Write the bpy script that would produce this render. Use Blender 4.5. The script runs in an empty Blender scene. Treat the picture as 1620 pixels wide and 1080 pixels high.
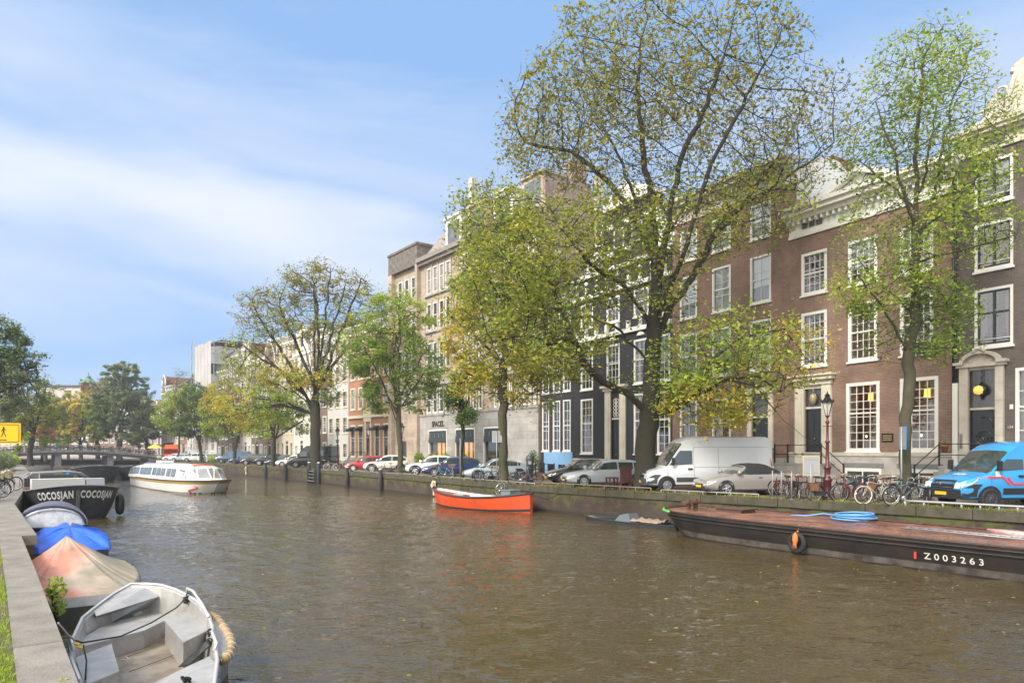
import bpy, bmesh, math, random
import numpy as np
from mathutils import Vector, Matrix, kdtree
R = math.radians
sc = bpy.context.scene
col = sc.collection
F = 1080.0; CH = 2.0; HY = 713.0; WATER = -1.35

# ------------------------------------------------------------ measuring helpers (photo pixel + known height/depth -> metres)
def gp(px, py, z=0.0):
    d = F*(CH-z)/(py-HY); return Vector(((px-810)/F*d, d, z))
def dp(px, d, z=0.0):
    return Vector(((px-810)/F*d, d, z))
def zz(py, d): return CH-(py-HY)/F*d

# ------------------------------------------------------------ materials
_m = {}
def mat(name, color=(.5,.5,.5), rough=.6, metal=0.0, spec=.5, noise=0.0, nscale=8.0, bump=0.0, bscale=30.0, emit=None, estr=0, alpha=None, coat=0.0, color2=None):
    if name in _m: return _m[name]
    m = bpy.data.materials.new(name); m.use_nodes = True
    nt = m.node_tree; b = nt.nodes['Principled BSDF']
    b.inputs['Base Color'].default_value = (*color, 1)
    b.inputs['Roughness'].default_value = rough
    b.inputs['Metallic'].default_value = metal
    b.inputs['Specular IOR Level'].default_value = spec
    if coat: b.inputs['Coat Weight'].default_value = coat; b.inputs['Coat Roughness'].default_value = .05
    if emit: b.inputs['Emission Color'].default_value = (*emit, 1); b.inputs['Emission Strength'].default_value = estr
    if noise or color2:
        tc = nt.nodes.new('ShaderNodeTexCoord'); n = nt.nodes.new('ShaderNodeTexNoise')
        n.inputs['Scale'].default_value = nscale; n.inputs['Detail'].default_value = 6; n.inputs['Roughness'].default_value = .65
        nt.links.new(tc.outputs['Object'], n.inputs['Vector'])
        cr = nt.nodes.new('ShaderNodeValToRGB')
        cr.color_ramp.elements[0].position = .33; cr.color_ramp.elements[1].position = .67
        c2 = color2 if color2 else tuple(min(1, c*(1+noise)) for c in color)
        c1 = color if color2 else tuple(c*(1-noise) for c in color)
        cr.color_ramp.elements[0].color = (*c1, 1); cr.color_ramp.elements[1].color = (*c2, 1)
        nt.links.new(n.outputs['Fac'], cr.inputs['Fac']); nt.links.new(cr.outputs['Color'], b.inputs['Base Color'])
    if bump:
        tc = nt.nodes.new('ShaderNodeTexCoord'); n = nt.nodes.new('ShaderNodeTexNoise'); n.inputs['Scale'].default_value = bscale
        n.inputs['Detail'].default_value = 5
        bp = nt.nodes.new('ShaderNodeBump'); bp.inputs['Strength'].default_value = bump; bp.inputs['Distance'].default_value = .02
        nt.links.new(tc.outputs['Object'], n.inputs['Vector']); nt.links.new(n.outputs['Fac'], bp.inputs['Height'])
        nt.links.new(bp.outputs['Normal'], b.inputs['Normal'])
    _m[name] = m
    return m

def brick_mat(name, c1, c2, mortar, scale=1.0, bw=.22, bh=.07, msize=.012, stain=.35, moss=False):
    if name in _m: return _m[name]
    m = bpy.data.materials.new(name); m.use_nodes = True
    nt = m.node_tree; L = nt.links.new; N = nt.nodes.new; b = nt.nodes['Principled BSDF']
    b.inputs['Roughness'].default_value = .85
    tc = N('ShaderNodeTexCoord'); sp = N('ShaderNodeSeparateXYZ'); L(tc.outputs['Object'], sp.inputs[0])
    ad = N('ShaderNodeMath'); ad.operation = 'ADD'; L(sp.outputs['X'], ad.inputs[0]); L(sp.outputs['Y'], ad.inputs[1])
    cb = N('ShaderNodeCombineXYZ'); L(ad.outputs[0], cb.inputs['X']); L(sp.outputs['Z'], cb.inputs['Y'])
    br = N('ShaderNodeTexBrick'); L(cb.outputs[0], br.inputs['Vector'])
    br.inputs['Color1'].default_value = (*c1, 1); br.inputs['Color2'].default_value = (*c2, 1); br.inputs['Mortar'].default_value = (*mortar, 1)
    br.inputs['Scale'].default_value = scale; br.inputs['Mortar Size'].default_value = msize
    br.inputs['Brick Width'].default_value = bw; br.inputs['Row Height'].default_value = bh; br.inputs['Bias'].default_value = -.1
    n = N('ShaderNodeTexNoise'); n.inputs['Scale'].default_value = .55; n.inputs['Detail'].default_value = 8; n.inputs['Roughness'].default_value = .7
    L(tc.outputs['Object'], n.inputs['Vector'])
    mr = N('ShaderNodeMapRange'); mr.inputs[1].default_value = .3; mr.inputs[2].default_value = .7; mr.inputs[3].default_value = 1-stain; mr.inputs[4].default_value = 1+stain*.5
    L(n.outputs['Fac'], mr.inputs[0])
    mx = N('ShaderNodeMix'); mx.data_type = 'RGBA'; mx.blend_type = 'MULTIPLY'; mx.inputs[0].default_value = 1
    L(br.outputs['Color'], mx.inputs[6]); L(mr.outputs[0], mx.inputs[7])
    out = mx.outputs[2]
    if moss:
        n2 = N('ShaderNodeTexNoise'); n2.inputs['Scale'].default_value = 1.1; n2.inputs['Detail'].default_value = 9; n2.inputs['Roughness'].default_value = .75
        L(tc.outputs['Object'], n2.inputs['Vector'])
        zr = N('ShaderNodeMapRange'); zr.inputs[1].default_value = -1.3; zr.inputs[2].default_value = -.1; zr.inputs[3].default_value = -.10; zr.inputs[4].default_value = .12
        L(sp.outputs['Z'], zr.inputs[0])
        a2 = N('ShaderNodeMath'); a2.operation = 'ADD'; L(n2.outputs['Fac'], a2.inputs[0]); L(zr.outputs[0], a2.inputs[1])
        cr = N('ShaderNodeValToRGB'); cr.color_ramp.elements[0].position = .5; cr.color_ramp.elements[1].position = .62
        L(a2.outputs[0], cr.inputs['Fac'])
        m2 = N('ShaderNodeMix'); m2.data_type = 'RGBA'; L(cr.outputs['Color'], m2.inputs[0]); L(out, m2.inputs[6]); m2.inputs[7].default_value = (.085,.095,.022,1)
        out = m2.outputs[2]
    L(out, b.inputs['Base Color'])
    bp = N('ShaderNodeBump'); bp.inputs['Strength'].default_value = .35; bp.inputs['Distance'].default_value = .012
    L(br.outputs['Fac'], bp.inputs['Height']); bp.invert = True; L(bp.outputs['Normal'], b.inputs['Normal'])
    _m[name] = m
    return m

def glass_mat(name, tint=(.9,.95,1), refl=.45, warm=0):
    """see-through window pane: fresnel mirror over transparent"""
    if name in _m: return _m[name]
    m = bpy.data.materials.new(name); m.use_nodes = True
    nt = m.node_tree; L = nt.links.new; N = nt.nodes.new
    nt.nodes.remove(nt.nodes['Principled BSDF'])
    g = N('ShaderNodeBsdfGlossy'); g.inputs['Roughness'].default_value = .03; g.inputs['Color'].default_value = (.9,.93,.97,1)
    t = N('ShaderNodeBsdfTransparent'); t.inputs['Color'].default_value = (*tint, 1)
    fr = N('ShaderNodeFresnel'); fr.inputs['IOR'].default_value = 1.5
    mr = N('ShaderNodeMapRange'); mr.inputs[1].default_value = 0; mr.inputs[2].default_value = 1; mr.inputs[3].default_value = refl; mr.inputs[4].default_value = 1
    L(fr.outputs[0], mr.inputs[0])
    n = N('ShaderNodeTexNoise'); n.inputs['Scale'].default_value = 1.3; tc = N('ShaderNodeTexCoord'); L(tc.outputs['Object'], n.inputs['Vector'])
    bp = N('ShaderNodeBump'); bp.inputs['Strength'].default_value = .25; bp.inputs['Distance'].default_value = .02
    L(n.outputs['Fac'], bp.inputs['Height']); L(bp.outputs['Normal'], g.inputs['Normal'])
    mx = N('ShaderNodeMixShader'); L(mr.outputs[0], mx.inputs[0]); L(t.outputs[0], mx.inputs[1]); L(g.outputs[0], mx.inputs[2])
    L(mx.outputs[0], nt.nodes['Material Output'].inputs['Surface'])
    _m[name] = m
    return m

# ------------------------------------------------------------ mesh builder
class MB:
    def __init__(s): s.v = []; s.f = []; s.mi = []; s.sm = []; s.m = 0; s.smooth = False
    def add(s, vs, fs, smooth=None):
        o = len(s.v); s.v += [tuple(p) for p in vs]
        for f in fs:
            s.f.append(tuple(i+o for i in f)); s.mi.append(s.m); s.sm.append(s.smooth if smooth is None else smooth)
        return s
    def box(s, x0, x1, y0, y1, z0, z1, M=None):
        vs = [(x,y,z) for z in (z0,z1) for y in (y0,y1) for x in (x0,x1)]
        if M is not None: vs = [M @ Vector(p) for p in vs]
        return s.add(vs, [(0,2,3,1),(4,5,7,6),(0,1,5,4),(2,6,7,3),(0,4,6,2),(1,3,7,5)], False)
    def quad(s, a, b, c, d): return s.add([a,b,c,d], [(0,1,2,3)], False)
    def poly(s, pts): return s.add(pts, [tuple(range(len(pts)))], False)
    def prism(s, pts, vec, M=None):
        """closed polygon (list of 3-D points) swept along vec"""
        n = len(pts); vec = Vector(vec); a = [Vector(p) for p in pts]; b = [p+vec for p in a]
        vs = a+b
        if M is not None: vs = [M @ p for p in vs]
        fs = [tuple(range(n-1,-1,-1)), tuple(range(n,2*n))]+[(i,(i+1)%n,n+(i+1)%n,n+i) for i in range(n)]
        return s.add(vs, fs, False)
    def rings(s, rings, closed=True, cap=True, smooth=True):
        n = len(rings[0]); vs = [p for r in rings for p in r]; fs = []
        for i in range(len(rings)-1):
            for j in range(n if closed else n-1):
                k = (j+1) % n
                fs.append((i*n+j, i*n+k, (i+1)*n+k, (i+1)*n+j))
        if cap:
            fs.append(tuple(range(n-1,-1,-1))); fs.append(tuple((len(rings)-1)*n+j for j in range(n)))
        return s.add(vs, fs, smooth)
    def tube(s, pts, r, n=6, smooth=True, cap=True):
        pts = [Vector(p) for p in pts]; rr = r if isinstance(r, (list,tuple)) else [r]*len(pts)
        up = Vector((0,0,1)); rings = []
        prev = None
        for i, p in enumerate(pts):
            t = (pts[min(i+1,len(pts)-1)]-pts[max(i-1,0)])
            if t.length < 1e-9: t = Vector((0,0,1))
            t.normalize()
            if prev is None:
                a = t.cross(up)
                if a.length < .05: a = t.cross(Vector((1,0,0)))
            else:
                a = prev-t*prev.dot(t)
                if a.length < 1e-4: a = t.orthogonal()
            a.normalize(); b = t.cross(a); prev = a
            rings.append([p+(a*math.cos(2*math.pi*j/n)+b*math.sin(2*math.pi*j/n))*rr[i] for j in range(n)])
        return s.rings(rings, True, cap, smooth)
    def lathe(s, prof, c=(0,0,0), n=12, M=None, smooth=True):
        """prof: list of (radius, z)"""
        rings = []
        for (r, z) in prof:
            ring = [Vector((c[0]+r*math.cos(2*math.pi*j/n), c[1]+r*math.sin(2*math.pi*j/n), c[2]+z)) for j in range(n)]
            if M is not None: ring = [M @ p for p in ring]
            rings.append(ring)
        return s.rings(rings, True, True, smooth)
    def torus(s, c, ax, R_, r, n=24, k=6, a0=0, a1=2*math.pi):
        """ring of radius R_ round axis ax"""
        ax = Vector(ax).normalized(); u = ax.orthogonal().normalized(); w = ax.cross(u); c = Vector(c)
        full = abs(a1-a0-2*math.pi) < 1e-6
        rings = []
        for i in range(n+(0 if full else 1)):
            a = a0+(a1-a0)*i/n; d = u*math.cos(a)+w*math.sin(a)
            rings.append([c+d*(R_+r*math.cos(2*math.pi*j/k))+ax*(r*math.sin(2*math.pi*j/k)) for j in range(k)])
        if full: rings.append(rings[0])
        return s.rings(rings, True, not full, True)
    def build(s, name, m, parent=None, auto=None):
        me = bpy.data.meshes.new(name); me.from_pydata(s.v, [], s.f)
        for x in (m if isinstance(m, (list,tuple)) else [m]): me.materials.append(x)
        me.polygons.foreach_set('material_index', s.mi); me.polygons.foreach_set('use_smooth', s.sm)
        me.update()
        o = bpy.data.objects.new(name, me); col.objects.link(o)
        if parent: o.parent = parent
        if auto:
            try: me.set_sharp_from_angle(angle=R(auto))
            except Exception: pass
        return o

def tag(o, label=None, cat=None, group=None, kind=None):
    if label: o['label'] = label
    if cat: o['category'] = cat
    if group: o['group'] = group
    if kind: o['kind'] = kind
    return o
def thing(name, label, cat, loc=(0,0,0), rz=0.0, group=None):
    o = bpy.data.objects.new(name, None); col.objects.link(o); o.empty_display_size = .3
    o.location = loc; o.rotation_euler = (0,0,rz)
    return tag(o, label, cat, group)
def kids(o): return [c for c in list(col.objects) if c.parent == o]
_kid = {}
def copy_tree(o, loc, rz=0.0, label=None, group=None, scale=None, rx=0.0, cat=None):
    if o.name not in _kid: _kid[o.name] = [(c, kids(c)) for c in kids(o)]
    r = o.copy(); col.objects.link(r); r.location = loc; r.rotation_euler = (rx,0,rz)
    if label: r['label'] = label
    if group: r['group'] = group
    if scale: r.scale = scale if isinstance(scale, (tuple,list)) else (scale,)*3
    for c, gs in _kid[o.name]:
        d = c.copy(); col.objects.link(d); d.parent = r
        for g in gs:
            e = g.copy(); col.objects.link(e); e.parent = d
    return r

def text_pts(s, size, extrude=.004, align='LEFT', shear=0, bold=0.0):
    """text as raw mesh data (verts, faces) in its own xy plane"""
    cu = bpy.data.curves.new('lettering', 'FONT'); cu.body = s; cu.size = size; cu.extrude = extrude; cu.align_x = align; cu.shear = shear
    cu.offset = bold; cu.resolution_u = 3; cu.space_character = 1.0+bold*9
    o = bpy.data.objects.new('lettering', cu); col.objects.link(o)
    dg = bpy.context.evaluated_depsgraph_get(); me = o.evaluated_get(dg).to_mesh()
    vs = [tuple(v.co) for v in me.vertices]; fs = [tuple(p.vertices) for p in me.polygons]
    o.evaluated_get(dg).to_mesh_clear(); bpy.data.objects.remove(o); bpy.data.curves.remove(cu)
    return vs, fs
def add_text(mb, s, size, M, extrude=.004, align='LEFT', fn=None, bold=0.0):
    vs, fs = text_pts(s, size, extrude, align, bold=bold)
    vs = [fn(*v) for v in vs] if fn else [M @ Vector(v) for v in vs]
    mb.add(vs, fs, False)

# ------------------------------------------------------------ camera, light, sky
cam_d = bpy.data.cameras.new('camera'); cam = bpy.data.objects.new('camera', cam_d); col.objects.link(cam)
cam.location = (0,0,CH); cam.rotation_euler = (R(90),0,0)
cam_d.sensor_width = 36; cam_d.lens = 24; cam_d.shift_y = (HY-540)/1620; cam_d.clip_end = 3000; cam_d.clip_start = .1
sc.camera = cam
sc.view_settings.view_transform = 'Standard'; sc.view_settings.look = 'None'; sc.view_settings.gamma = 1
sc.view_settings.exposure = EXPOSURE = 0.84
SUN_AZ = R(218); SUN_EL = R(42)      # compass-like: from behind-left of the camera
sd = bpy.data.lights.new('sun', 'SUN'); so = bpy.data.objects.new('sun', sd); col.objects.link(so)
sd.energy = 2.6; sd.angle = R(18); sd.color = (1,.94,.84)
sv = Vector((math.sin(SUN_AZ)*math.cos(SUN_EL), math.cos(SUN_AZ)*math.cos(SUN_EL), math.sin(SUN_EL)))
so.rotation_euler = sv.to_track_quat('Z', 'Y').to_euler(); so.location = (-30,-30,60)
w = bpy.data.worlds.new('World'); sc.world = w; w.use_nodes = True
nt = w.node_tree; L = nt.links.new; N = nt.nodes.new
bg = nt.nodes['Background']
sky = N('ShaderNodeTexSky'); sky.sky_type = 'NISHITA'; sky.sun_disc = False; sky.sun_elevation = SUN_EL; sky.sun_rotation = SUN_AZ
sky.air_density = 1.0; sky.dust_density = .6; sky.ozone_density = 1.5
tc = N('ShaderNodeTexCoord')
# wispy cirrus: noise stretched along a slanted direction of the sky
CLX, CLZ = 3.1, 1.7
mp = N('ShaderNodeMapping'); mp.inputs['Rotation'].default_value = (0,R(-24),R(0)); mp.inputs['Scale'].default_value = (1.15,1.3,4.6); mp.inputs['Location'].default_value = (CLX, 0, CLZ)
L(tc.outputs['Generated'], mp.inputs['Vector'])
n1 = N('ShaderNodeTexNoise'); n1.inputs['Scale'].default_value = 1.1; n1.inputs['Detail'].default_value = 9; n1.inputs['Roughness'].default_value = .55; n1.inputs['Distortion'].default_value = .5
L(mp.outputs[0], n1.inputs['Vector'])
cr = N('ShaderNodeValToRGB'); cr.color_ramp.elements[0].position = .38; cr.color_ramp.elements[1].position = .70
cr.color_ramp.elements[0].color = (.0,.0,.0,1); cr.color_ramp.elements[1].color = (.55,.55,.55,1)
L(n1.outputs['Fac'], cr.inputs['Fac'])
def cloud_band(pa, pb, width, amt):
    # long streak of cirrus along the great circle through two sky directions
    a = Vector((pa[0]-810, F, HY-pa[1])).normalized(); b = Vector((pb[0]-810, F, HY-pb[1])).normalized(); n = a.cross(b).normalized()
    d = N('ShaderNodeVectorMath'); d.operation = 'DOT_PRODUCT'; L(tc.outputs['Generated'], d.inputs[0]); d.inputs[1].default_value = n
    w_ = N('ShaderNodeTexNoise'); w_.inputs['Scale'].default_value = 2.3; w_.inputs['Detail'].default_value = 5; L(mp.outputs[0], w_.inputs['Vector'])
    o = N('ShaderNodeMath'); o.operation = 'MULTIPLY_ADD'; L(w_.outputs['Fac'], o.inputs[0]); o.inputs[1].default_value = width*1.7; o.inputs[2].default_value = -width*.85
    s_ = N('ShaderNodeMath'); s_.operation = 'ADD'; L(d.outputs['Value'], s_.inputs[0]); L(o.outputs[0], s_.inputs[1])
    ab = N('ShaderNodeMath'); ab.operation = 'ABSOLUTE'; L(s_.outputs[0], ab.inputs[0])
    m = N('ShaderNodeMapRange'); m.interpolation_type = 'SMOOTHSTEP'; m.inputs[1].default_value = 0; m.inputs[2].default_value = width; m.inputs[3].default_value = amt; m.inputs[4].default_value = 0
    L(ab.outputs[0], m.inputs[0])
    q = N('ShaderNodeMath'); q.operation = 'MULTIPLY'; L(m.outputs[0], q.inputs[0])
    r = N('ShaderNodeMapRange'); r.inputs[1].default_value = .3; r.inputs[2].default_value = .6; r.inputs[3].default_value = .45; r.inputs[4].default_value = 1; L(n1.outputs['Fac'], r.inputs[0]); L(r.outputs[0], q.inputs[1])
    return q.outputs[0]
b1 = cloud_band((0,250),(560,395),.125,.95); b2 = cloud_band((0,388),(380,485),.028,.40)
def mx_(a, b):
    m = N('ShaderNodeMath'); m.operation = 'MAXIMUM'; L(a, m.inputs[0]); L(b, m.inputs[1]); return m.outputs[0]
cfac = mx_(mx_(cr.outputs['Color'], b1), b2)
mx = N('ShaderNodeMix'); mx.data_type = 'RGBA'
sk2 = N('ShaderNodeMix'); sk2.data_type = 'RGBA'; sk2.inputs[0].default_value = .82     # thin veil over the whole sky
L(sky.outputs[0], sk2.inputs[6]); sk2.inputs[7].default_value = (1.95,3.3,5.6,1)
L(cfac, mx.inputs[0]); L(sk2.outputs[2], mx.inputs[6]); mx.inputs[7].default_value = (5.0,5.3,6.0,1)
gl = N('ShaderNodeVectorMath'); gl.operation = 'DOT_PRODUCT'; L(tc.outputs['Generated'], gl.inputs[0]); gl.inputs[1].default_value = sv      # broad glow added round the sun, behind the camera, as soft fill light
gm = N('ShaderNodeMapRange'); gm.interpolation_type = 'SMOOTHSTEP'; gm.inputs[1].default_value = .05; gm.inputs[2].default_value = .95; gm.inputs[3].default_value = 0; gm.inputs[4].default_value = .95
L(gl.outputs['Value'], gm.inputs[0])
mg = N('ShaderNodeMix'); mg.data_type = 'RGBA'; L(gm.outputs[0], mg.inputs[0]); L(mx.outputs[2], mg.inputs[6]); mg.inputs[7].default_value = (13.5,12.8,11.8,1)
L(mg.outputs[2], bg.inputs['Color']); bg.inputs['Strength'].default_value = .1
# ============================================================ quays, streets, water, bridge
random.seed(3)
QR = [Vector(p) for p in ((31.5,3),(16.6,21.6),(11.0,28.2),(6.0,33.2),(1.07,38.8),(-8.6,54.5),(-27,80.6),(-46.6,108),(-71.5,136.7))]      # far-side quay edge, near to far
QL = [Vector(p) for p in ((3.4,-3.4),(.78,0),(-3.75,5.9),(-7.57,10.9),(-11.5,16.0))]
QL2 = [Vector(p) for p in ((-11.2,16.1),(-18.5,25.4),(-25,35),(-46,65),(-68,95),(-92,119.5))]
def qp(px, off=0.0, line=QR):
    """point of the quay line seen at photo column px, moved inland by off"""
    r = (px-810)/F
    for a, b in zip(line[:-1], line[1:]):
        d = (b-a); n = Vector((-d.y, d.x)).normalized()
        if n.dot(Vector((1,0))) < 0: n = -n
        if line is not QR: n = -n
        A = a+n*off; den = d.x-r*d.y
        if abs(den) < 1e-9: continue
        t = (r*A.y-A.x)/den
        if -0.02 <= t <= 1.02 and (A.y+t*d.y) > 0: return Vector((A.x+t*d.x, A.y+t*d.y, 0))
    a, b = line[-2], line[-1]
    return Vector((b.x, b.y, 0))

M_cobble = brick_mat('street paving brick', (.20,.13,.10), (.15,.11,.09), (.09,.075,.06), bw=.2, bh=.1, stain=.5)
# paving lies in the xy plane: its brick pattern must use x,y
def paving(name, c1, c2, mo, bw, bh):
    m = brick_mat(name, c1, c2, mo, bw=bw, bh=bh, stain=.5)
    nt = m.node_tree
    for l in list(nt.links):
        if l.to_node.type == 'COMBXYZ': nt.links.remove(l)
    sp = [n for n in nt.nodes if n.type == 'SEPXYZ'][0]; cb = [n for n in nt.nodes if n.type == 'COMBXYZ'][0]
    nt.links.new(sp.outputs['X'], cb.inputs['X']); nt.links.new(sp.outputs['Y'], cb.inputs['Y'])
    return m
M_cobble = paving('clinker paving', (.20,.125,.095), (.14,.10,.085), (.10,.085,.07), .2, .1)
M_pavement = paving('footpath tiles', (.25,.24,.22), (.20,.19,.18), (.12,.115,.10), .3, .3)
M_quaybrick = brick_mat('old quay brick with moss', (.085,.048,.034), (.055,.042,.034), (.06,.052,.04), bw=.24, bh=.08, stain=.6, moss=True)
M_coping = mat('mossy coping stone', (.095,.080,.058), .9, color2=(.040,.045,.020), nscale=2.2, bump=.5, bscale=14)
M_stone_slab = mat('grey quay slab', (.26,.24,.21), .9, color2=(.155,.14,.12), nscale=1.9, bump=.6, bscale=35)
M_joint = mat('slab joint', (.09,.085,.07), .95)
M_soil = mat('earth', (.12,.09,.06), 1, color2=(.07,.075,.03), nscale=5, bump=.4)

def off_line(line, off, sign=1):
    out = []
    for i, p in enumerate(line):
        a = line[max(i-1,0)]; b = line[min(i+1,len(line)-1)]; d = (b-a).normalized(); n = Vector((-d.y,d.x))
        if n.x < 0: n = -n
        out.append(p+n*off*sign)
    return out
def sheet(name, pts, z, m):
    mb = MB(); mb.poly([(p[0],p[1],z) for p in pts]); o = mb.build(name, m); tag(o, kind='structure'); return o
def strip(mb, la, lb, z):
    for i in range(len(la)-1):
        q = [(la[i].x,la[i].y,z),(la[i+1].x,la[i+1].y,z),(lb[i+1].x,lb[i+1].y,z),(lb[i].x,lb[i].y,z)]
        # face up
        a = Vector(q[1])-Vector(q[0]); b = Vector(q[2])-Vector(q[0])
        if a.cross(b).z < 0: q.reverse()
        mb.quad(*q)

# one large ground under everything (canal bed), then the bank grounds
bed = MB(); bed.quad((-1500,-300,-3.2),(1500,-300,-3.2),(1500,2500,-3.2),(-1500,2500,-3.2)); tag(bed.build('canal_bed', M_soil), kind='structure')
far = [Vector((-84,150)),Vector((-115,166)),Vector((-170,176)),Vector((-420,190))]
right_pts = [(p.x,p.y) for p in off_line(QR,.12)]+[(p.x,p.y) for p in far]+[(-1500,400),(-1500,2400),(1500,2400),(1500,-280),(180,-280)]
sheet('street', right_pts, -0.004, M_cobble)
left_pts = [(p.x,p.y) for p in off_line(QL,.1,-1)]+[(p.x,p.y) for p in off_line(QL2,.1,-1)]+[(-106,134),(-150,148),(-420,160),(-1500,300),(-1500,-280),(150,-280)]
sheet('left_bank_ground', left_pts, -0.004, M_soil)
# pavement in front of the houses is built after the facade line is known

def wall_line(name, line, sign, z0, z1, thick, m, label, cat='quay wall'):
    mb = MB(); inner = off_line(line, thick, sign)
    for i in range(len(line)-1):
        a, b, c, d = line[i], line[i+1], inner[i+1], inner[i]
        mb.add([(a.x,a.y,z0),(b.x,b.y,z0),(b.x,b.y,z1),(a.x,a.y,z1)], [(0,1,2,3)], False)
        mb.add([(d.x,d.y,z0),(c.x,c.y,z0),(c.x,c.y,z1),(d.x,d.y,z1)], [(0,1,2,3)], False)
        mb.add([(a.x,a.y,z1),(b.x,b.y,z1),(c.x,c.y,z1),(d.x,d.y,z1)], [(0,1,2,3)], False)
    for i in (0, -1):
        a, d = line[i], inner[i]
        mb.quad((a.x,a.y,z0),(d.x,d.y,z0),(d.x,d.y,z1),(a.x,a.y,z1))
    return mb.build(name, m, label if not isinstance(label, str) else None)

def subdiv(line, step):
    out = [line[0]]
    for a, b in zip(line[:-1], line[1:]):
        n = max(1, int((b-a).length/step))
        for i in range(1, n+1): out.append(a+(b-a)*i/n)
    return out
qr_root = thing('quay_wall', 'long mossy brick quay wall with parked cars along the top', 'quay wall')
# coping as separate long slabs slightly uneven
mb = MB(); ln = subdiv(QR, 1.6); inn = off_line(ln, .48)
for i in range(len(ln)-1):
    a, b, c, d = ln[i], ln[i+1], inn[i+1], inn[i]; g = (b-a).normalized()*.012
    j = random.uniform(-.012,.012); dz = random.uniform(0,.015)
    n_ = (inn[i]-ln[i]).normalized()*(-.05+j)
    P = [(a+g+n_), (b-g+n_), (c-g), (d+g)]
    mb.prism([(p.x,p.y,-.30) for p in P], (0,0,.315+dz))
mb.build('coping', M_coping, qr_root)
wall_line('wall', off_line(QR,.03), 1, -3.1, -.29, .4, M_quaybrick, qr_root)
# wooden waling along the waterline
mb = MB()
for a, b in zip(QR[:-1], QR[1:]):
    d = (b-a).normalized(); n = Vector((-d.y,d.x)); n = n if n.x > 0 else -n
    P = [a-n*.03, b-n*.03, b+n*.06, a+n*.06]; mb.prism([(p.x,p.y,-1.42) for p in P], (0,0,.2))
mb.build('waling', mat('wet timber', (.035,.028,.02), .6), qr_root)

ql_root = thing('quay_wall', 'near quay wall of pale coping slabs in the bottom left corner', 'quay wall')
def slabs(line, width, hgt, step, root, zt):
    mb = MB(); ln = subdiv(line, step); inn = off_line(ln, width, -1)
    for i in range(len(ln)-1):
        a, b, c, d = ln[i], ln[i+1], inn[i+1], inn[i]; g = (b-a).normalized()*.011
        dz = random.uniform(-.004,.006)
        P = [(a+g), (b-g), (c-g), (d+g)]
        t = zt+dz
        mb.prism([(p.x,p.y,t-hgt) for p in P], (0,0,hgt-.012))
        cc = sum(P, Vector((0,0)))/4
        Q = [p+(cc-p)*.018 for p in P]
        vs = [(p.x,p.y,t-.012) for p in P]+[(p.x,p.y,t) for p in Q]
        mb.add(vs, [(0,1,5,4),(1,2,6,5),(2,3,7,6),(3,0,4,7),(4,5,6,7)], False)
    mb.build('coping', M_stone_slab, root)
slabs(QL, .42, .22, 1.35, ql_root, .02)
slabs(QL2, 1.0, .24, 1.9, ql_root, .03)
wall_line('wall', off_line(QL,.05,-1), -1, -3.1, -.2, .35, mat('damp old brick', (.10,.075,.045), .9, color2=(.05,.045,.028), nscale=3, bump=.6, bscale=20), ql_root)
wall_line('wall', off_line(QL2,.05,-1), -1, -3.1, -.21, .9, mat('damp old brick'), ql_root)
# clinker path beside the slabs on the near quay
mb = MB(); strip(mb, off_line(QL2,.9,-1), off_line(QL2,3.5,-1), .004); tag(mb.build('quayside_path', M_cobble), kind='structure')

# ---- water
def water_mat():
    m = bpy.data.materials.new('canal water'); m.use_nodes = True
    nt = m.node_tree; L = nt.links.new; N = nt.nodes.new; b = nt.nodes['Principled BSDF']
    b.inputs['Base Color'].default_value = (.060,.044,.018,1); b.inputs['Roughness'].default_value = .03; b.inputs['IOR'].default_value = 1.6
    b.inputs['Specular IOR Level'].default_value = .6
    tc = N('ShaderNodeTexCoord')
    def wave(sx, sy, rot, sc_, det, dist):
        mp = N('ShaderNodeMapping'); mp.inputs['Scale'].default_value = (sx,sy,1); mp.inputs['Rotation'].default_value = (0,0,R(rot))
        n = N('ShaderNodeTexNoise'); n.inputs['Scale'].default_value = sc_; n.inputs['Detail'].default_value = det; n.inputs['Distortion'].default_value = dist
        L(tc.outputs['Object'], mp.inputs[0]); L(mp.outputs[0], n.inputs['Vector']); return n.outputs['Fac']
    a = wave(1.0,1.9,12,1.9,3,.6); c = wave(1,1.6,-20,6.0,3,.3); e = wave(1,1,40,.22,2,0)
    mr = N('ShaderNodeMapRange'); mr.inputs[1].default_value = .35; mr.inputs[2].default_value = .65; mr.inputs[3].default_value = .45; mr.inputs[4].default_value = 1.25
    L(e, mr.inputs[0])
    m1 = N('ShaderNodeMath'); m1.operation = 'MULTIPLY'; L(c, m1.inputs[0]); m1.inputs[1].default_value = .42
    m2 = N('ShaderNodeMath'); m2.operation = 'ADD'; L(a, m2.inputs[0]); L(m1.outputs[0], m2.inputs[1])
    m3 = N('ShaderNodeMath'); m3.operation = 'MULTIPLY'; L(m2.outputs[0], m3.inputs[0]); L(mr.outputs[0], m3.inputs[1])
    bp = N('ShaderNodeBump'); bp.inputs['Strength'].default_value = 1.0; bp.inputs['Distance'].default_value = .09
    L(m3.outputs[0], bp.inputs['Height']); L(bp.outputs['Normal'], b.inputs['Normal'])
    return m
X0,X1,Y0,Y1,ST = -24.0,20.0,5.0,52.0,.105
nx_, ny_ = int((X1-X0)/ST)+1, int((Y1-Y0)/ST)+1
gx, gy = np.meshgrid(np.linspace(X0,X1,nx_), np.linspace(Y0,Y1,ny_), indexing='ij')
rs = np.random.RandomState(6); hz_ = np.zeros_like(gx)
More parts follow.
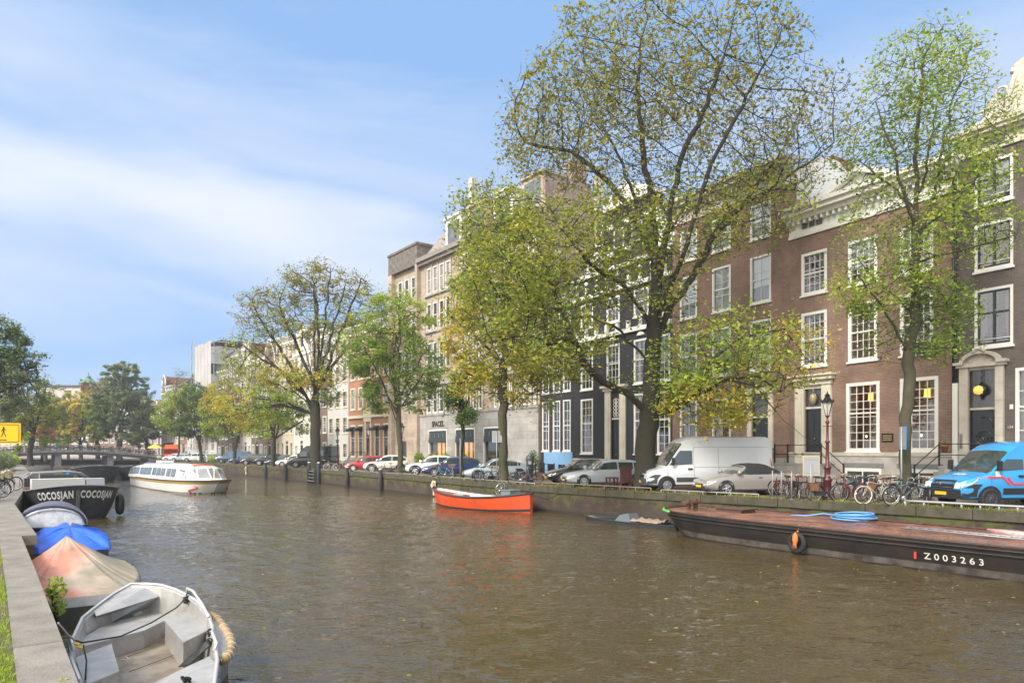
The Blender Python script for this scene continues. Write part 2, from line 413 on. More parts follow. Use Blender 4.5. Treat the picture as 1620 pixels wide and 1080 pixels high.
for k in range(46):
    lam = .32*(5.0**(rs.rand()**1.25)); th = rs.normal(R(80),R(30)); kk = 2*math.pi/lam; s_ = .038*(1.0 if lam < 1 else .8)
    ph = kk*(gx*math.cos(th)+gy*math.sin(th))+rs.rand()*6.28+.8*np.sin(gx*.31+k)+.8*np.sin(gy*.27+2*k)
    hz_ += s_/kk*np.sin(ph)
patch = .62+.38*np.sin(gx*.23+1.3*np.sin(gy*.11))*np.sin(gy*.17+.9*np.sin(gx*.13+1))
edge = np.minimum(1, np.minimum(np.minimum(gx-X0, X1-gx), np.minimum(gy-Y0, Y1-gy))/3.0)
hz_ *= patch*edge
vs_ = np.stack([gx, gy, WATER+hz_], -1).reshape(-1,3)
ii = np.arange(nx_*ny_).reshape(nx_,ny_); fa = np.stack([ii[:-1,:-1],ii[1:,:-1],ii[1:,1:],ii[:-1,1:]],-1).reshape(-1,4)
n0_ = len(vs_)
ex_ = [(-900,-100),(400,-100),(400,420),(-900,420),(X0,Y0),(X1,Y0),(X1,Y1),(X0,Y1)]
vs_ = np.concatenate([vs_, np.array([(a,b,WATER) for a,b in ex_])]); fl_ = fa.tolist()+[[n0_+a for a in q] for q in ((0,1,5,4),(1,2,6,5),(2,3,7,6),(3,0,4,7))]
me = bpy.data.meshes.new('water'); me.from_pydata(vs_.tolist(), [], fl_); me.materials.append(water_mat()); me.polygons.foreach_set('use_smooth', [True]*len(fl_)); me.update()
wo = bpy.data.objects.new('water', me); col.objects.link(wo); tag(wo, kind='structure')

# ---- bridge
M_conc = mat('bridge girder', (.18,.175,.17), .8, noise=.4, nscale=2)
M_abut = mat('abutment brick', (.16,.12,.09), .9, noise=.4, nscale=1.5)
M_iron = mat('dark painted iron', (.018,.02,.02), .45)
bA = Vector((-91.5,121)); bB = Vector((-71.3,136.9)); bl = (bB-bA).length
bang = math.atan2(bB.y-bA.y, bB.x-bA.x)
br = thing('bridge', 'low arched canal bridge crowded with bicycles in the distance', 'bridge', (bA.x,bA.y,0), bang)
def bz(u): return .95+1.2*(1-((u-bl*.42)/(bl*.58))**2)
us = [bl*i/16 for i in range(17)]
mb = MB()
for i in range(16):
    u0,u1 = us[i],us[i+1]
    mb.add([(u0,-.3,bz(u0)),(u1,-.3,bz(u1)),(u1,9,bz(u1)),(u0,9,bz(u0)),(u0,-.3,bz(u0)-.35),(u1,-.3,bz(u1)-.35),(u1,9,bz(u1)-.35),(u0,9,bz(u0)-.35)],
      [(0,1,2,3),(4,7,6,5),(0,4,5,1),(3,2,6,7)], False)
mb.build('deck', M_conc, br)
mb = MB()
for i in range(16):
    u0,u1 = us[i],us[i+1]
    mb.add([(u0,-.1,bz(u0)-.36),(u1,-.1,bz(u1)-.36),(u1,-.1,bz(u1)-.85),(u0,-.1,bz(u0)-.85),(u0,.2,bz(u0)-.36),(u1,.2,bz(u1)-.36),(u1,.2,bz(u1)-.85),(u0,.2,bz(u0)-.85)],[(0,3,2,1),(4,5,6,7),(3,7,6,2)], False)
mb.build('girder', mat('rusty girder', (.085,.08,.075), .7, noise=.3), br)
for u in (bl*.36, bl*.69):
    mb = MB(); mb.box(u-.7,u+.7,.1,8.5,-3.1,-.95); mb.build('pier', M_abut, br)
    mb = MB()
    for k in range(4): mb = MB(); mb.box(u-.5,u+.5,.3+k*2.4,.9+k*2.4,-.95,bz(u)-.86); mb.build('pier_head', M_conc, br)
for u0,u1 in ((-6,1.4),(bl-1.4,bl+5)):
    mb = MB(); mb.box(u0,u1,-.2,9.2,-3.1,.5); mb.build('abutment', M_abut, br)
for y in (0,8.7):
    mb = MB()
    for i in range(49):
        u = bl*i/48; mb.box(u-.02,u+.02,y-.02,y+.02,bz(u),bz(u)+.95)
    for h in (.5,.95):
        mb.tube([(u,y,bz(u)+h) for u in us], .03, 5)
    mb.build('railing', M_iron, br)
BR_M = Matrix.Translation((bA.x,bA.y,0)) @ Matrix.Rotation(bang, 4, 'Z')
# ============================================================ houses
random.seed(11)
M_white = mat('white paint on wood', (.74,.73,.69), .45, noise=.06, nscale=1.2)
M_cream = mat('cream stucco', (.66,.61,.50), .7, noise=.12, nscale=1.5)
M_stonew = mat('pale sandstone', (.52,.48,.41), .8, noise=.18, nscale=1.2, bump=.2)
M_greys = brick_mat('grey ashlar', (.40,.38,.36), (.33,.315,.30), (.22,.21,.20), bw=1.3, bh=.62, msize=.012, stain=.35)
M_black = mat('black gloss paint', (.014,.016,.018), .25)
M_doorb = mat('dark green black door', (.012,.018,.022), .2)
M_roof = mat('slate and tile roof', (.075,.065,.06), .8, noise=.35, nscale=3, bump=.4)
M_roofred = mat('dark red pantile', (.16,.07,.045), .8, noise=.3, nscale=3, bump=.5)
M_room = mat('dark room', (.20,.10,.065), .9, noise=.5, nscale=1.1)
M_curt = mat('curtain cloth', (.36,.24,.17), .9)
M_blind = mat('white blind', (.80,.79,.75), .8)
M_glass = glass_mat('window glass', refl=.14)
M_lit = mat('glowing lampshade', (.9,.4,.08), .6, emit=(1,.34,.05), estr=2.2)
M_bulb = mat('lamp bulb', (1,.8,.4), .6, emit=(1,.62,.2), estr=7)
def pane_mat(k):
    nm = 'far window pane %s' % 'abcd'[k]
    if nm in _m: return _m[nm]
    c = ((.035,.042,.05),(.10,.11,.12),(.22,.22,.21),(.05,.05,.05))[k]
    return mat(nm, c, .08, spec=.9, noise=.6, nscale=.9)
M_lead = mat('lead grey trim', (.20,.20,.20), .6, noise=.2)

FL_A = Vector((19.87+.533*7, 30.40-.846*7))
class House:
    def __init__(s, label, A, B, H, depth=10, cat='house', name='canal_house', near=False, group=None):
        s.A = Vector(A); s.B = Vector(B); s.W = (s.B-s.A).length; s.H = H; s.depth = depth; s.near = near
        s.ang = math.atan2(s.B.y-s.A.y, s.B.x-s.A.x)
        s.root = thing(name, label, cat, (s.A.x,s.A.y,0), s.ang, group)
        s.holes = []; s.cache = {}
    def U(s, px):
        r = (px-810)/F; d = s.B-s.A; t = (r*s.A.y-s.A.x)/(d.x-r*d.y); return t*s.W
    def D(s, px):
        u = s.U(px); return s.A.y+(s.B.y-s.A.y)*u/s.W
    def Z(s, px, py): return zz(py, s.D(px))
    def wall(s, m, thick_rev=.16, extra_top=None):
        us = sorted({0, s.W}|{h[0] for h in s.holes}|{h[1] for h in s.holes}); zs = sorted({0, s.H}|{h[2] for h in s.holes}|{h[3] for h in s.holes})
        us = [u for u in us if -1e-6 <= u <= s.W+1e-6]; zs = [z for z in zs if -1e-6 <= z <= s.H+1e-6]
        mb = MB()
        for i in range(len(us)-1):
            for j in range(len(zs)-1):
                cu, cz = (us[i]+us[i+1])/2, (zs[j]+zs[j+1])/2
                if any(h[0] < cu < h[1] and h[2] < cz < h[3] for h in s.holes): continue
                mb.quad((us[i],0,zs[j]),(us[i+1],0,zs[j]),(us[i+1],0,zs[j+1]),(us[i],0,zs[j+1]))
        for (a,b,c,d) in s.holes:
            r = thick_rev
            mb.quad((a,0,c),(a,0,d),(a,r,d),(a,r,c)); mb.quad((b,0,c),(b,r,c),(b,r,d),(b,0,d))
            mb.quad((a,0,d),(b,0,d),(b,r,d),(a,r,d)); mb.quad((a,0,c),(a,r,c),(b,r,c),(b,0,c))
        W,H,D = s.W,s.H,s.depth
        mb.quad((0,0,0),(0,0,H),(0,D,H),(0,D,0)); mb.quad((W,0,0),(W,D,0),(W,D,H),(W,0,H))
        mb.quad((0,D,0),(0,D,H),(W,D,H),(W,D,0)); mb.quad((0,0,H),(W,0,H),(W,D,H),(0,D,H))
        return mb.build('wall', m, s.root)
    def window(s, u0, u1, z0, z1, nx=2, ny=3, sash=.5, fm=None, style='near', casing=.11, curtain=None, arch=False, sill=True, lamp=None, bar=.028):
        """u0..u1,z0..z1 outer casing"""
        fm = fm or M_white
        s.holes.append((u0+.02,u1-.02,z0+.02,z1-.02))
        w, h = u1-u0, z1-z0
        key = (round(w,2), round(h,2), nx, ny, sash, fm.name, casing, sill, style, curtain, lamp)
        if key in s.cache:
            src = s.cache[key]; c = src.copy(); col.objects.link(c); c.location = (u0,0,z0)
            for g in s.cache[key, 'k']:
                e = g.copy(); col.objects.link(e); e.parent = c
            return c
        mb = MB(); c = casing; y0,y1 = -.025,.10
        mb.box(0,c,y0,y1,0,h); mb.box(w-c,w,y0,y1,0,h); mb.box(c,w-c,y0,y1,h-c,h); mb.box(c,w-c,y0,y1,0,c)
        b = bar; zi0,zi1 = c,h-c; zm = zi0+(zi1-zi0)*sash
        if sash: mb.box(c,w-c,.03,.098,zm-.035,zm+.035)
        for i in range(1,nx):
            x = c+(w-2*c)*i/nx; mb.box(x-b/2,x+b/2,.045,.095,zi0,zi1)
        if ny > 1:
            for i in range(1,ny):
                z = zi0+(zi1-zi0)*i/ny
                if sash and abs(z-zm) < .06: continue
                mb.box(c,w-c,.047,.093,z-b/2,z+b/2)
        f = mb.build('window', fm, s.root); f.location = (u0,0,z0)
        ks = []
        mb = MB(); mb.quad((c,.08,c),(w-c,.08,c),(w-c,.08,h-c),(c,.08,h-c))
        if style == 'near': p = mb.build('pane', M_glass, f)
        else: p = mb.build('pane', pane_mat(random.choice((0,0,1,3,2))), f)
        ks.append(p)
        if sill:
            mb = MB(); mb.box(-.06,w+.06,-.09,.02,-.09,-.002); ks.append(mb.build('sill', fm, f))
        if style == 'near':
            mb = MB(); mb.box(-.35,w+.35,1.5,1.55,-.3,h+.3); mb.box(-.35,w+.35,.2,1.5,-.34,-.30); mb.box(-.35,w+.35,.2,1.5,h+.30,h+.34)
            mb.box(-.39,-.35,.2,1.5,-.3,h+.3); mb.box(w+.35,w+.39,.2,1.5,-.3,h+.3)
            ks.append(mb.build('room', M_room, f))
            if curtain in ('side','full'):
                mb = MB(); mb.smooth = True
                cw = w*.24 if curtain == 'side' else w*.5
                for x0 in (c*.5, w-c*.5-cw):
                    n = 22; vs = []
                    for k in range(n+1):
                        x = x0+cw*k/n; y = .26+.035*math.sin(k*1.9+x0)
                        vs += [(x,y,c*.5),(x,y,h-c*.5)]
                    mb.add(vs, [(2*k,2*k+2,2*k+3,2*k+1) for k in range(n)])
                ks.append(mb.build('curtain', M_curt, f))
            if curtain == 'blind':
                mb = MB(); mb.box(c*.6,w-c*.6,.16,.175,h*.35,h-c*.5); ks.append(mb.build('blind', M_blind, f))
            if curtain == 'blindfull':
                mb = MB(); mb.box(c*.6,w-c*.6,.16,.175,c,h-c*.5); ks.append(mb.build('blind', M_blind, f))
            if lamp == 'shade':
                mb = MB(); mb.lathe([(.16,0),(.30,-.02),(.33,-.42),(.16,-.44)], (w*.62,.75,h*.86), 14); mb.tube([(w*.62,.75,h*.86),(w*.62,.75,h+.2)],.012,4); ks.append(mb.build('lamp_shade', M_lit, f))
                mb = MB()
                for x in (w*.3,w*.7): mb.lathe([(.02,-.05),(.05,0),(.02,.06)], (x,.9,h*.22), 8)
                ks.append(mb.build('lamp_bulb', M_bulb, f))
        s.cache[key] = f; s.cache[key, 'k'] = ks
        return f
    def cornice(s, z0, z1, m=None, proj=.55, u0=None, u1=None, dent=True):
        m = m or M_white; u0 = -.05 if u0 is None else u0; u1 = s.W+.05 if u1 is None else u1; h = z1-z0; mb = MB()
        mb.box(u0,u1,-.08,.3,z0,z0+h*.12); mb.box(u0+.02,u1-.02,-.04,.3,z0+h*.12,z0+h*.55)
        mb.box(u0-.05,u1+.05,-proj*.45,.3,z0+h*.55,z0+h*.70); mb.box(u0-.1,u1+.1,-proj*.8,.3,z0+h*.70,z0+h*.86); mb.box(u0-.15,u1+.15,-proj,.3,z0+h*.86,z1)
        if dent:
            n = int((u1-u0)/.32)
            for i in range(n): x = u0+.1+(u1-u0-.2)*i/max(1,n-1); mb.box(x-.06,x+.06,-proj*.40,-.045,z0+h*.42,z0+h*.548)
        return mb.build('cornice', m, s.root)
    def band(s, z0, z1, m, proj=.05, u0=0, u1=None, name='string_course'):
        mb = MB(); mb.box(u0,u1 or s.W,-proj,-.001,z0,z1); return mb.build(name, m, s.root)
    def roof(s, rh, m=None, y0=.2, chim=()):
        mb = MB(); W,H,D = s.W,s.H,s.depth
        mb.prism([(0.02,y0,H+.003),(0.02,D-.02,H+.003),(0.02,D*.6,H+rh),(0.02,D*.4,H+rh)], (W-.04,0,0)); o = mb.build('roof', m or M_roof, s.root)
        for (u,y,w,h) in chim:
            mb = MB(); mb.box(u,u+w,y,y+.6,H+.2,H+rh+h); mb.box(u-.06,u+w+.06,y-.06,y+.66,H+rh+h,H+rh+h+.12)
            for k in (.25,.75): mb.lathe([(.11,0),(.09,.35)], (u+w*k,y+.3,H+rh+h+.12), 8)
            mb.build('chimney', M_brown2, o)
        return o
    def door(s, u0, u1, z0, z1, m=None, surround=None, su=(0,0), stop=0, transom=0, kind=None):
        s.holes.append((u0,u1,z0,z1+transom))
        mb = MB(); mb.box(u0,u1,.10,.15,z0,z1)
        w = u1-u0
        for a,b in ((.06,.45),(.52,.94)):
            for c,d in ((.08,.47),(.53,.92)):
                x0,x1,y0,y1 = u0+w*c,u0+w*d,z0+(z1-z0)*a,z0+(z1-z0)*b
                mb.box(x0,x1,.088,.10,y0,y1); mb.box(x0+.05,x1-.05,.078,.088,y0+.05,y1-.05)
        d_ = mb.build('door', m or M_doorb, s.root)
        mb = MB(); mb.lathe([(.02,0),(.045,.03),(.045,.06),(.01,.08)], (0,0,0), 8, Matrix.Translation((u0+w*.5,.085,z0+1.15)) @ Matrix.Rotation(R(90),4,'X')); mb.build('handle', mat('brass', (.5,.36,.12), .3, metal=1), d_)
        if transom:
            mb = MB(); mb.box(u0,u1,.04,.12,z1,z1+.1); mb.build('transom_bar', surround or M_white, s.root)
            mb = MB(); mb.box(u0,u1,.08,.09,z1+.1,z1+transom); mb.build('fanlight', pane_mat(3), s.root)
        return d_

M_brown = brick_mat('purple brown brick', (.27,.150,.108), (.19,.110,.082), (.28,.215,.17), stain=.42)
M_brown2 = brick_mat('red brown brick', (.28,.145,.10), (.20,.108,.078), (.28,.22,.175), stain=.45)
M_darkbr = brick_mat('dark grey brown brick', (.135,.105,.092), (.095,.08,.072), (.15,.13,.115), stain=.45)
M_blackbr = brick_mat('black painted brick', (.038,.038,.044), (.030,.030,.036), (.025,.025,.028), stain=.2)
M_orange = brick_mat('orange red brick', (.44,.15,.07), (.36,.13,.065), (.36,.28,.22), stain=.15)
M_pink = brick_mat('pinkish party wall', (.46,.30,.25), (.37,.25,.21), (.3,.25,.22), stain=.5)
M_tan = brick_mat('tan sandstone', (.47,.385,.30), (.40,.325,.25), (.33,.27,.21), bw=.9, bh=.4, msize=.010, stain=.42)

# near facade line
dR = Vector((.533,-.846)); P0 = Vector((10.6,45.0))
def fl(px):     # point on near facade line
    r = (px-810)/F; t = (r*P0.y-P0.x)/(dR.x-r*dR.y); return P0+dR*t

def railing(root, pts, h=.95, posts=True, name='railing'):
    mb = MB()
    for hh in (h, h*.5): mb.tube([(x,y,z+hh) for x,y,z in pts], .022, 6)
    for x,y,z in pts:
        mb.box(x-.03,x+.03,y-.03,y+.03,z,z+h); mb.lathe([(.02,0),(.045,.04),(.045,.06),(.01,.1)], (x,y,z+h), 8)
    return mb.build(name, M_black, root)
def stoop(h, u0, u1, n, side, zt, out=1.3, m=None):
    """landing in front of a door, steps going down along the facade to one side"""
    mb = MB(); mb.box(u0,u1,-out,-.01,0,zt)
    for i in range(n):
        z = zt*(n-i)/(n+1); 
        if side > 0: mb.box(u1+.28*i+.002,u1+.28*(i+1),-out+.15,-.03,0,z)
        else: mb.box(u0-.28*(i+1),u0-.28*i-.002,-out+.15,-.03,0,z)
    o = mb.build('stoop', m or M_greys, h.root)
    e = u1+.28*n if side > 0 else u0-.28*n
    a, b = (u0,u1) if side > 0 else (u1,u0)
    railing(h.root, [(a,-out+.06,zt),(b,-out+.06,zt),(e,-out+.2,.35)])
    railing(h.root, [(a,-.12,zt),(a,-out+.06,zt)])
    return o

# ---- G: rightmost, dark brick, stone door surround, number 134
a, b = fl(1516), fl(1516)+dR*7.0
G = House('dark brick canal house at the right edge with carved stone doorway numbered 134', a, b, 15.0, near=True)
for i, (z0,z1) in enumerate(((6.46,8.98),(9.76,11.8),(12.6,14.46))):
    for k, u in enumerate((.66,2.9,5.05)):
        f = G.window(u,u+1.46,z0,z1,1,1,0,curtain=('side','full','blind')[(i+k)%3])
        mb = MB(); w,h = 1.46,z1-z0          # black sashes inside the white casing
        m = M_black
        for x0,x1,c0,c1 in ((.11,.17,.11,h-.11),(w-.17,w-.11,.11,h-.11),(.17,w-.17,.11,.2),(.17,w-.17,h-.18,h-.11),(w/2-.045,w/2+.045,.2,h-.18)):
            mb.box(x0,x1,.03,.075,c0,c1)
        mb.box(.17,w-.17,.032,.073,h*.58-.04,h*.58+.04)
        s_ = mb.build('sash', m, f)
        mb = MB(); mb.tube([(.11,-.02,.33),(w-.11,-.02,.33)],.018,5); mb.build('guard_bar', M_white, f)
G.window(2.2,3.75,1.9,5.45,2,4,.55,casing=.13,curtain='side'); G.window(4.9,6.4,1.9,5.45,2,4,.55,casing=.13,curtain='side')
du0,du1 = .45,1.5
dr = G.door(du0,du1,1.4,3.78,transom=1.72,surround=M_stonew)
mb = MB(); mb.torus(((du0+du1)/2,.085,2.55),(0,1,0),.30,.035,28,6); mb.torus(((du0+du1)/2,.085,2.55),(0,1,0),.18,.02,24,6); mb.torus(((du0+du1)/2,.085,3.1),(0,1,0),.36,.035,16,6,a0=R(-60)+math.pi/2*0,a1=R(60))
mb.build('carving', M_doorb, dr)
mb = MB()
for x0,x1 in ((.10,.449),(1.501,1.80)):
    for k in range(6):
        z0 = 1.2+k*.74; mb.box(x0,x1,-.16,.05,z0,z0+.72); mb.box(x0+.01,x1-.01,-.14,.05,z0+.72,z0+.74)
mb.box(.449,1.501,-.05,.1,5.5,5.64)
mb.box(.0,1.9,-.24,.02,5.64,5.76); mb.box(-.08,.3,-.34,.02,5.76,5.88); mb.box(1.6,1.98,-.34,.02,5.76,5.88)
cx = .95; arc = [(cx+.66*math.cos(t), 5.77+.42*math.sin(t)) for t in [math.pi*i/16 for i in range(17)]]
arc2 = [(cx+.80*math.cos(t), 5.80+.52*math.sin(t)) for t in [math.pi*i/16 for i in range(17)]]
mb.prism([(x,-.12,z) for x,z in arc], (0,.14,0))
for i in range(16):
    mb.prism([(arc[i][0],-.32,arc[i][1]),(arc2[i][0],-.32,arc2[i][1]),(arc2[i+1][0],-.32,arc2[i+1][1]),(arc[i+1][0],-.32,arc[i+1][1])],(0,.34,0))
for t in range(9):
    an = math.pi*(t+1)/10; mb.lathe([(.02,-.06),(.08,-.03),(.1,.0),(.06,.05),(.01,.07)], (cx+.2*math.cos(an),-.3,6.22+.17*math.sin(an)), 7)
for x in (.55,.75,1.15,1.35): mb.torus((x,-.13,5.95+(.08 if x in (.75,1.15) else 0)),(0,1,0),.08,.025,14,5)
mb.build('door_surround', M_stonew, G.root)
mb = MB(); mb.lathe([(.06,.35),(.10,.25),(.22,.2),(.27,.05),(.27,-.05),(.2,-.2),(.06,-.25),(.02,-.42)], (cx,-.02,4.62), 12); mb.tube([(cx,-.02,4.9),(cx,-.02,5.5)],.02,5)
ln_ = mb.build('lantern', M_black, G.root)
mb = MB(); mb.lathe([(.02,-.2),(.16,-.13),(.2,0),(.16,.13),(.02,.2)], (cx-.04,-.22,4.62), 12); mb.build('lamp_glass', mat('amber lantern glass', (.9,.5,.12), .2, emit=(1,.38,.06), estr=.7), ln_)
stoop(G, -.2, 2.0, 4, -1, 1.35)
mb = MB(); MT = Matrix.Translation((1.9,-.02,2.95)) @ Matrix.Rotation(R(90),4,'X')
add_text(mb, '134', .15, MT, .01); mb.build('house_number', mat('pale metal digits', (.6,.58,.52), .4), G.root)
mb = MB(); mb.box(2.0,2.12,-.04,-.002,3.75,3.95); mb.box(2.035,2.085,-.055,-.04,3.8,3.9); mb.build('door_bell', M_white, G.root)
mb = MB(); mb.box(.14,.24,-.19,-.161,2.1,2.75)
for k in range(4): mb.box(.17,.21,-.2,-.19,2.16+k*.14,2.2+k*.14)
mb.build('bell_panel', M_lead, G.root)
G.band(0,1.85,mat('stained plinth', (.33,.31,.29), .85, noise=.3),.08,name='plinth'); G.band(1.85,1.97,M_stonew,.12)
# cornice attic and neck gable
for k in range(3):
    x = .9+k*2.1; mb = MB(); mb.box(x,x+.95,-.1,-.082,15.0+.12,15.0+.42); mb.build('attic_window', pane_mat(3), G.root)
G.cornice(14.85,15.9,M_stonew,.5,dent=False)
pts = [(.1,15.9)]
for t in range(9): an = math.pi/2*t/8; pts.append((.25+2.0*math.sin(an)*.95, 15.95+1.35*(1-math.cos(an))))
pts += [(2.3,17.7),(2.1,17.75),(2.1,17.85)]
for t in range(13): an = math.pi*t/12; pts.append((3.5-1.45*math.cos(an), 17.85+.5*math.sin(an)))
rp = [(7.0-x,z) for x,z in pts[:12]][::-1]
gb = MB(); gb.prism([(x,-.12,z) for x,z in pts+rp], (0,.45,0)); gable = gb.build('gable', M_stonew, G.root)
tr = MB(); tr.tube([(x,-.16,z+.04) for x,z in pts[:12]], .1, 6); tr.tube([(7-x,-.16,z+.04) for x,z in pts[:12]], .1, 6)
for k in range(26):
    an = random.uniform(0,math.pi*2); x = 1.5+random.uniform(-.5,.5); z = 16.5+random.uniform(-.3,.3)
    tr.torus((x,-.16,z),(0,1,0),random.uniform(.08,.2),.04,12,5)
tr.torus((1.75,-.16,17.1),(0,1,0),.22,.05,16,6); tr.build('carving', M_stonew, gable)
mb = MB(); mb.box(2.6,4.4,-.16,-.12,16.4,17.6); mb.build('gable_brick', M_darkbr, G.root)
G.roof(2.2, M_roof)
G.wall(M_darkbr)
mb = MB(); mb.tube([(-.06,-.14,5.0),(-.06,-.14,15.0)], .06, 8); mb.build('drain_pipe', M_black, G.root)
mb = MB(); mb.box(-.16,.05,-.2,-.05,.2,5.0); mb.build('pipe_casing', M_white, G.root)

# ---- F: broad brown brick house with pediment
Fh = House('broad brown brick canal house with white pediment cornice and lit ground floor windows', fl(1250), fl(1514.5), 13.7, near=True)
cols = [(1268,1313),(1342,1392),(1424,1481)]
for z0,z1,ny in ((6.5,9.4,6),(10.35,12.6,5)):
    for j,(p0,p1) in enumerate(cols):
        Fh.window(Fh.U(p0),Fh.U(p0)+1.5,z0,z1,4,ny,.5,casing=.15,curtain=('side','full' if ny == 6 else 'blind',None if ny == 6 else 'side')[j])
for p0 in (1339,1424): Fh.window(Fh.U(p0),Fh.U(p0)+1.72,1.98,5.42,4,8,.56,casing=.16,curtain='side',lamp='shade')
d0 = Fh.U(1274); Fh.door(d0,d0+1.02,1.5,4.25,transom=1.05)
mb = MB()
for x0,x1 in ((d0-.55,d0-.002),(d0+1.022,d0+1.55)):
    mb.box(x0,x1,-.14,.06,1.3,5.5); mb.box(x0+.12,x1-.12,-.17,-.14,1.7,5.1)
mb.box(d0-.002,d0+1.022,-.06,.09,5.31,5.5)
mb.box(d0-.6,d0+1.6,-.2,.05,5.5,5.75); mb.box(d0-.72,d0+1.72,-.36,.05,5.75,5.95); mb.box(d0-.8,d0+1.8,-.46,.05,5.95,6.05)
mb.build('door_surround', M_cream, Fh.root)
mb = MB(); mb.lathe([(.04,.3),(.16,.22),(.2,0),(.12,-.24),(.03,-.3)], (d0+.5,-.05,4.75), 10); mb.tube([(d0+.5,-.05,5.0),(d0+.5,-.05,5.35)],.02,5); mb.build('lantern', mat('dull lantern glass', (.42,.34,.20), .25), Fh.root)
stoop(Fh, d0-1.0, d0+1.75, 4, 1, 1.35)
Fh.band(0,1.75,mat('stained stone plinth', (.42,.39,.36), .85, noise=.25, nscale=1.1),.09,name='plinth'); Fh.band(1.75,1.93,M_stonew,.14)
for p0 in (1341,1426):
    u = Fh.U(p0); mb = MB(); mb.box(u-.05,u+1.8,-.13,-.091,.2,1.15); mb.build('basement_window_frame', M_white, Fh.root)
    mb = MB(); mb.box(u+.07,u+.83,-.14,-.131,.3,.98); mb.box(u+.9,u+1.68,-.14,-.131,.3,.98); mb.build('basement_window', pane_mat(3), Fh.root)
    mb = MB(); mb.box(u-.15,u+1.9,-.13,-.091,1.18,1.4); mb.build('lintel', M_lead, Fh.root)
mb = MB(); x = Fh.U(1395.5); mb.box(x,x+.55,-.05,-.002,2.45,2.85); pq = mb.build('name_plate', M_black, Fh.root)
mb = MB()
for k in range(3): mb.box(x+.06,x+.49,-.056,-.05,2.72-k*.1,2.75-k*.1)
mb.build('lettering', mat('gilt', (.5,.38,.12), .4), pq)
# cornice
Fh.cornice(13.55,15.1,M_white,.75)
mb = MB(); u = Fh.U(1270)
for k in range(3): mb.box(u+k*.42,u+k*.42+.34,-.1,-.082,13.95,14.28)
mb.build('attic_window', pane_mat(3), Fh.root)
pu0,pu1 = Fh.U(1322),Fh.U(1414); pc = (pu0+pu1)/2
mb = MB(); mb.prism([(pu0+.2,-.3,15.1),(pu1-.2,-.3,15.1),(pc,-.3,15.75)],(0,.9,0))
for x0,x1 in ((pu0-.1,pc),(pu1+.1,pc)):
    d = .28; mb.prism([(x0,-.62,15.12),(x0,-.62,15.12+d),(x1,-.62,15.8+d),(x1,-.62,15.8)],(0,1.3,0))
mb.build('pediment', M_white, Fh.root)
mb = MB(); mb.torus((pc,-.32,15.5),(0,1,0),.28,.05,18,6); mb.build('oval_window', M_white, Fh.root)
Fh.roof(2.4, M_roof)
Fh.wall(M_brown)
mb = MB(); mb.tube([(Fh.W-.12,-.1,1.9),(Fh.W-.12,-.1,14.6)], .055, 8); mb.build('drain_pipe', M_black, Fh.root)

# ---- E: taller brown brick
E = House('tall red brown brick house behind the big tree with white blinds in its windows', fl(1064), fl(1249.5), 17.0, near=True)
ecols = [(1076,1.45),(1127,1.42),(1187,1.42)]
for i,(z0,z1) in enumerate(((2.2,5.2),(6.6,9.5),(10.5,13.2),(14.2,16.2))):
    for j,(p0,w) in enumerate(ecols):
        if i == 0 and j == 2: continue
        E.window(E.U(p0),E.U(p0)+w,z0,z1,2,(2,2,3,2)[i],.5,casing=.12,curtain=(('side','full','side'),('side','blind','side'),('blind','blindfull','blind'),('blindfull','blindfull','blind'))[i][j])
d0 = E.U(1190); E.door(d0,d0+1.15,1.2,3.9,transom=1.2)
mb = MB(); mb.box(d0-.3,d0-.002,-.1,.05,1.0,5.3); mb.box(d0+1.152,d0+1.45,-.1,.05,1.0,5.3); mb.box(d0-.4,d0+1.55,-.2,.05,5.3,5.6); mb.build('door_surround', M_cream, E.root)
stoop(E, d0-.5, d0+1.6, 3, -1, 1.15)
E.band(0,1.6,M_greys,.07,name='plinth'); E.cornice(16.7,18.2,M_stonew,.7)
E.roof(2.2, M_roofred)
E.wall(M_brown2)
mb = MB(); mb.prism([(E.W+.002,.6,15.2),(E.W+.002,7.5,15.2),(E.W+.002,7.5,17.2),(E.W+.002,4.5,18.9),(E.W+.002,3.2,18.9),(E.W+.002,.6,17.5)],(.06,0,0)); mb.build('white_side_wall', M_white, E.root)

# ---- D: black house, neck gable
D = House('black painted canal house with white windows and ornate cream doorway', fl(907), fl(1063.5), 15.6, near=True)
dcols = [(919,1.5),(960,1.45),(1003,1.5)]
for i,(z0,z1) in enumerate(((1.8,6.0),(6.7,9.8),(11.4,13.3))):
    for j,(p0,w) in enumerate(dcols):
        if i == 0 and j == 1: continue
        D.window(D.U(p0),D.U(p0)+w,z0,z1,3,(7,5,3)[i],.55,casing=.14,curtain='side' if i else 'full')
D.window(D.U(1040),D.U(1040)+1.2,1.8,6,2,7,.55,casing=.14); D.window(D.U(1040),D.U(1040)+1.2,6.7,9.8,2,5,.55,casing=.14)
d0 = D.U(967); D.door(d0,d0+1.0,.6,4.3,transom=1.6)
mb = MB()
for x0,x1 in ((d0-.62,d0-.002),(d0+1.002,d0+1.62)):
    mb.box(x0,x1,-.12,.06,.1,6.4); mb.box(x0+.14,x1-.14,-.16,-.12,.6,6.0)
mb.box(d0-.75,d0+1.75,-.22,.05,6.4,6.62); mb.box(d0-.85,d0+1.85,-.4,.05,6.62,6.78); mb.build('door_surround', M_cream, D.root)
mb = MB(); c0 = (d0+.5,.03,5.15)
for k in range(5):
    for sgn in (-1,1): mb.torus((c0[0]+sgn*.16,.03,4.62+k*.26),(0,1,0),.12,.025,14,5)
mb.tube([(c0[0],.03,4.45),(c0[0],.03,5.88)],.03,5); mb.build('fanlight_tracery', M_white, D.root)
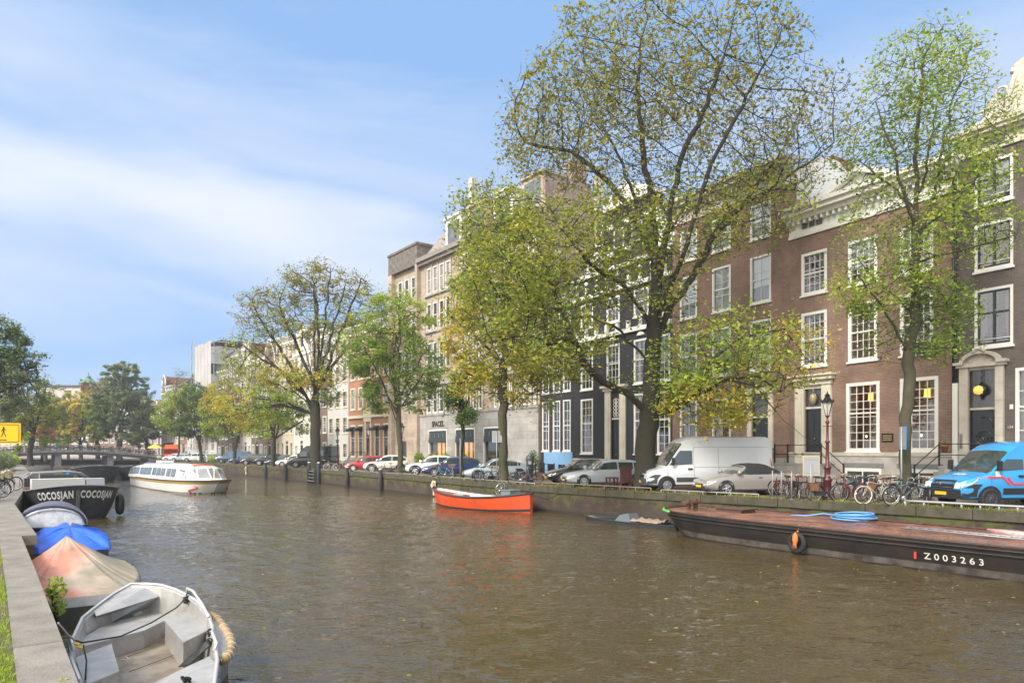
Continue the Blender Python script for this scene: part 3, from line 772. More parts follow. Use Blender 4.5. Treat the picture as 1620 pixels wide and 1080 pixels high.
D.band(0,1.3,mat('worn plinth', (.28,.27,.25), .85, noise=.3),.06,name='plinth',u0=0,u1=d0-.64); D.band(1.3,1.42,M_stonew,.1,u0=0,u1=d0-.64)
for z in (10.4,13.6,15.2): D.band(z,z+.3,M_white,.22)
orn = MB()
for x in [D.W*(k+.5)/9 for k in range(9)]:
    orn.box(x-.13,x+.13,-.2,-.002,10.7,11.25); orn.box(x-.1,x+.1,-.16,-.002,13.9,14.5); orn.lathe([(.05,-.12),(.17,-.05),(.17,.1),(.04,.2)],(x,-.1,14.75),8)
for p0,w in dcols:
    u = D.U(p0)+w/2
    for z in (10.05,): orn.prism([(u+.34*math.cos(math.pi*t/10),-.12,z+.26*math.sin(math.pi*t/10)) for t in range(11)],(0,.118,0))
orn.build('ornament', M_white, D.root)
nu0,nu1 = D.U(955),D.U(1036); nc = (nu0+nu1)/2
mb = MB(); mb.box(nu0,nu1,.002,.8,15.6,19.6); nk = mb.build('neck_gable', M_blackbr, D.root)
mb = MB(); mb.box(nu0-.15,nu1+.15,-.3,.9,19.6,19.9); mb.prism([(nu0-.2,-.3,19.9),(nu1+.2,-.3,19.9),(nc,-.3,21.2)],(0,.6,0))
for sg,x in ((-1,nu0),(1,nu1)):
    mb.prism([(x,-.1,15.62),(x+sg*1.9,-.1,15.62),(x+sg*1.9,-.1,16.3),(x+sg*1.2,-.1,16.8),(x+sg*.8,-.1,17.8),(x+sg*.35,-.1,18.4),(x,-.1,19.0)],(0,.35,0))
for z in (16.2,18.2):
    for x in (nu0+.5,nc-.3,nu1-1.1): mb.box(x,x+.6,-.12,.0,z,z+.35)
mb.build('gable_trim', M_white, nk)
mb = MB()
for x in (nc-1.5,nc+.4): mb.box(x,x+1.1,-.04,.0,16.7,18.1)
mb.build('gable_window', M_white, nk)
mb = MB()
for x in (nc-1.4,nc+.5): mb.box(x,x+.9,-.055,-.041,16.8,18.0)
mb.build('gable_pane', pane_mat(3), nk)
D.roof(3.2, M_roof)
D.wall(M_blackbr)

# ---- D1: dark house with tall glazed ground floor and blue plinth
D1 = House('narrow dark house with tall grey glazed front and light blue plinth', fl(855.5), fl(906.5), 14.2, near=True)
for i,(z0,z1) in enumerate(((2.0,6.1),(6.8,9.8),(10.6,13.2))):
    for p0 in (858,875,891): D1.window(D1.U(p0),D1.U(p0)+1.0,z0,z1,2,(5,4,3)[i],.5,casing=.1,curtain='side' if i else None)
D1.band(0,1.9,mat('light blue stucco', (.20,.38,.62), .7, noise=.12),.1,name='plinth',u0=D1.U(862))
mb = MB()
for p in (868,885): mb.box(D1.U(p),D1.U(p)+.9,-.12,-.101,.25,.9)
mb.build('basement_grille', M_black, D1.root)
D1.cornice(13.6,14.5,M_white,.5); D1.roof(2.6,M_roof); D1.wall(M_blackbr)
railing(D1.root, [(D1.U(866),-1.2,0),(D1.U(880),-1.2,0),(D1.U(896),-1.2,0)])

# ---- C: large tan stone office building
CA, CB = (-13.9,79.7), (2.35,58.15)
C = House('large tan stone office block with square tower and dark green panels over shop windows', CA, CB, 22.3, cat='office building', name='office_building', depth=14)
shop = []
for p0,p1,warm in ((681,708,1),(723,752,1),(768,796,0)):
    u0,u1 = C.U(p0),C.U(p1); C.holes.append((u0,u1,.3,4.1)); shop.append((u0,u1,warm))
u0 = C.U(617+18); 
for (p0,p1,z1) in ((633,643,3.1),(664,671,3.0)):
    C.door(C.U(p0),C.U(p1),.15,z1,m=mat('blue grey door', (.05,.06,.08), .4))
groups = [(674,714,4),(729,765,4),(780,812,4),(826,850,3)]
for (z0,z1) in ((18.7,21.5),(14.8,17.7),(10.6,13.5),(6.0,8.6)):
    for p0,p1,n in groups:
        a,b = C.U(p0),C.U(p1)
        for k in range(n):
            w = (b-a)/n; C.window(a+w*k+.15,a+w*(k+1)-.15,z0,z1,1,1,.55,style='far',casing=.14,sill=False)
        C.band(z0-.25,z0-.02,M_greys,.22,a-.1,b+.1,name='sill_course')
        mb = MB()
        for k in range(n+1):
            x = a+(b-a)*k/n; mb.box(x-.11,x+.11,-.1,-.001,z0,z1+.3)
        mb.build('mullion', M_tan, C.root)
for p0,p1,n in ((628,660,3),):
    for (z0,z1) in ((18.9,21.3),(15,17.4),(11,13.4),(7,9)):
        a,b = C.U(p0),C.U(p1)
        for k in range(n): w = (b-a)/n; C.window(a+w*k+.25,a+w*(k+1)-.25,z0,z1,1,1,.5,style='far',casing=.12,sill=False)
C.wall(M_tan)
uT = C.U(666)
mb = MB(); mb.box(-.2,uT,-.5,6,22.3,24.6); mb.box(-.3,uT+.1,-.6,6.1,24.45,24.7); mb.build('tower_parapet', mat('dark streaked concrete', (.15,.13,.115), .9, noise=.5, nscale=2), C.root)
mb = MB(); mb.box(uT-.5,uT-.02,-.5,-.001,0,22.3); mb.box(-.2,.6,-.5,-.001,0,22.3); mb.build('tower_pier', M_tan, C.root)
mb = MB(); mb.box(uT+.02,C.W,-.14,-.001,0,5.6); 
o = None
# grey stone ground storey with openings: build as panels between shop windows
mb = MB(); edges = sorted([(s0,s1) for s0,s1,_ in shop]); x = uT+.02
for s0,s1 in edges: mb.box(x,s0-.12,-.14,-.001,0,4.25); x = s1+.12
mb.box(x,C.W,-.14,-.001,0,4.25); mb.box(uT+.02,C.W,-.14,-.001,4.25,5.7); mb.box(uT+.02,C.W,-.2,-.001,5.7,5.95); mb.box(uT+.02,C.W,-.3,-.001,8.9,9.25)
mb.build('stone_ground_floor', M_greys, C.root)
for s0,s1,warm in shop:
    mb = MB(); mb.box(s0-.12,s0,-.16,.1,.3,4.2); mb.box(s1,s1+.12,-.16,.1,.3,4.2); mb.box(s0,s1,-.16,.1,4.1,4.25); fr = mb.build('shop_window', M_white, C.root)
    mb = MB(); mb.box(s0,s1,.3,.35,.3,4.1); mb.build('shop_interior', mat('warm shop interior' if warm else 'dim shop interior', (.20,.11,.05) if warm else (.03,.035,.035), .8, noise=.6, nscale=.8), fr)
    if warm:
        mb = MB(); mb.box(s0+(s1-s0)*.35,s0+(s1-s0)*.5,.2,.26,.5,3); mb.box(s0+(s1-s0)*.62,s0+(s1-s0)*.74,.2,.26,.5,3); mb.build('lit_panel', mat('lit amber panel', (.7,.35,.08), .6, emit=(1,.45,.1), estr=.6), fr)
    mb = MB(); mb.quad((s0,.1,.3),(s1,.1,.3),(s1,.1,2.9),(s0,.1,2.9)); mb.build('pane', M_glass, fr)
    mb = MB(); mb.prism([(s0+.02,.02,4.08),(s0+.02,-.17,4.05),(s0+.02,-.26,2.85),(s0+.02,.02,2.85)],(s1-s0-.04,0,0)); aw = mb.build('awning', mat('dark green awning', (.03,.05,.055), .7, noise=.2), fr)
    mb = MB(); n = 4
    for k in range(n):
        cx_ = s0+(s1-s0)*(k+.5)/n; mb.box(cx_-.13,cx_-.06,-.25,-.215,3.4,3.8)
    mb.build('awning_mark', M_lead, aw)
mb = MB(); MT = Matrix.Translation((C.U(685.5),-.16,4.55)) @ Matrix.Rotation(R(90),4,'X') @ Matrix.Scale(.80,4,(1,0,0))
add_text(mb, 'SPACES.', .80, MT, .03, bold=.012); mb.build('lettering', M_black, C.root)
mb = MB(); mb.box(uT,C.W+.1,-.7,.1,22.3,22.75); mb.box(uT,C.W+.1,-.45,.1,21.95,22.3); mb.build('cornice', mat('weathered cornice', (.24,.22,.20), .8, noise=.3), C.root)
mb = MB(); mb.prism([(uT,0.1,22.75),(uT,6,22.75),(uT,6,26),(uT,2.6,26)],(C.W-uT,0,0)); rf = mb.build('mansard_roof', mat('brown grey slates', (.26,.22,.20), .8, noise=.25, nscale=2), C.root)
for p,ww,mm in ((700,3,M_white),(735,3.2,M_tan),(775,3,M_white),(820,3,M_tan)):
    u = C.U(p); mb = MB(); mb.box(u,u+ww,.4,3,22.9,25.9); mb.box(u-.15,u+ww+.15,.2,3,25.9,26.1); dm = mb.build('dormer', mm, rf)
    mb = MB(); mb.box(u+.4,u+ww-.4,.36,.399,23.4,25.5); mb.build('dormer_pane' if False else 'pane', pane_mat(1), rf)
mb = MB(); u = C.U(668); mb.box(u,u+4.5,5,6.5,24,27.6); mb.box(u-.2,u+4.7,4.8,6.7,27.6,28); mb.build('chimney', M_tan, rf)
mb = MB(); u = C.U(703); mb.box(u,u+.6,3,3.6,25,30.8); mb.build('flue', M_stonew, rf)
mb = MB(); u = C.U(712); mb.box(u,u+5,5,9,26,28.2); mb.box(u-.2,u+5.2,4.8,9.2,28.2,28.5); mb.build('roof_hut', M_brown2, rf)
mb = MB()
for k in range(9): x = C.U(712)+k*.5; mb.box(x,x+.05,2.7,2.75,26,27.2)
mb.tube([(C.U(712),2.72,27.2),(C.U(712)+4,2.72,27.2)],.03,4); mb.tube([(C.U(710),3,26),(C.U(710),3,30.6)],.04,4); mb.build('roof_railing', M_iron, rf)
# tall pinkish party wall at the near end
mb = MB(); mb.box(C.W-.02,C.W+.25,.4,12,0,25.2); mb.box(C.W-.6,C.W+.3,3.4,5.2,25.2,27.6); pw = mb.build('party_wall', M_pink, C.root)
mb = MB(); mb.box(C.W+.252,C.W+.5,6.2,7.0,20,27.4); mb.box(C.W+.252,C.W+.35,1.5,2.2,17,19.4); mb.build('flue', M_stonew, pw)

# ---- B: orange brick with awnings
def at40(s): return Vector((-13.9-.643*s, 79.7+.766*s))
B1 = House('orange red brick house with cream window frames and black awnings', at40(11.2), at40(.15), 17.5, near=False)
M_creamf = mat('cream window paint', (.64,.58,.44), .5)
M_awn = mat('black awning', (.015,.015,.017), .6)
n = 4
for i,(z0,z1) in enumerate(((1.2,5.3),(7.2,10),(11,13.4),(14.4,16.4))):
    for k in range(5):
        u = .5+k*2.1
        if i == 0 and k == 2: continue
        f = B1.window(u,u+1.35,z0,z1,1,2,.6,fm=M_creamf,style='far',casing=.2)
        if i == 0:
            mb = MB(); mb.prism([(u+.1,-.02,5.1),(u+.1,-.75,4.75),(u+.1,-.75,4.45),(u+.1,-.02,4.6)],(1.15,0,0)); mb.build('awning', M_awn, B1.root)
B1.door(4.8,5.75,.4,3.6,transom=1.2)
mb = MB(); mb.box(4.4,4.79,-.1,.05,.2,5.6); mb.box(5.76,6.15,-.1,.05,.2,5.6); mb.box(4.3,6.25,-.2,.05,5.6,7.0); mb.build('door_surround', M_creamf, B1.root)
B1.band(6.1,6.45,M_creamf,.25); B1.band(0,1.05,M_greys,.12,name='plinth'); B1.cornice(16.6,17.7,M_white,.6); B1.roof(3,M_roof); 
B1.wall(M_orange)

# ---- the row of houses running away to the bridge
M_walls = [brick_mat('brown brick of far house', (.20,.12,.09), (.15,.10,.08), (.2,.17,.14)), M_cream, M_darkbr, M_blackbr, M_brown2, mat('pale grey stucco', (.5,.49,.47), .8, noise=.1), M_brown, mat('sand plaster', (.48,.42,.33), .8, noise=.12)]
def house_row(p_at, s0, s1, specs, lab):
    s = s0
    for i, (w, H, wm, top, text) in enumerate(specs):
        if s+w > s1+.01: w = s1-s
        if w < 1.5: break
        a, b = p_at(s+w-.02), p_at(s)
        h = House(text, a, b, H, style if False else 10, near=False)
        nb = max(2, int(round(w/2.0))); pitch = w/nb; fl_h = H/(4 if H < 15.5 else 5)
        nz = 4 if H < 15.5 else 5
        for r_ in range(nz):
            z0 = r_*fl_h+(1.1 if r_ == 0 else .9); z1 = (r_+1)*fl_h-.35
            for k in range(nb):
                if r_ == 0 and k == nb//2 and nb > 2:
                    h.door(pitch*k+.4,pitch*k+1.35,.3,2.9,transom=.6); continue
                ww = pitch*.62; u = pitch*k+(pitch-ww)/2
                h.window(u,u+ww,z0,z1,2,3,.5,style='far',casing=.13,sill=(r_ > 0),fm=M_white if i % 3 else M_creamf, bar=.05)
        h.band(0,.75,M_greys,.08,name='plinth')
        wallm = M_walls[wm]
        if top == 'c': h.cornice(H-.2,H+.9,M_white,.55); h.roof(2.6,M_roof,chim=((w*.2,5,1,1.2),))
        else:
            h.band(H-.25,H,M_white,.2)
            c = w/2; nw = w*.28
            pts = [(.05,H),(c-nw-.9,H),(c-nw,H+1.3),(c-nw,H+3.2),(c,H+4.3),(c+nw,H+3.2),(c+nw,H+1.3),(c+nw+.9,H),(w-.05,H)] if top == 'n' else [(.1,H),(c-nw*1.3,H+1.6),(c-nw*.8,H+2.9),(c-nw*.4,H+3.2),(c-nw*.4,H+3.9),(c+nw*.4,H+3.9),(c+nw*.4,H+3.2),(c+nw*.8,H+2.9),(c+nw*1.3,H+1.6),(w-.1,H)]
            mb = MB(); mb.prism([(x,.002,z) for x,z in pts],(0,.4,0)); g = mb.build('gable', wallm, h.root)
            mb = MB()
            for q in range(len(pts)-1): mb.tube([(pts[q][0],-.03,pts[q][1]+.02),(pts[q+1][0],-.03,pts[q+1][1]+.02)],.14,5)
            mb.build('gable_trim', M_white, g)
            mb = MB(); mb.box(c-.4,c+.4,-.03,.0,H+1.0,H+2.4); mb.build('gable_window', pane_mat(0), g)
            mb = MB(); mb.prism([(.1,.4,H+.003),(w-.1,.4,H+.003),(c,.4,H+4)],(0,9,0)); mb.build('roof', M_roofred, h.root)
        h.wall(wallm)
        s += w
texts = [
 (6.2,17.0,5,'c','pale grey stucco house left of the orange brick one'),
 (5.6,17.8,0,'c','brown brick house partly hidden by the second big tree'),
 (6.0,16.2,1,'n','cream gabled house behind the wide yellow green tree'),
 (7.0,18.5,7,'c','tall sand coloured house behind the blue van'),
 (5.5,15.8,4,'b','red brown gabled house right of the scaffold wrapped block'),
 (5.6,17.2,2,'c','dark brick house right of the scaffold wrapped block'),
 (5.6,16.8,5,'n','pale gabled house next to the scaffold wrapped block'),
 (6.2,18.0,0,'c','brown house third to the right of the scaffold wrapped block'),
 (6.5,16.0,2,'c','dark brick house directly touching the scaffold wrapped block'),]
house_row(at40, 11.3, 65.9, texts, 'row')
# scaffold block
sA, sB = at40(74.6), at40(66)
S = House('tall block wrapped in grey scaffold netting', sA, sB, 22, cat='building', name='scaffolded_building', near=False, depth=16)
S.holes = []
for k in range(2): S.window(1+k*4,3.2+k*4,2,5,2,2,.5,style='far')
S.wall(M_walls[5])
M_net = mat('scaffold netting', (.43,.415,.415), .9, noise=.14, nscale=.35, bump=.2, bscale=.8)
mb = MB(); random.seed(5)
def netwall(mb, f, n, zlo, zhi):
    vs = []; m_ = 12
    for i in range(n+1):
        for j in range(m_+1):
            p = f(i/n); k = 0
            vs.append((p[0]+p[2]*k, p[1]+p[3]*k, zlo+(zhi-zlo)*j/m_+(random.uniform(-.25,.25) if j == m_ else 0)))
    mb.add(vs, [(i*(m_+1)+j,(i+1)*(m_+1)+j,(i+1)*(m_+1)+j+1,i*(m_+1)+j+1) for i in range(n) for j in range(m_)], True)
netwall(mb, lambda t: (-.5+t*(S.W+2), -1.5, 0, -1), 10, 5, 22.6)
netwall(mb, lambda t: (S.W+1.5, -1.5+t*16, 1, 0), 10, 18.6, 21.8)
netwall(mb, lambda t: (S.W+1.5, -1.5+t*16, 1, 0), 10, 4, 16.2)
mb.build('netting', M_net, S.root)
mb = MB()
M_pole = mat('galvanised scaffold tube', (.30,.31,.33), .5, metal=.3)
for x in [-2.6,-.7]+[(-.5+k*2.2) for k in range(5)]:
    mb.tube([(x,-1.6,0),(x,-1.6,24.2 if x < 0 else 22.8)], .06 if x < 0 else .025, 4)
for z in [2*k for k in range(12)]:
    mb.tube([(-2.6,-1.6,z+.5),(-.6,-1.6,z+.5)], .05, 4); mb.tube([(-2.6,-1.6,z+.5),(-.6,-1.6,z+2.5)], .035, 4)
for y in [k*2.2 for k in range(8)]:
    mb.tube([(S.W+1.7,-1+y,4),(S.W+1.7,-1+y,23)], .06, 4)
for z in (5,8,11,14,16.3,18.5,20.5,22.6): mb.tube([(S.W+1.72,-1.5,z),(S.W+1.72,14.5,z)], .06, 4)
mb.build('scaffold', M_pole, S.root)
mb = MB(); mb.box(1,S.W-1,1,15,22.0,23.4); mb.box(.2,S.W,.2,15.5,22.9,23.1); mb.build('roof', mat('dark roof deck', (.10,.085,.08), .8, noise=.4), S.root)
texts = [(5.6,15.0,0,'n','brown gabled house left of the scaffold wrapped block'),
 (6.0,13.5,5,'c','pale house two doors left of the scaffold wrapped block'),
 (5.5,14.5,4,'c','red brick house behind the orange tent'),
 (5.5,13.8,1,'c','cream house near the right end of the bridge'),
 (6.0,16.0,2,'c','dark brick house near the right end of the bridge'),
 (5.0,15.5,4,'n','narrow brick house with step like white gable by the bridge')]
house_row(at40, 74.7, 111, texts, 'row2')
# across the head of the canal, beyond the bridge
e0 = at40(111.5)
def cross(s): return Vector((e0.x-.965*s, e0.y+20+.26*s))
texts = []
nm = ['cream','brown','red brick','grey','dark','sand coloured','pale']
wmk = [1,0,4,5,2,7,5]
pos = ['far beyond the bridge, at the right end','far beyond the bridge, second from the right','beyond the middle of the bridge behind trees','beyond the bridge behind the round tree','beyond the bridge left of the round tree','beyond the bridge near the pink tree','beyond the left half of the bridge','beyond the left end of the bridge','far left beyond the yellow sign','farthest left beyond the bridge','beyond the left bank trees','at the far left edge beyond the trees']
for i in range(12):
    texts.append((10+(i*7)%4, 11.5+(i*5)%4, wmk[i%7], 'cnc'[i%3], '%s canal house %s' % (nm[i%7], pos[i])))
house_row(cross, 0, 150, texts, 'row3')
# green roofed turret and white roof block showing above the far trees
t_ = thing('turret', 'small turret with green copper roof above the far trees', 'turret', (dp(140,215).x,215,0))
mb = MB(); mb.box(-1.8,1.8,-1.8,1.8,0,23.2); mb.build('tower', M_cream, t_)
mb = MB(); mb.lathe([(2.9,0),(1.9,.8),(.9,1.8),(.15,2.5),(.08,3.6)], (0,0,23.2), 8, smooth=False); mb.build('roof', mat('green copper', (.06,.24,.15), .7, noise=.15), t_)
t_ = thing('roof_block', 'white flat roofed block above the trees at the far left', 'building', (dp(92,210).x,210,0))
mb = MB(); mb.box(-7,7,0,8,0,21.6); mb.build('wall', M_stonew, t_); mb = MB(); mb.box(-7.3,9.3,-.3,8.3,21.6,22.2); mb.build('roof', M_roof, t_)
mb = MB(); mb.box(2,4,-.05,-.001,18.5,20.6); mb.build('window', pane_mat(0), t_)

# pavement along the facades
mb = MB(); base = [fl(1700), fl(1516), fl(1065), fl(856), Vector(CA), at40(40), at40(76), at40(111)]
base[0] = base[1]+dR*12
strip(mb, off_line(base,-2.4), off_line(base,.3), .10)
o = off_line(base,-2.4)
for i in range(len(o)-1):
    mb.quad((o[i].x,o[i].y,.10),(o[i+1].x,o[i+1].y,.10),(o[i+1].x,o[i+1].y,-.01),(o[i].x,o[i].y,-.01))
tag(mb.build('pavement', M_pavement), kind='structure')
# ============================================================ trees
def leaf_mat():
    m = bpy.data.materials.new('leaves'); m.use_nodes = True; nt = m.node_tree; L = nt.links.new; N = nt.nodes.new
    b = nt.nodes['Principled BSDF']; at = N('ShaderNodeAttribute'); at.attribute_name = 'leafcol'
    b.inputs['Roughness'].default_value = .45; b.inputs['Specular IOR Level'].default_value = .35
    L(at.outputs['Color'], b.inputs['Base Color'])
    t = N('ShaderNodeBsdfTranslucent'); L(at.outputs['Color'], t.inputs['Color'])
    mx = N('ShaderNodeMixShader'); mx.inputs[0].default_value = .5
    L(b.outputs[0], mx.inputs[1]); L(t.outputs[0], mx.inputs[2]); L(mx.outputs[0], nt.nodes['Material Output'].inputs['Surface'])
    return m
M_leaf = leaf_mat()
M_bark = mat('elm bark', (.050,.040,.031), .95, color2=(.030,.032,.017), nscale=2.5, bump=.9, bscale=9)
M_bark2 = mat('pale mossy bark', (.085,.072,.050), .95, color2=(.05,.055,.024), nscale=3, bump=.8, bscale=12)
PAL = {
 'olive': [(.26,.25,.05),(.34,.30,.055),(.21,.24,.05),(.37,.31,.06),(.44,.41,.08)],
 'yellow': [(.62,.56,.07),(.46,.50,.06),(.72,.58,.09),(.34,.44,.06),(.66,.42,.08)],
 'green': [(.20,.30,.055),(.27,.37,.065),(.16,.25,.05),(.34,.42,.07)],
 'lime': [(.32,.44,.06),(.40,.50,.07),(.24,.37,.055),(.50,.52,.08)],
 'mixed': [(.33,.38,.055),(.44,.44,.065),(.25,.31,.05),(.52,.47,.07),(.20,.27,.05)],
 'dark': [(.13,.21,.06),(.17,.26,.065),(.11,.17,.05),(.23,.31,.075)],
 'red': [(.50,.16,.09),(.42,.20,.10),(.58,.20,.12),(.38,.24,.10)],
 'rust': [(.42,.26,.13),(.34,.26,.12),(.46,.28,.13)],
 'greyg': [(.25,.31,.15),(.30,.34,.17),(.21,.27,.12)],
}
def make_tree(label, base, trunkR, limbs, blobs, seed, leafsize=.13, bark=None, step=.55, group=None, attract=1.0, kill=None, name='tree', zbase=0, tipr=.010, LM=5.0):
    """limbs: polylines (world coords, first starts at base); blobs: (centre, (rx,ry,rz), n_attractors, leaves_per_twig, palette, spread)"""
    rnd = random.Random(seed); nr = np.random.RandomState(seed)
    P = [Vector(base)]; par = [-1]
    for li, pl in enumerate(limbs):
        start = Vector(pl[0])
        if li == 0: cur = 0
        else: cur = min(range(len(P)), key=lambda i: (P[i]-start).length_squared)
        prev = P[cur]
        for q in pl[1:]:
            q = Vector(q); n = max(1, int((q-prev).length/step)); a = prev.copy()
            for k in range(1, n+1):
                p = a+(q-a)*k/n
                if k < n: p += Vector((rnd.gauss(0,1),rnd.gauss(0,1),rnd.gauss(0,.6)))*step*.10
                P.append(p); par.append(cur); cur = len(P)-1
            prev = q
    nl = len(P)
    A = []; ab = []
    for bi, (c, r, n, lp, pal, spr) in enumerate(blobs):
        k = int(n*attract*3.2); u = nr.normal(size=(k,3)); u /= np.linalg.norm(u,axis=1)[:,None]
        rad = nr.uniform(0,1,k)**(1/2.2); pts = u*rad[:,None]*np.array(r)+np.array(c)
        A.append(pts); ab += [bi]*k
    A = np.concatenate(A); ab = np.array(ab); alive = np.ones(len(A), bool); kill = kill or step*.95
    node_blob = [0]*len(P)
    near = {}
    Pn = np.array([tuple(p) for p in P])
    best = np.full(len(A), 1e9); bidx = np.zeros(len(A), int)
    new0 = 0
    for it in range(90):
        # update nearest with the newly added nodes
        newp = Pn[new0:]
        if len(newp):
            for s0 in range(0, len(newp), 400):
                ch = newp[s0:s0+400]; idx = np.nonzero(alive)[0]
                if not len(idx): break
                d = ((A[idx][:,None,:]-ch[None,:,:])**2).sum(2); j = d.argmin(1); dm = d[np.arange(len(idx)),j]
                up = dm < best[idx]; ii = idx[up]; best[ii] = dm[up]; bidx[ii] = new0+s0+j[up]
        new0 = len(Pn)
        alive &= best > kill**2
        idx = np.nonzero(alive)[0]
        if not len(idx): break
        dirs = {}
        for i in idx:
            b = bidx[i]; v = A[i]-Pn[b]; v /= (np.linalg.norm(v)+1e-9)
            if b in dirs: dirs[b][0] += v; dirs[b][1] = ab[i]
            else: dirs[b] = [v.copy(), ab[i]]
        add = []
        for b, (v, bl_) in dirs.items():
            v = v+nr.normal(0,.18,3); n_ = np.linalg.norm(v)
            if n_ < .15: v = nr.normal(size=3); n_ = np.linalg.norm(v)
            p = Pn[b]+v/n_*step
            add.append(p); par.append(int(b)); node_blob.append(int(bl_))
        Pn = np.concatenate([Pn, np.array(add)])
        if len(Pn) > 16000: break
    n = len(Pn); ch = [[] for _ in range(n)]
    for i in range(1,n): ch[par[i]].append(i)
    wgt = np.zeros(n)
    order = list(range(n-1,-1,-1))      # parents always precede children
    for i in order:
        wgt[i] = 1 if not ch[i] else wgt[i]+.0
        if par[i] >= 0: wgt[par[i]] += wgt[i]
    rad = tipr+(trunkR-tipr)*(wgt/wgt[0])**.56
    V = [Vector(p) for p in Pn]
    mb = MB(); mb.smooth = True
    stack = [(0,None)]
    while stack:
        i, st = stack.pop(); pts = []; rs = []
        if st is not None: pts.append(V[st]); rs.append(min(rad[st]*.8, rad[i]*1.15))
        while True:
            pts.append(V[i]); rs.append(rad[i])
            if not ch[i]: break
            c = sorted(ch[i], key=lambda k: -wgt[k]); 
            for k in c[1:]: stack.append((k, i))
            i = c[0]
        if len(pts) < 2: continue
        mr_ = rs[0] if st is None else max(rs[1:])
        if st is None:
            pts.insert(0, pts[0]+Vector((0,0,-.05))); rs.insert(0, trunkR*1.35); pts.insert(2, pts[1]+(pts[2]-pts[1])*.5); rs[1] = trunkR*1.22; rs.insert(2, trunkR*1.06)
        k = 10 if mr_ > .25 else 7 if mr_ > .09 else 4 if mr_ > .03 else 3
        mb.tube(pts, rs, k, True, False)
    root = thing(name, label, 'tree', base, 0, group)
    inv = Vector(base)
    mb.v = [(x-inv.x,y-inv.y,z-inv.z) for x,y,z in mb.v]
    # fine twigs beyond the grown ends, then leaves
    tw = [i for i in range(nl, n) if wgt[i] <= 5]
    pts_ = []; tb = mb
    for i in tw:
        pts_.append((V[i]-inv, node_blob[i]))
        if wgt[i] > 2: continue
        d0 = (V[i]-V[par[i]]).normalized()
        for _ in range(2):
            dd = (d0+Vector((rnd.gauss(0,.55),rnd.gauss(0,.55),rnd.gauss(.05,.45)))).normalized(); e = V[i]+dd*step*rnd.uniform(.7,1.4)
            a_ = V[i]-inv; b_ = e-inv; tb.tube([a_, a_+(b_-a_)*.5+Vector((0,0,.02)), b_], [tipr*.75,tipr*.55,tipr*.3], 3, True, False)
            pts_.append((b_, node_blob[i])); pts_.append(((a_+b_)*.5, node_blob[i]))
    mb.build('trunk', bark or M_bark, root)
    vs = []; fs = []; cols = []
    cnt = {}
    for p, b in pts_: cnt[b] = cnt.get(b,0)+1
    for p0_, bi_ in pts_:
        c, r, na, lp, pal, spr = blobs[bi_]
        k = na*lp*LM/cnt[bi_]; k = int(k)+(1 if rnd.random() < k-int(k) else 0)
        cl = math.sin(p0_.x*1.9+1.7*math.sin(p0_.z*1.3+seed))+math.sin(p0_.y*1.7+p0_.z*1.1)+math.sin(p0_.z*2.3+1.3*p0_.x)*.6
        k = int(k*max(.12, 1+.62*cl)+rnd.random())
        if rnd.random() < .25: k = 0
        pa = PAL[pal]; tone = rnd.choice(pa); br_ = rnd.uniform(.8,1.2)
        for _ in range(k):
            p = p0_+Vector((rnd.gauss(0,spr),rnd.gauss(0,spr),rnd.gauss(-spr*.25,spr*.8)))
            a = Vector((rnd.gauss(0,1),rnd.gauss(0,1),rnd.gauss(0,.55)-.25)); a.normalize()
            b = a.cross(Vector((rnd.gauss(0,.5),rnd.gauss(0,.5),1))); 
            if b.length < 1e-3: continue
            b.normalize(); s = leafsize*rnd.uniform(.40,1.35); nrm = a.cross(b)*s*.14
            o = len(vs)
            vs += [tuple(p-a*s*.5), tuple(p+b*s*.33+nrm), tuple(p+a*s*.5), tuple(p-b*s*.33+nrm)]
            fs.append((o,o+1,o+2)); fs.append((o,o+2,o+3))
            t = tone if rnd.random() < .65 else rnd.choice(pa); q = br_*rnd.uniform(.8,1.2)
            cols += [t[0]*q,t[1]*q,t[2]*q,1]*4
    me = bpy.data.meshes.new('crown'); me.from_pydata(vs, [], fs); me.materials.append(M_leaf)
    ca = me.color_attributes.new('leafcol', 'FLOAT_COLOR', 'POINT'); ca.data.foreach_set('color', cols)
    me.update(); o = bpy.data.objects.new('crown', me); col.objects.link(o); o.parent = root
    print('tree', label[:30], 'nodes', n, 'leaves', len(fs)//2)
    return root

def PX(d):      # closure: photo position at depth d (+ dy)
    return lambda px, py, dy=0.0: Vector(((px-810)/F*(d+dy), d+dy, zz(py, d+dy)))
def blob(d, px, py, rx, ry, n, lp, pal, dy=0, ry_d=None, spr=.22):
    s = (d+dy)/F; return (tuple(PX(d)(px,py,dy)), (rx*s, (ry_d if ry_d else min(rx,ry)*s*.9), ry*s), n, lp, pal, spr)

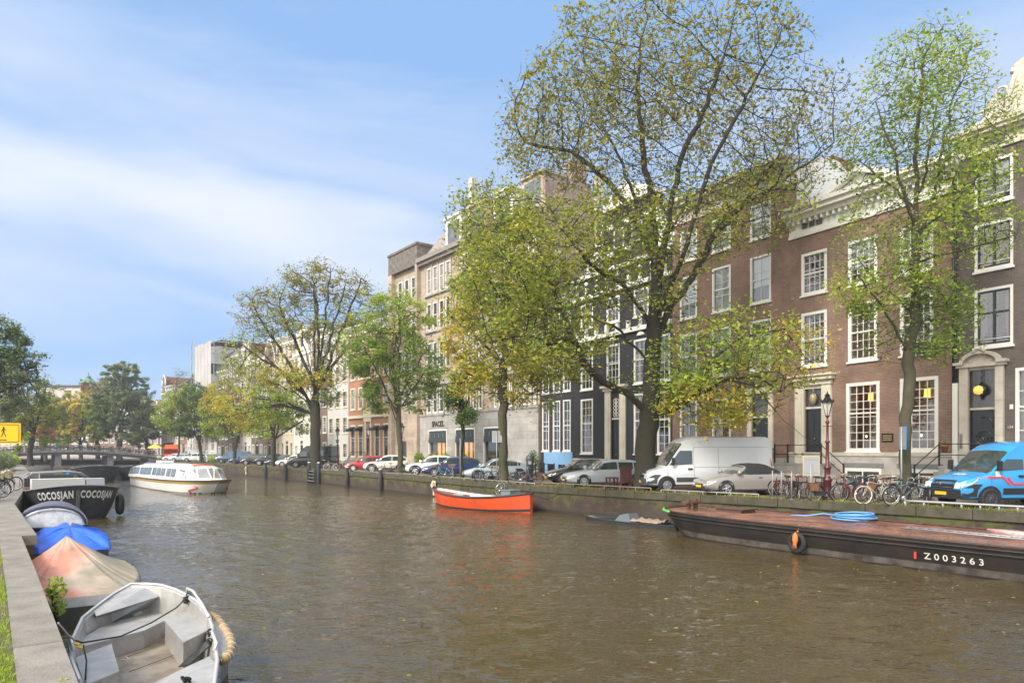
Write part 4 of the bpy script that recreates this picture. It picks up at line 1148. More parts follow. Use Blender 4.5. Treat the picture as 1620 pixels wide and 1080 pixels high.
# ---- the big elm
b0 = qp(1018,.9); d = b0.y; q = PX(d)
base = Vector((b0.x,b0.y,0))
limbs = [
 [base, q(1021,700), q(1028,640), q(1033,560), q(1036,490), q(1038,400), q(1032,320,.5), q(1018,240,.8), q(1008,150,1), q(1015,60,1)],
 [q(1036,470), q(1050,400,-.5), q(1062,320,-1), q(1078,250,-1.5), q(1110,180,-2), q(1145,90,-2)],
 [q(1018,655), q(990,620,-.5), q(955,605,-1), q(925,575,-1.8), q(905,535,-2), q(888,490,-2), q(868,440,-2), q(850,390,-2)],
 [q(905,535,-2), q(870,545,-3), q(830,530,-3.5), q(780,540,-4)],
 [q(888,490,-2), q(840,480,-1), q(800,470,-1)],
 [q(1028,575), q(1000,545,.5), q(970,515,1), q(935,500,1.5), q(890,505,2), q(850,520,3)],
 [q(1034,535), q(1015,490,-.5), q(990,455,-1), q(950,430,-2), q(920,400,-3), q(880,350,-3)],
 [q(1038,410), q(1005,350,1), q(965,290,2), q(905,240,3), q(830,225,3)],
 [q(1037,390), q(1008,320,2), q(975,240,4), q(940,170,5), q(900,110,6)],
 [q(1033,545), q(1060,485,.5), q(1095,440,1), q(1130,370,1), q(1175,325,1.5), q(1240,285,2), q(1320,225,2)],
 [q(1175,325,1.5), q(1230,250,3), q(1270,170,4)],
 [q(1036,520), q(1066,440,-1), q(1088,385,-1.5), q(1112,300,-2), q(1135,240,-2.5), q(1175,170,-3), q(1210,100,-4)],
 [q(1022,660), q(1060,650,-.5), q(1100,625,-1), q(1150,600,-2), q(1200,595,-2.5), q(1235,620,-3)],
 [q(1100,625,-1), q(1125,570,-1.5), q(1170,535,-2), q(1240,520,-2)],
 [q(1150,600,-2), q(1195,610,-2.6), q(1240,665,-3.1), q(1285,700,-3.5), q(1306,722,-3.6)],
 [q(1038,405), q(1070,350,4), q(1100,280,6), q(1120,200,7)],
]
blobs = [
 blob(d,1000,110,140,95,420,2.3,'olive',0,5.5,.24), blob(d,1150,115,115,85,330,2.3,'olive',-1,5,.24),
 blob(d,900,190,115,90,330,2.4,'olive',1,5,.24), blob(d,1040,230,200,110,480,2.0,'olive',0,6.5,.24),
 blob(d,1250,215,95,85,300,2.0,'olive',1,5,.24), blob(d,1180,320,110,70,240,2.6,'mixed',1,4.5,.24),
 blob(d,850,225,70,50,110,2.6,'olive',2,3,.22),
 blob(d,1050,370,130,80,220,3.2,'mixed',0,5,.25), blob(d,930,400,120,85,260,4.2,'mixed',-1,4.5,.26),
 blob(d,830,440,120,105,360,5.0,'mixed',-2,4.5,.27), blob(d,780,350,70,50,120,4.2,'mixed',-1,3,.26), blob(d,850,540,120,60,230,5.0,'mixed',-3,4,.27),
 blob(d,1160,575,135,85,330,3.1,'lime',-2,3.5,.30), blob(d,1130,640,90,38,130,4.0,'yellow',-1.5,3,.24), blob(d,1250,560,60,60,90,2.8,'yellow',-2,2,.22),
 blob(d,1090,610,40,45,70,5,'green',-.5,2,.24), blob(d,1000,470,110,50,100,3.2,'mixed',-1,3,.25),
]
make_tree('very large spreading elm on the quay behind the white van', base, .50, limbs, blobs, 4, .20, M_bark, step=.44, attract=.9, tipr=.006, LM=5.0)

# ---- slender tree on the right
b0 = qp(1432,1.6); d = b0.y; q = PX(d); base = Vector((b0.x,b0.y,0))
limbs = [
 [base, q(1432,700), q(1437,640), q(1438,560), q(1447,490), q(1450,400), q(1450,300,.3), q(1452,200,.3), q(1462,90)],
 [q(1438,560), q(1415,515,-.5), q(1385,470,-1), q(1350,430,-1.3)],
 [q(1441,500), q(1420,470,.4), q(1390,450,.5)],
 [q(1450,380), q(1475,320,.5), q(1490,240,.6), q(1510,150,.8)],
 [q(1449,360), q(1430,300,-.5), q(1410,230,-1), q(1385,160,-1)],
 [q(1451,370), q(1490,340,-1), q(1540,290,-1.6), q(1590,210,-2)],
 [q(1450,340), q(1465,260,1), q(1480,180,1.5), q(1500,80,2)],
 [q(1450,420), q(1500,400,-1), q(1560,385,-2), q(1610,370,-2)],
 [q(1449,330), q(1405,290,.5), q(1350,250,1)],
]
blobs = [
 blob(d,1460,120,85,80,330,2.6,'lime',0,2.2,.18), blob(d,1420,230,90,80,300,2.6,'green',0,2.2,.18), blob(d,1510,210,80,90,300,2.6,'lime',0,2.2,.18),
 blob(d,1550,270,60,50,170,3.4,'lime',-1,1.6,.18), blob(d,1450,330,110,60,240,3.0,'lime',0,2.2,.18), blob(d,1520,370,90,50,210,3.2,'lime',-1,2,.18),
 blob(d,1400,450,80,50,210,3.8,'lime',-.5,1.8,.18), blob(d,1470,500,60,60,200,3.8,'green',0,1.8,.18), blob(d,1370,400,50,40,100,3,'green',-.5,1.4,.18), blob(d,1500,548,50,18,70,4,'green',-.5,1.2,.16), blob(d,1395,545,28,30,40,3.5,'green',0,1,.16),
]
make_tree('slim tall light green tree with knobbly trunk behind the bicycles', base, .21, limbs, blobs, 8, .145, M_bark2, step=.38, attract=.9, tipr=.005, LM=3.4)

def street_tree(label, px, off, trunkR, spec, seed, bark=None, fork=.35, leafsize=.15, step=.6, nlimb=6, base=None, top=None, group=None, tipr=.012, attract=1.0, LM=5.0):
    """automatic limbs: trunk to a fork, then limbs reaching into each blob"""
    b0 = base or qp(px, off); d = b0.y; q = PX(d); base = Vector((b0.x,b0.y,b0.z if len(b0) > 2 else 0)); rnd = random.Random(seed)
    blobs = [blob(d,*s) for s in spec]
    top = Vector(max(blobs, key=lambda b: b[0][2])[0]); fk = base+(top-base)*fork; fk.x = base.x+(top.x-base.x)*.2; fk.y = base.y
    limbs = [[base, base+Vector((rnd.uniform(-.1,.1),0,(fk.z-base.z)*.5)), fk, fk+(top-fk)*.5+Vector((rnd.uniform(-.4,.4),0,0)), top]]
    for b in blobs:
        c = Vector(b[0])
        for _ in range(2):
            e = c+Vector((rnd.uniform(-.6,.6)*b[1][0],rnd.uniform(-.7,.7)*b[1][1],rnd.uniform(-.2,.6)*b[1][2]))
            t = rnd.uniform(0,.5); st = fk+(top-fk)*t*.5
            if e.z < st.z+.5: st = fk-Vector((0,0,rnd.uniform(0,.6)))
            mid = st+(e-st)*.5+Vector((0,0,abs(e.x-st.x)*.12-.2))
            limbs.append([st, mid, e])
    return make_tree(label, base, trunkR, limbs, blobs, seed, leafsize, bark or M_bark, step, group, attract, tipr=tipr, LM=LM)

G_T = None
street_tree('yellow green tree between the big elm and the stone office block', 797, 1.0, .30,
 [(800,470,90,75,300,5.5,'lime'),(745,520,50,60,150,5.5,'yellow'),(860,560,60,60,170,5,'mixed'),(790,590,80,45,220,5.5,'yellow'),(785,392,52,60,160,4.5,'mixed'),(835,620,55,28,80,4,'mixed'),(845,345,58,44,110,2.8,'mixed'),(792,325,38,34,60,2.8,'mixed')], 21, M_bark2, .42, .22, LM=5.0)
street_tree('fresh green tree in front of the office tower', 632, 1.0, .24,
 [(625,500,48,42,170,5.5,'lime'),(600,560,52,48,200,5.5,'green'),(655,580,50,50,170,5,'green'),(625,625,55,30,150,5.5,'green'),(575,530,28,35,60,5,'lime'),(680,625,26,20,50,5,'green')], 22, M_bark2, .36, .22, step=.7, LM=6)
street_tree('broad old tree with a long low limb behind the black van', 498, .9, .55,
 [(500,455,60,40,260,3.4,'olive'),(430,495,55,45,240,3.4,'olive'),(560,470,45,40,150,3.0,'olive'),(500,520,90,40,260,4.0,'mixed'),(400,560,45,35,150,4.5,'mixed'),(470,600,75,35,260,5.5,'yellow'),(430,640,60,30,170,5.5,'lime'),(385,650,50,30,120,5,'yellow'),(540,560,45,40,150,3.5,'mixed'),(500,625,40,18,60,5,'green')], 23, M_bark, .30, .23, step=.75, LM=5.5)
street_tree('dark green rounded tree behind the tour boat', 318, 1.0, .28,
 [(310,640,38,32,260,7,'dark'),(300,665,42,26,230,7,'dark'),(335,668,42,26,200,7,'dark'),(285,645,24,28,110,6,'mixed'),(262,655,18,20,60,6,'lime')], 24, M_bark, .25, .30, step=.8, LM=7)
street_tree('yellow green tree left of the blue van', 372, 1.2, .25,
 [(355,640,40,34,220,6.5,'yellow'),(385,600,36,32,170,6,'mixed'),(345,670,34,22,120,7,'lime'),(395,660,32,28,160,7,'lime')], 25, M_bark, .3, .24, step=.85)
street_tree('bushy green tree above the dark parked cars', 432, 1.4, .26,
 [(440,650,40,26,150,6.5,'green'),(415,670,36,22,120,6.5,'lime'),(465,665,30,22,90,6,'green')], 26, M_bark, .35, .24, step=.8)
street_tree('thin pale topped tree behind the dark green one', 283, 2.0, .18,
 [(287,610,22,26,80,2.2,'greyg'),(275,640,24,24,110,5,'lime'),(270,665,24,18,70,5,'mixed')], 27, M_bark, .4, .26, step=.85)
# young ivy clad sapling by the shop awnings
street_tree('small ivy covered tree in front of the office block shop windows', 731, 1.6, .14,
 [(724,628,18,18,100,8,'dark'),(730,655,15,24,130,9,'dark'),(738,600,20,14,60,7,'green'),], 28, M_bark, .5, .20, step=.5)

# ---- left bank and beyond the bridge
def far_tree(label, px, d, R_, spec, seed, **k):
    return street_tree(label, px, 0, R_, spec, seed, base=Vector(((px-810)/F*d, d, 0)), **k)
far_tree('large dark green tree leaning in at the left edge', -70, 58, .5,
 [(-15,560,60,50,260,4.5,'dark'),(5,610,45,45,240,4.5,'greyg'),(30,600,32,40,170,3.8,'greyg'),(-40,520,50,40,150,5,'dark'),(0,545,30,28,90,5,'dark')], 31, leafsize=.24, step=.8, LM=7)
far_tree('grey green tree on the left bank behind the yellow sign', 48, 92, .35,
 [(48,650,36,36,240,5,'mixed'),(20,660,36,30,170,5,'greyg'),(60,620,22,26,90,4,'greyg'),(35,690,36,16,90,6,'lime')], 32, leafsize=.26, step=.95, LM=7)
far_tree('pinkish red leaved small tree at the left end of the bridge', 66, 128, .22,
 [(68,688,14,11,110,9,'red')], 33, leafsize=.26, step=.8)
far_tree('rust tinted tree beyond the bridge', 95, 158, .3,
 [(98,655,22,28,170,7,'rust'),(85,670,20,18,90,7,'rust')], 34, leafsize=.42, step=1.2, LM=9)
far_tree('yellow green tree beyond the middle of the bridge', 128, 152, .4,
 [(125,660,30,36,260,8,'yellow'),(140,680,26,20,120,8,'yellow'),(110,690,20,14,90,8,'lime')], 35, leafsize=.42, step=1.2, LM=9)
far_tree('tall domed grey green tree beyond the right half of the bridge', 189, 150, .6,
 [(195,600,30,24,210,7,'greyg'),(195,640,44,38,420,8,'greyg'),(170,660,34,30,210,8,'green'),(210,680,28,20,110,8,'greyg')], 36, leafsize=.44, step=1.3, LM=9)
far_tree('dull green tree left of the tall domed one', 155, 165, .5,
 [(160,645,26,40,240,8,'mixed'),(145,620,18,18,70,7,'rust')], 37, leafsize=.44, step=1.3, LM=9)
far_tree('rusty autumn tree behind the red one at the left end of the bridge', 108, 162, .3,
 [(108,668,22,24,170,7,'rust'),(92,690,18,14,90,7,'mixed')], 38, leafsize=.42, step=1.2, LM=8)
far_tree('low green tree beyond the right quarter of the bridge', 232, 158, .35,
 [(232,668,20,26,170,8,'green'),(222,690,20,14,90,8,'greyg')], 39, leafsize=.42, step=1.2, LM=8)
far_tree('olive tree beyond the left bank behind the yellow sign', 72, 140, .35,
 [(74,652,24,26,200,7,'mixed'),(60,672,22,20,120,7,'greyg')], 40, leafsize=.40, step=1.2, LM=8)
# ============================================================ vehicles
random.seed(17)
M_tyre = mat('tyre rubber', (.018,.018,.018), .8)
M_rim = mat('alloy rim', (.55,.56,.58), .3, metal=.7)
M_plastic = mat('black trim plastic', (.02,.02,.022), .5)
M_cglass = mat('car glass', (.035,.05,.05), .03, spec=1.0, coat=.5)
M_hl = mat('headlight glass', (.75,.78,.8), .1, spec=.9, coat=.6)
M_tl = mat('tail light red', (.5,.02,.02), .2, coat=.5)
M_plate = mat('yellow number plate', (.75,.50,.03), .5)
M_chrome = mat('chrome', (.7,.7,.7), .15, metal=1)
def paint(name, c, rough=.28): return mat(name, c, rough, coat=.7, spec=.5)

class CarShape:
    """body lofted from cross sections; x forward, z up"""
    def __init__(s, L, W, zb, shoulder, roof, tumble=.74, nose_taper=.14, tail_taper=.08):
        s.L, s.W, s.zb, s.sh, s.rf, s.tb = L, W, zb, shoulder, roof, tumble; s.nt, s.tt = nose_taper, tail_taper
        xs = sorted({p[0] for p in shoulder}|{p[0] for p in roof})
        ex = []
        for a, b in zip(xs[:-1], xs[1:]):
            n = max(1, int((b-a)/.22)); ex += [a+(b-a)*k/n for k in range(n)]
        s.xs = ex+[xs[-1]]
    def itp(s, tab, x):
        if x <= tab[0][0]: return tab[0][1]
        for (a,za),(b,zb) in zip(tab[:-1], tab[1:]):
            if x <= b: t = (x-a)/(b-a); return za+(zb-za)*t
        return tab[-1][1]
    def half(s, x):
        h = s.L/2; t = abs(x)/h; w = s.W/2*(1-(s.nt if x > 0 else s.tt)*t**7-.02*t**2)
        zs = s.itp(s.sh, x); zb = s.zb+(.10*max(0,t-.9)/.1)
        inc = s.rf[0][0] <= x <= s.rf[-1][0]
        zt = max(s.itp(s.rf, x) if inc else zs, zs); k = min(1, (zt-zs)/.42)
        hood = [(w*.86, zs+.025), (w*.62, zs+.045), (0, zs+.065)]
        y6 = w*(.93-(.93-s.tb)*min(1,(zt-zs)/(s.H()-s.sh_mid())))
        cab = [(y6, zt-.06), (y6*.84, zt-.005), (0, zt+.03)]
        up = [tuple(h_[i]*(1-k)+c_[i]*k for i in (0,1)) for h_, c_ in zip(hood, cab)]
        return [(0,zb),(w*.82,zb),(w*.965,zb+.09),(w,zb+(zs-zb)*.5),(w*.985,zs-.07),(w*.94,zs)]+up
    def H(s): return max(z for x,z in s.rf)
    def sh_mid(s): return s.itp(s.sh, 0)
    def body(s):
        rings = []
        for x in s.xs:
            hp = s.half(x); rings.append([(x,y,z) for y,z in hp]+[(x,-y,z) for y,z in hp[-2:0:-1]])
        mb = MB(); mb.rings(rings, True, True, True); return mb
    def y_at(s, x, z):
        hp = s.half(x)
        if z <= hp[2][1]: return hp[2][0]
        for (ya,za),(yb,zb_) in zip(hp[2:-1], hp[3:]):
            if za <= z <= zb_ and zb_ > za: return ya+(yb-ya)*(z-za)/(zb_-za)
        return hp[-3][0]
    def patch(s, mb, poly, off=.006, side=0, sub=1):
        pts = []
        for i in range(len(poly)):
            a, b = poly[i], poly[(i+1)%len(poly)]
            for k in range(sub): pts.append((a[0]+(b[0]-a[0])*k/sub, a[1]+(b[1]-a[1])*k/sub))
        for sg in ((1,-1) if side == 0 else (side,)):
            mb.poly([(x, sg*(s.y_at(x,z)+off), z) for x,z in pts])
    def strip_glass(s, mb, a, b, lo, hi, off=.010, side=0, nx=8, nz=3):
        for sg in ((1,-1) if side == 0 else (side,)):
            vs = []
            for i in range(nx+1):
                x = a+(b-a)*i/nx; z0, z1 = lo(x), max(hi(x), lo(x)+.005)
                for j in range(nz+1):
                    z = z0+(z1-z0)*j/nz; vs.append((x, sg*(s.y_at(x,z)+off), z))
            mb.add(vs, [(i*(nz+1)+j,(i+1)*(nz+1)+j,(i+1)*(nz+1)+j+1,i*(nz+1)+j+1) for i in range(nx) for j in range(nz)], False)
    def top_strip(s, mb, x0, x1, off=.008, inset=.93, n=4):
        """glass following the sloping screen between x0 and x1"""
        rows = []
        for i in range(n+1):
            x = x0+(x1-x0)*i/n; hp = s.half(x)
            a,b,c = hp[-3],hp[-2],hp[-1]
            rows.append([(x,-a[0]*inset,a[1]),(x,-b[0],b[1]),(x,0,c[1]),(x,b[0],b[1]),(x,a[0]*inset,a[1])])
        dxs = 1 if x1 > x0 else -1
        z0 = rows[0][2][2]; z1 = rows[-1][2][2]; sl = Vector((-(z1-z0),0,abs(x1-x0)))
        if x1 < x0: sl.x = -sl.x
        sl.normalize(); 
        if x1 < x0: sl = Vector(((z1-z0),0,(x0-x1))).normalized()
        vs = [tuple(Vector(p)+sl*off) for r in rows for p in r]
        mb.add(vs, [(i*5+j,i*5+j+1,(i+1)*5+j+1,(i+1)*5+j) for i in range(n) for j in range(4)], False)

def wheel(root, x, y, r, sg, rimm, spokes=5, rr=.68, width=.2, cover=None):
    M = Matrix.Translation((x, y, r)) @ Matrix.Rotation(R(-90*sg), 4, 'X')
    mb = MB(); mb.lathe([(r*rr,-width*.5),(r*.9,-width*.5),(r,-width*.36),(r,width*.3),(r*.93,width*.46),(r*rr,width*.5),(r*rr,width*.2)], (0,0,-width*.5), 22, M)
    t = mb.build('wheel', M_tyre, root)
    mb = MB(); mb.torus((0,0,-.02), (0,0,1), r*rr*.97, r*.06, 20, 5)
    for k in range(spokes):
        a = 2*math.pi*k/spokes; c, s_ = math.cos(a), math.sin(a); ww = r*(.13 if spokes < 8 else .07)
        mb.prism([(c*r*.1-s_*ww,s_*r*.1+c*ww,-.03),(c*r*.1+s_*ww,s_*r*.1-c*ww,-.03),(c*r*rr*.95+s_*ww*.8,s_*r*rr*.95-c*ww*.8,-.03),(c*r*rr*.95-s_*ww*.8,s_*r*rr*.95+c*ww*.8,-.03)], (0,0,.025))
    mb.lathe([(r*.17,-.03),(r*.17,.0),(r*.06,.01)], (0,0,0), 10)
    if cover: mb.lathe([(r*rr*.9,-.04),(r*rr*.88,-.032),(.02,-.03)], (0,0,0), 18)
    mb.v = [tuple(M @ Vector(p)) for p in mb.v]; mb.build('rim', rimm, t)

def make_car(label, pm, kind, loc, rz, cat='car', name='parked_car', spokes=5, rimm=None, soft=None, group='cars parked along the far quay', clad=None, plate=True, **o):
    K = {
     'hatch': dict(L=4.2,W=1.78,zb=.22,sh=[(-2.1,.80),(-1.9,.95),(-.6,.97),(.75,.93),(1.35,.84),(1.95,.70),(2.1,.60)],rf=[(-2.02,.97),(-1.75,1.28),(-1.2,1.46),(-.3,1.49),(.25,1.42),(1.15,.9)],wr=.32,wx=(1.28,-1.28)),
     'wagon': dict(L=4.82,W=1.84,zb=.22,sh=[(-2.41,.80),(-2.2,.98),(-.6,.98),(.75,.94),(1.6,.84),(2.25,.70),(2.41,.58)],rf=[(-2.34,.98),(-2.0,1.36),(-1.4,1.48),(-.2,1.51),(.35,1.44),(1.25,.92)],wr=.335,wx=(1.5,-1.4)),
     'suv': dict(L=4.3,W=1.84,zb=.27,sh=[(-2.15,.90),(-2.0,1.08),(-.6,1.06),(.75,1.02),(1.5,.92),(2.02,.80),(2.15,.62)],rf=[(-2.1,1.08),(-1.8,1.42),(-1.2,1.60),(-.2,1.62),(.3,1.52),(1.2,1.0)],wr=.36,wx=(1.36,-1.3)),
     'coupe': dict(L=4.85,W=1.88,zb=.2,sh=[(-2.42,.80),(-2.2,.96),(-.6,.93),(.9,.88),(1.7,.76),(2.3,.60),(2.42,.5)],rf=[(-2.2,.98),(-1.5,1.26),(-.8,1.42),(-.1,1.47),(.4,1.40),(1.45,.84)],wr=.36,wx=(1.52,-1.42)),
     'cabrio': dict(L=4.65,W=1.76,zb=.2,sh=[(-2.32,.78),(-2.15,.93),(-.9,.95),(.8,.93),(1.7,.80),(2.25,.66),(2.32,.55)],rf=[(-1.55,.96),(-1.1,1.24),(-.6,1.38),(.05,1.41),(.42,1.34),(1.15,.93)],wr=.32,wx=(1.42,-1.2)),
    }[kind]
    K = {**K, **o}
    S_ = CarShape(K['L'],K['W'],K['zb'],K['sh'],K['rf'])
    root = thing(name, label, cat, loc, rz, group)
    S_.body().build('body', pm, root, 40)
    rf = K['rf']; H = max(z for x,z in rf); hw = K['W']/2; L_ = K['L']; r = K['wr']
    xA = rf[-1][0]; xB = rf[-2][0]; xD = rf[0][0]; xE = rf[1][0]
    zsh = S_.itp(K['sh'],0)
    # arches, cladding
    for wx in K['wx']:
        n = 18; R2 = r+.065
        poly = [(wx+R2*math.cos(math.pi*k/n), r+R2*math.sin(math.pi*k/n)) for k in range(n+1)]
        poly = poly+[(wx-R2,K['zb']-.01),(wx+R2,K['zb']-.01)]
        for sg in (1,-1): mb = MB(); S_.patch(mb, poly, .008, sg); mb.build('wheel_arch', M_plastic, root)
    if clad:
        mb = MB()
        for wx in K['wx']:
            n = 16; Ra, Rb = r+.065, r+.15
            for k in range(n):
                a,b = math.pi*k/n, math.pi*(k+1)/n
                S_.patch(mb, [(wx+Ra*math.cos(a),r+Ra*math.sin(a)),(wx+Rb*math.cos(a),r+Rb*math.sin(a)),(wx+Rb*math.cos(b),r+Rb*math.sin(b)),(wx+Ra*math.cos(b),r+Ra*math.sin(b))], .014)
        S_.patch(mb, [(K['wx'][1]+r+.14,K['zb']+.02),(K['wx'][0]-r-.14,K['zb']+.02),(K['wx'][0]-r-.14,K['zb']+.17),(K['wx'][1]+r+.14,K['zb']+.17)], .012)
        mb.build('cladding', M_plastic, root)
    # side glass in two or three lights
    def roofz(x): return S_.itp(rf, x)-.115
    gz = zsh+.03
    x_f = xA-.12; cuts = [(xB-.75, x_f), (xB-1.65, xB-.83)] + ([(max(xE+.05,xB-2.4), xB-1.72)] if kind in ('wagon','suv','coupe') else [])
    if kind == 'cabrio': cuts = [(xB-.85,x_f),(xB-1.35,xB-.92)]
    for a, b in cuts:
        for sg in (1,-1):
            mb = MB(); S_.strip_glass(mb, a, b, lambda x: S_.itp(K['sh'],x)+.03, roofz, .012, sg); mb.build('side_window', M_cglass, root)
    mb = MB(); S_.top_strip(mb, xA-.10, xB+.04, .012); mb.build('windscreen', M_cglass, root)
    if not soft:
        mb = MB(); S_.top_strip(mb, xD+.08, xE-.02, .012, .9); mb.build('rear_window', M_cglass, root)
    else:
        mb = MB(); rows = []
        for i in range(13):
            x = xD+(xB-xD)*i/12; hp = S_.half(x); hp = hp[5:]
            rows.append([(x,y*1.012,z+.014) for y,z in hp]+[(x,-y*1.012,z+.014) for y,z in hp[-2::-1]])
        mb.rings(rows, False, False, True); mb.build('soft_top', soft, root)
        mb = MB(); S_.top_strip(mb, xD+.14, xE-.05, .03, .6); mb.build('rear_window', M_cglass, root)
    # front end
    nose = L_/2; zf = S_.itp(K['sh'],nose); yn = S_.half(nose)[3][0]
    for sg in (1,-1):
        mb = MB(); z1 = S_.itp(K['sh'],nose-.1)-.03; z0 = z1-.16
        mb.poly([(nose+.006,sg*yn*.55,z0-.02),(nose+.006,sg*yn*.95,z0),(nose+.006,sg*yn*.95,zf-.02),(nose+.006,sg*yn*.6,zf-.03)])
        S_.patch(mb, [(nose-.02,z0),(nose-.02,zf-.02),(nose-.42,S_.itp(K['sh'],nose-.42)-.06),(nose-.40,S_.itp(K['sh'],nose-.42)-.13)], .012, sg)
        mb.build('headlight', M_hl, root)
        mb = MB(); zt_ = S_.itp(K['sh'],-nose+.15)
        mb.poly([(-nose-.006,sg*yn*.6,zt_-.24),(-nose-.006,sg*yn*.98,zt_-.24),(-nose-.006,sg*yn*.98,zt_-.14),(-nose-.006,sg*yn*.6,zt_-.14)])
        S_.patch(mb, [(-nose+.02,zt_-.24),(-nose+.3,zt_-.22),(-nose+.28,zt_-.06),(-nose+.08,zt_-.08),(-nose+.02,zt_-.14)], .012, sg)
        mb.build('tail_light', M_tl, root)
        mb = MB(); ym = S_.y_at(xA-.3,zsh)+.02
        mb.lathe([(.02,0),(.09,.03),(.11,.1),(.08,.18),(.02,.2)], (xA-.32,sg*(ym+.10),zsh+.0), 8); mb.box(xA-.36,xA-.3,min(sg*ym,sg*(ym+.08)),max(sg*ym,sg*(ym+.08)),zsh+.02,zsh+.05); mb.build('mirror', pm, root)
    mb = MB(); mb.box(nose+.004,nose+.02,-yn*.5,yn*.5,zf-.16,zf-.03)
    for k in range(3): mb.box(nose+.02,nose+.026,-yn*.48,yn*.48,zf-.145+k*.045,zf-.13+k*.045)
    mb.box(nose+.003,nose+.03,-yn*.85,yn*.85,K['zb']+.1,K['zb']+.2); mb.build('grille', M_plastic, root)
    if plate:
        mb = MB(); mb.box(nose+.031,nose+.045,-.26,.26,.36,.47); mb.build('number_plate', M_plate, root)
    # shut lines and handles
    mb = MB()
    for x in (xB-.79, xB+.30 if kind != 'cabrio' else xB+.34, xB-1.68):
        if x < xE and kind != 'wagon': continue
        S_.patch(mb, [(x-.006,K['zb']+.14),(x+.006,K['zb']+.14),(x+.006,zsh-.01),(x-.006,zsh-.01)], .005)
    S_.patch(mb, [(nose-.55,K['zb']+.32),(nose-.54,K['zb']+.32),(nose-.5,S_.itp(K['sh'],nose-.5)-.02),(nose-.51,S_.itp(K['sh'],nose-.5)-.02)], .005)
    mb.build('panel_gaps', M_plastic, root)
    for x in (xB-.62, xB-1.52):
        if kind in ('cabrio','coupe') and x < xB-1: continue
        for sg in (1,-1):
            mb = MB(); y = S_.y_at(x,zsh-.1)+.012; mb.box(x-.09,x+.09,min(sg*y,sg*(y+.03)),max(sg*y,sg*(y+.03)),zsh-.12,zsh-.09); mb.build('door_handle', pm, root)
    for wx in K['wx']:
        for sg in (1,-1): wheel(root, wx, sg*(hw+.012), r, sg, rimm or M_rim, spokes)
    return root

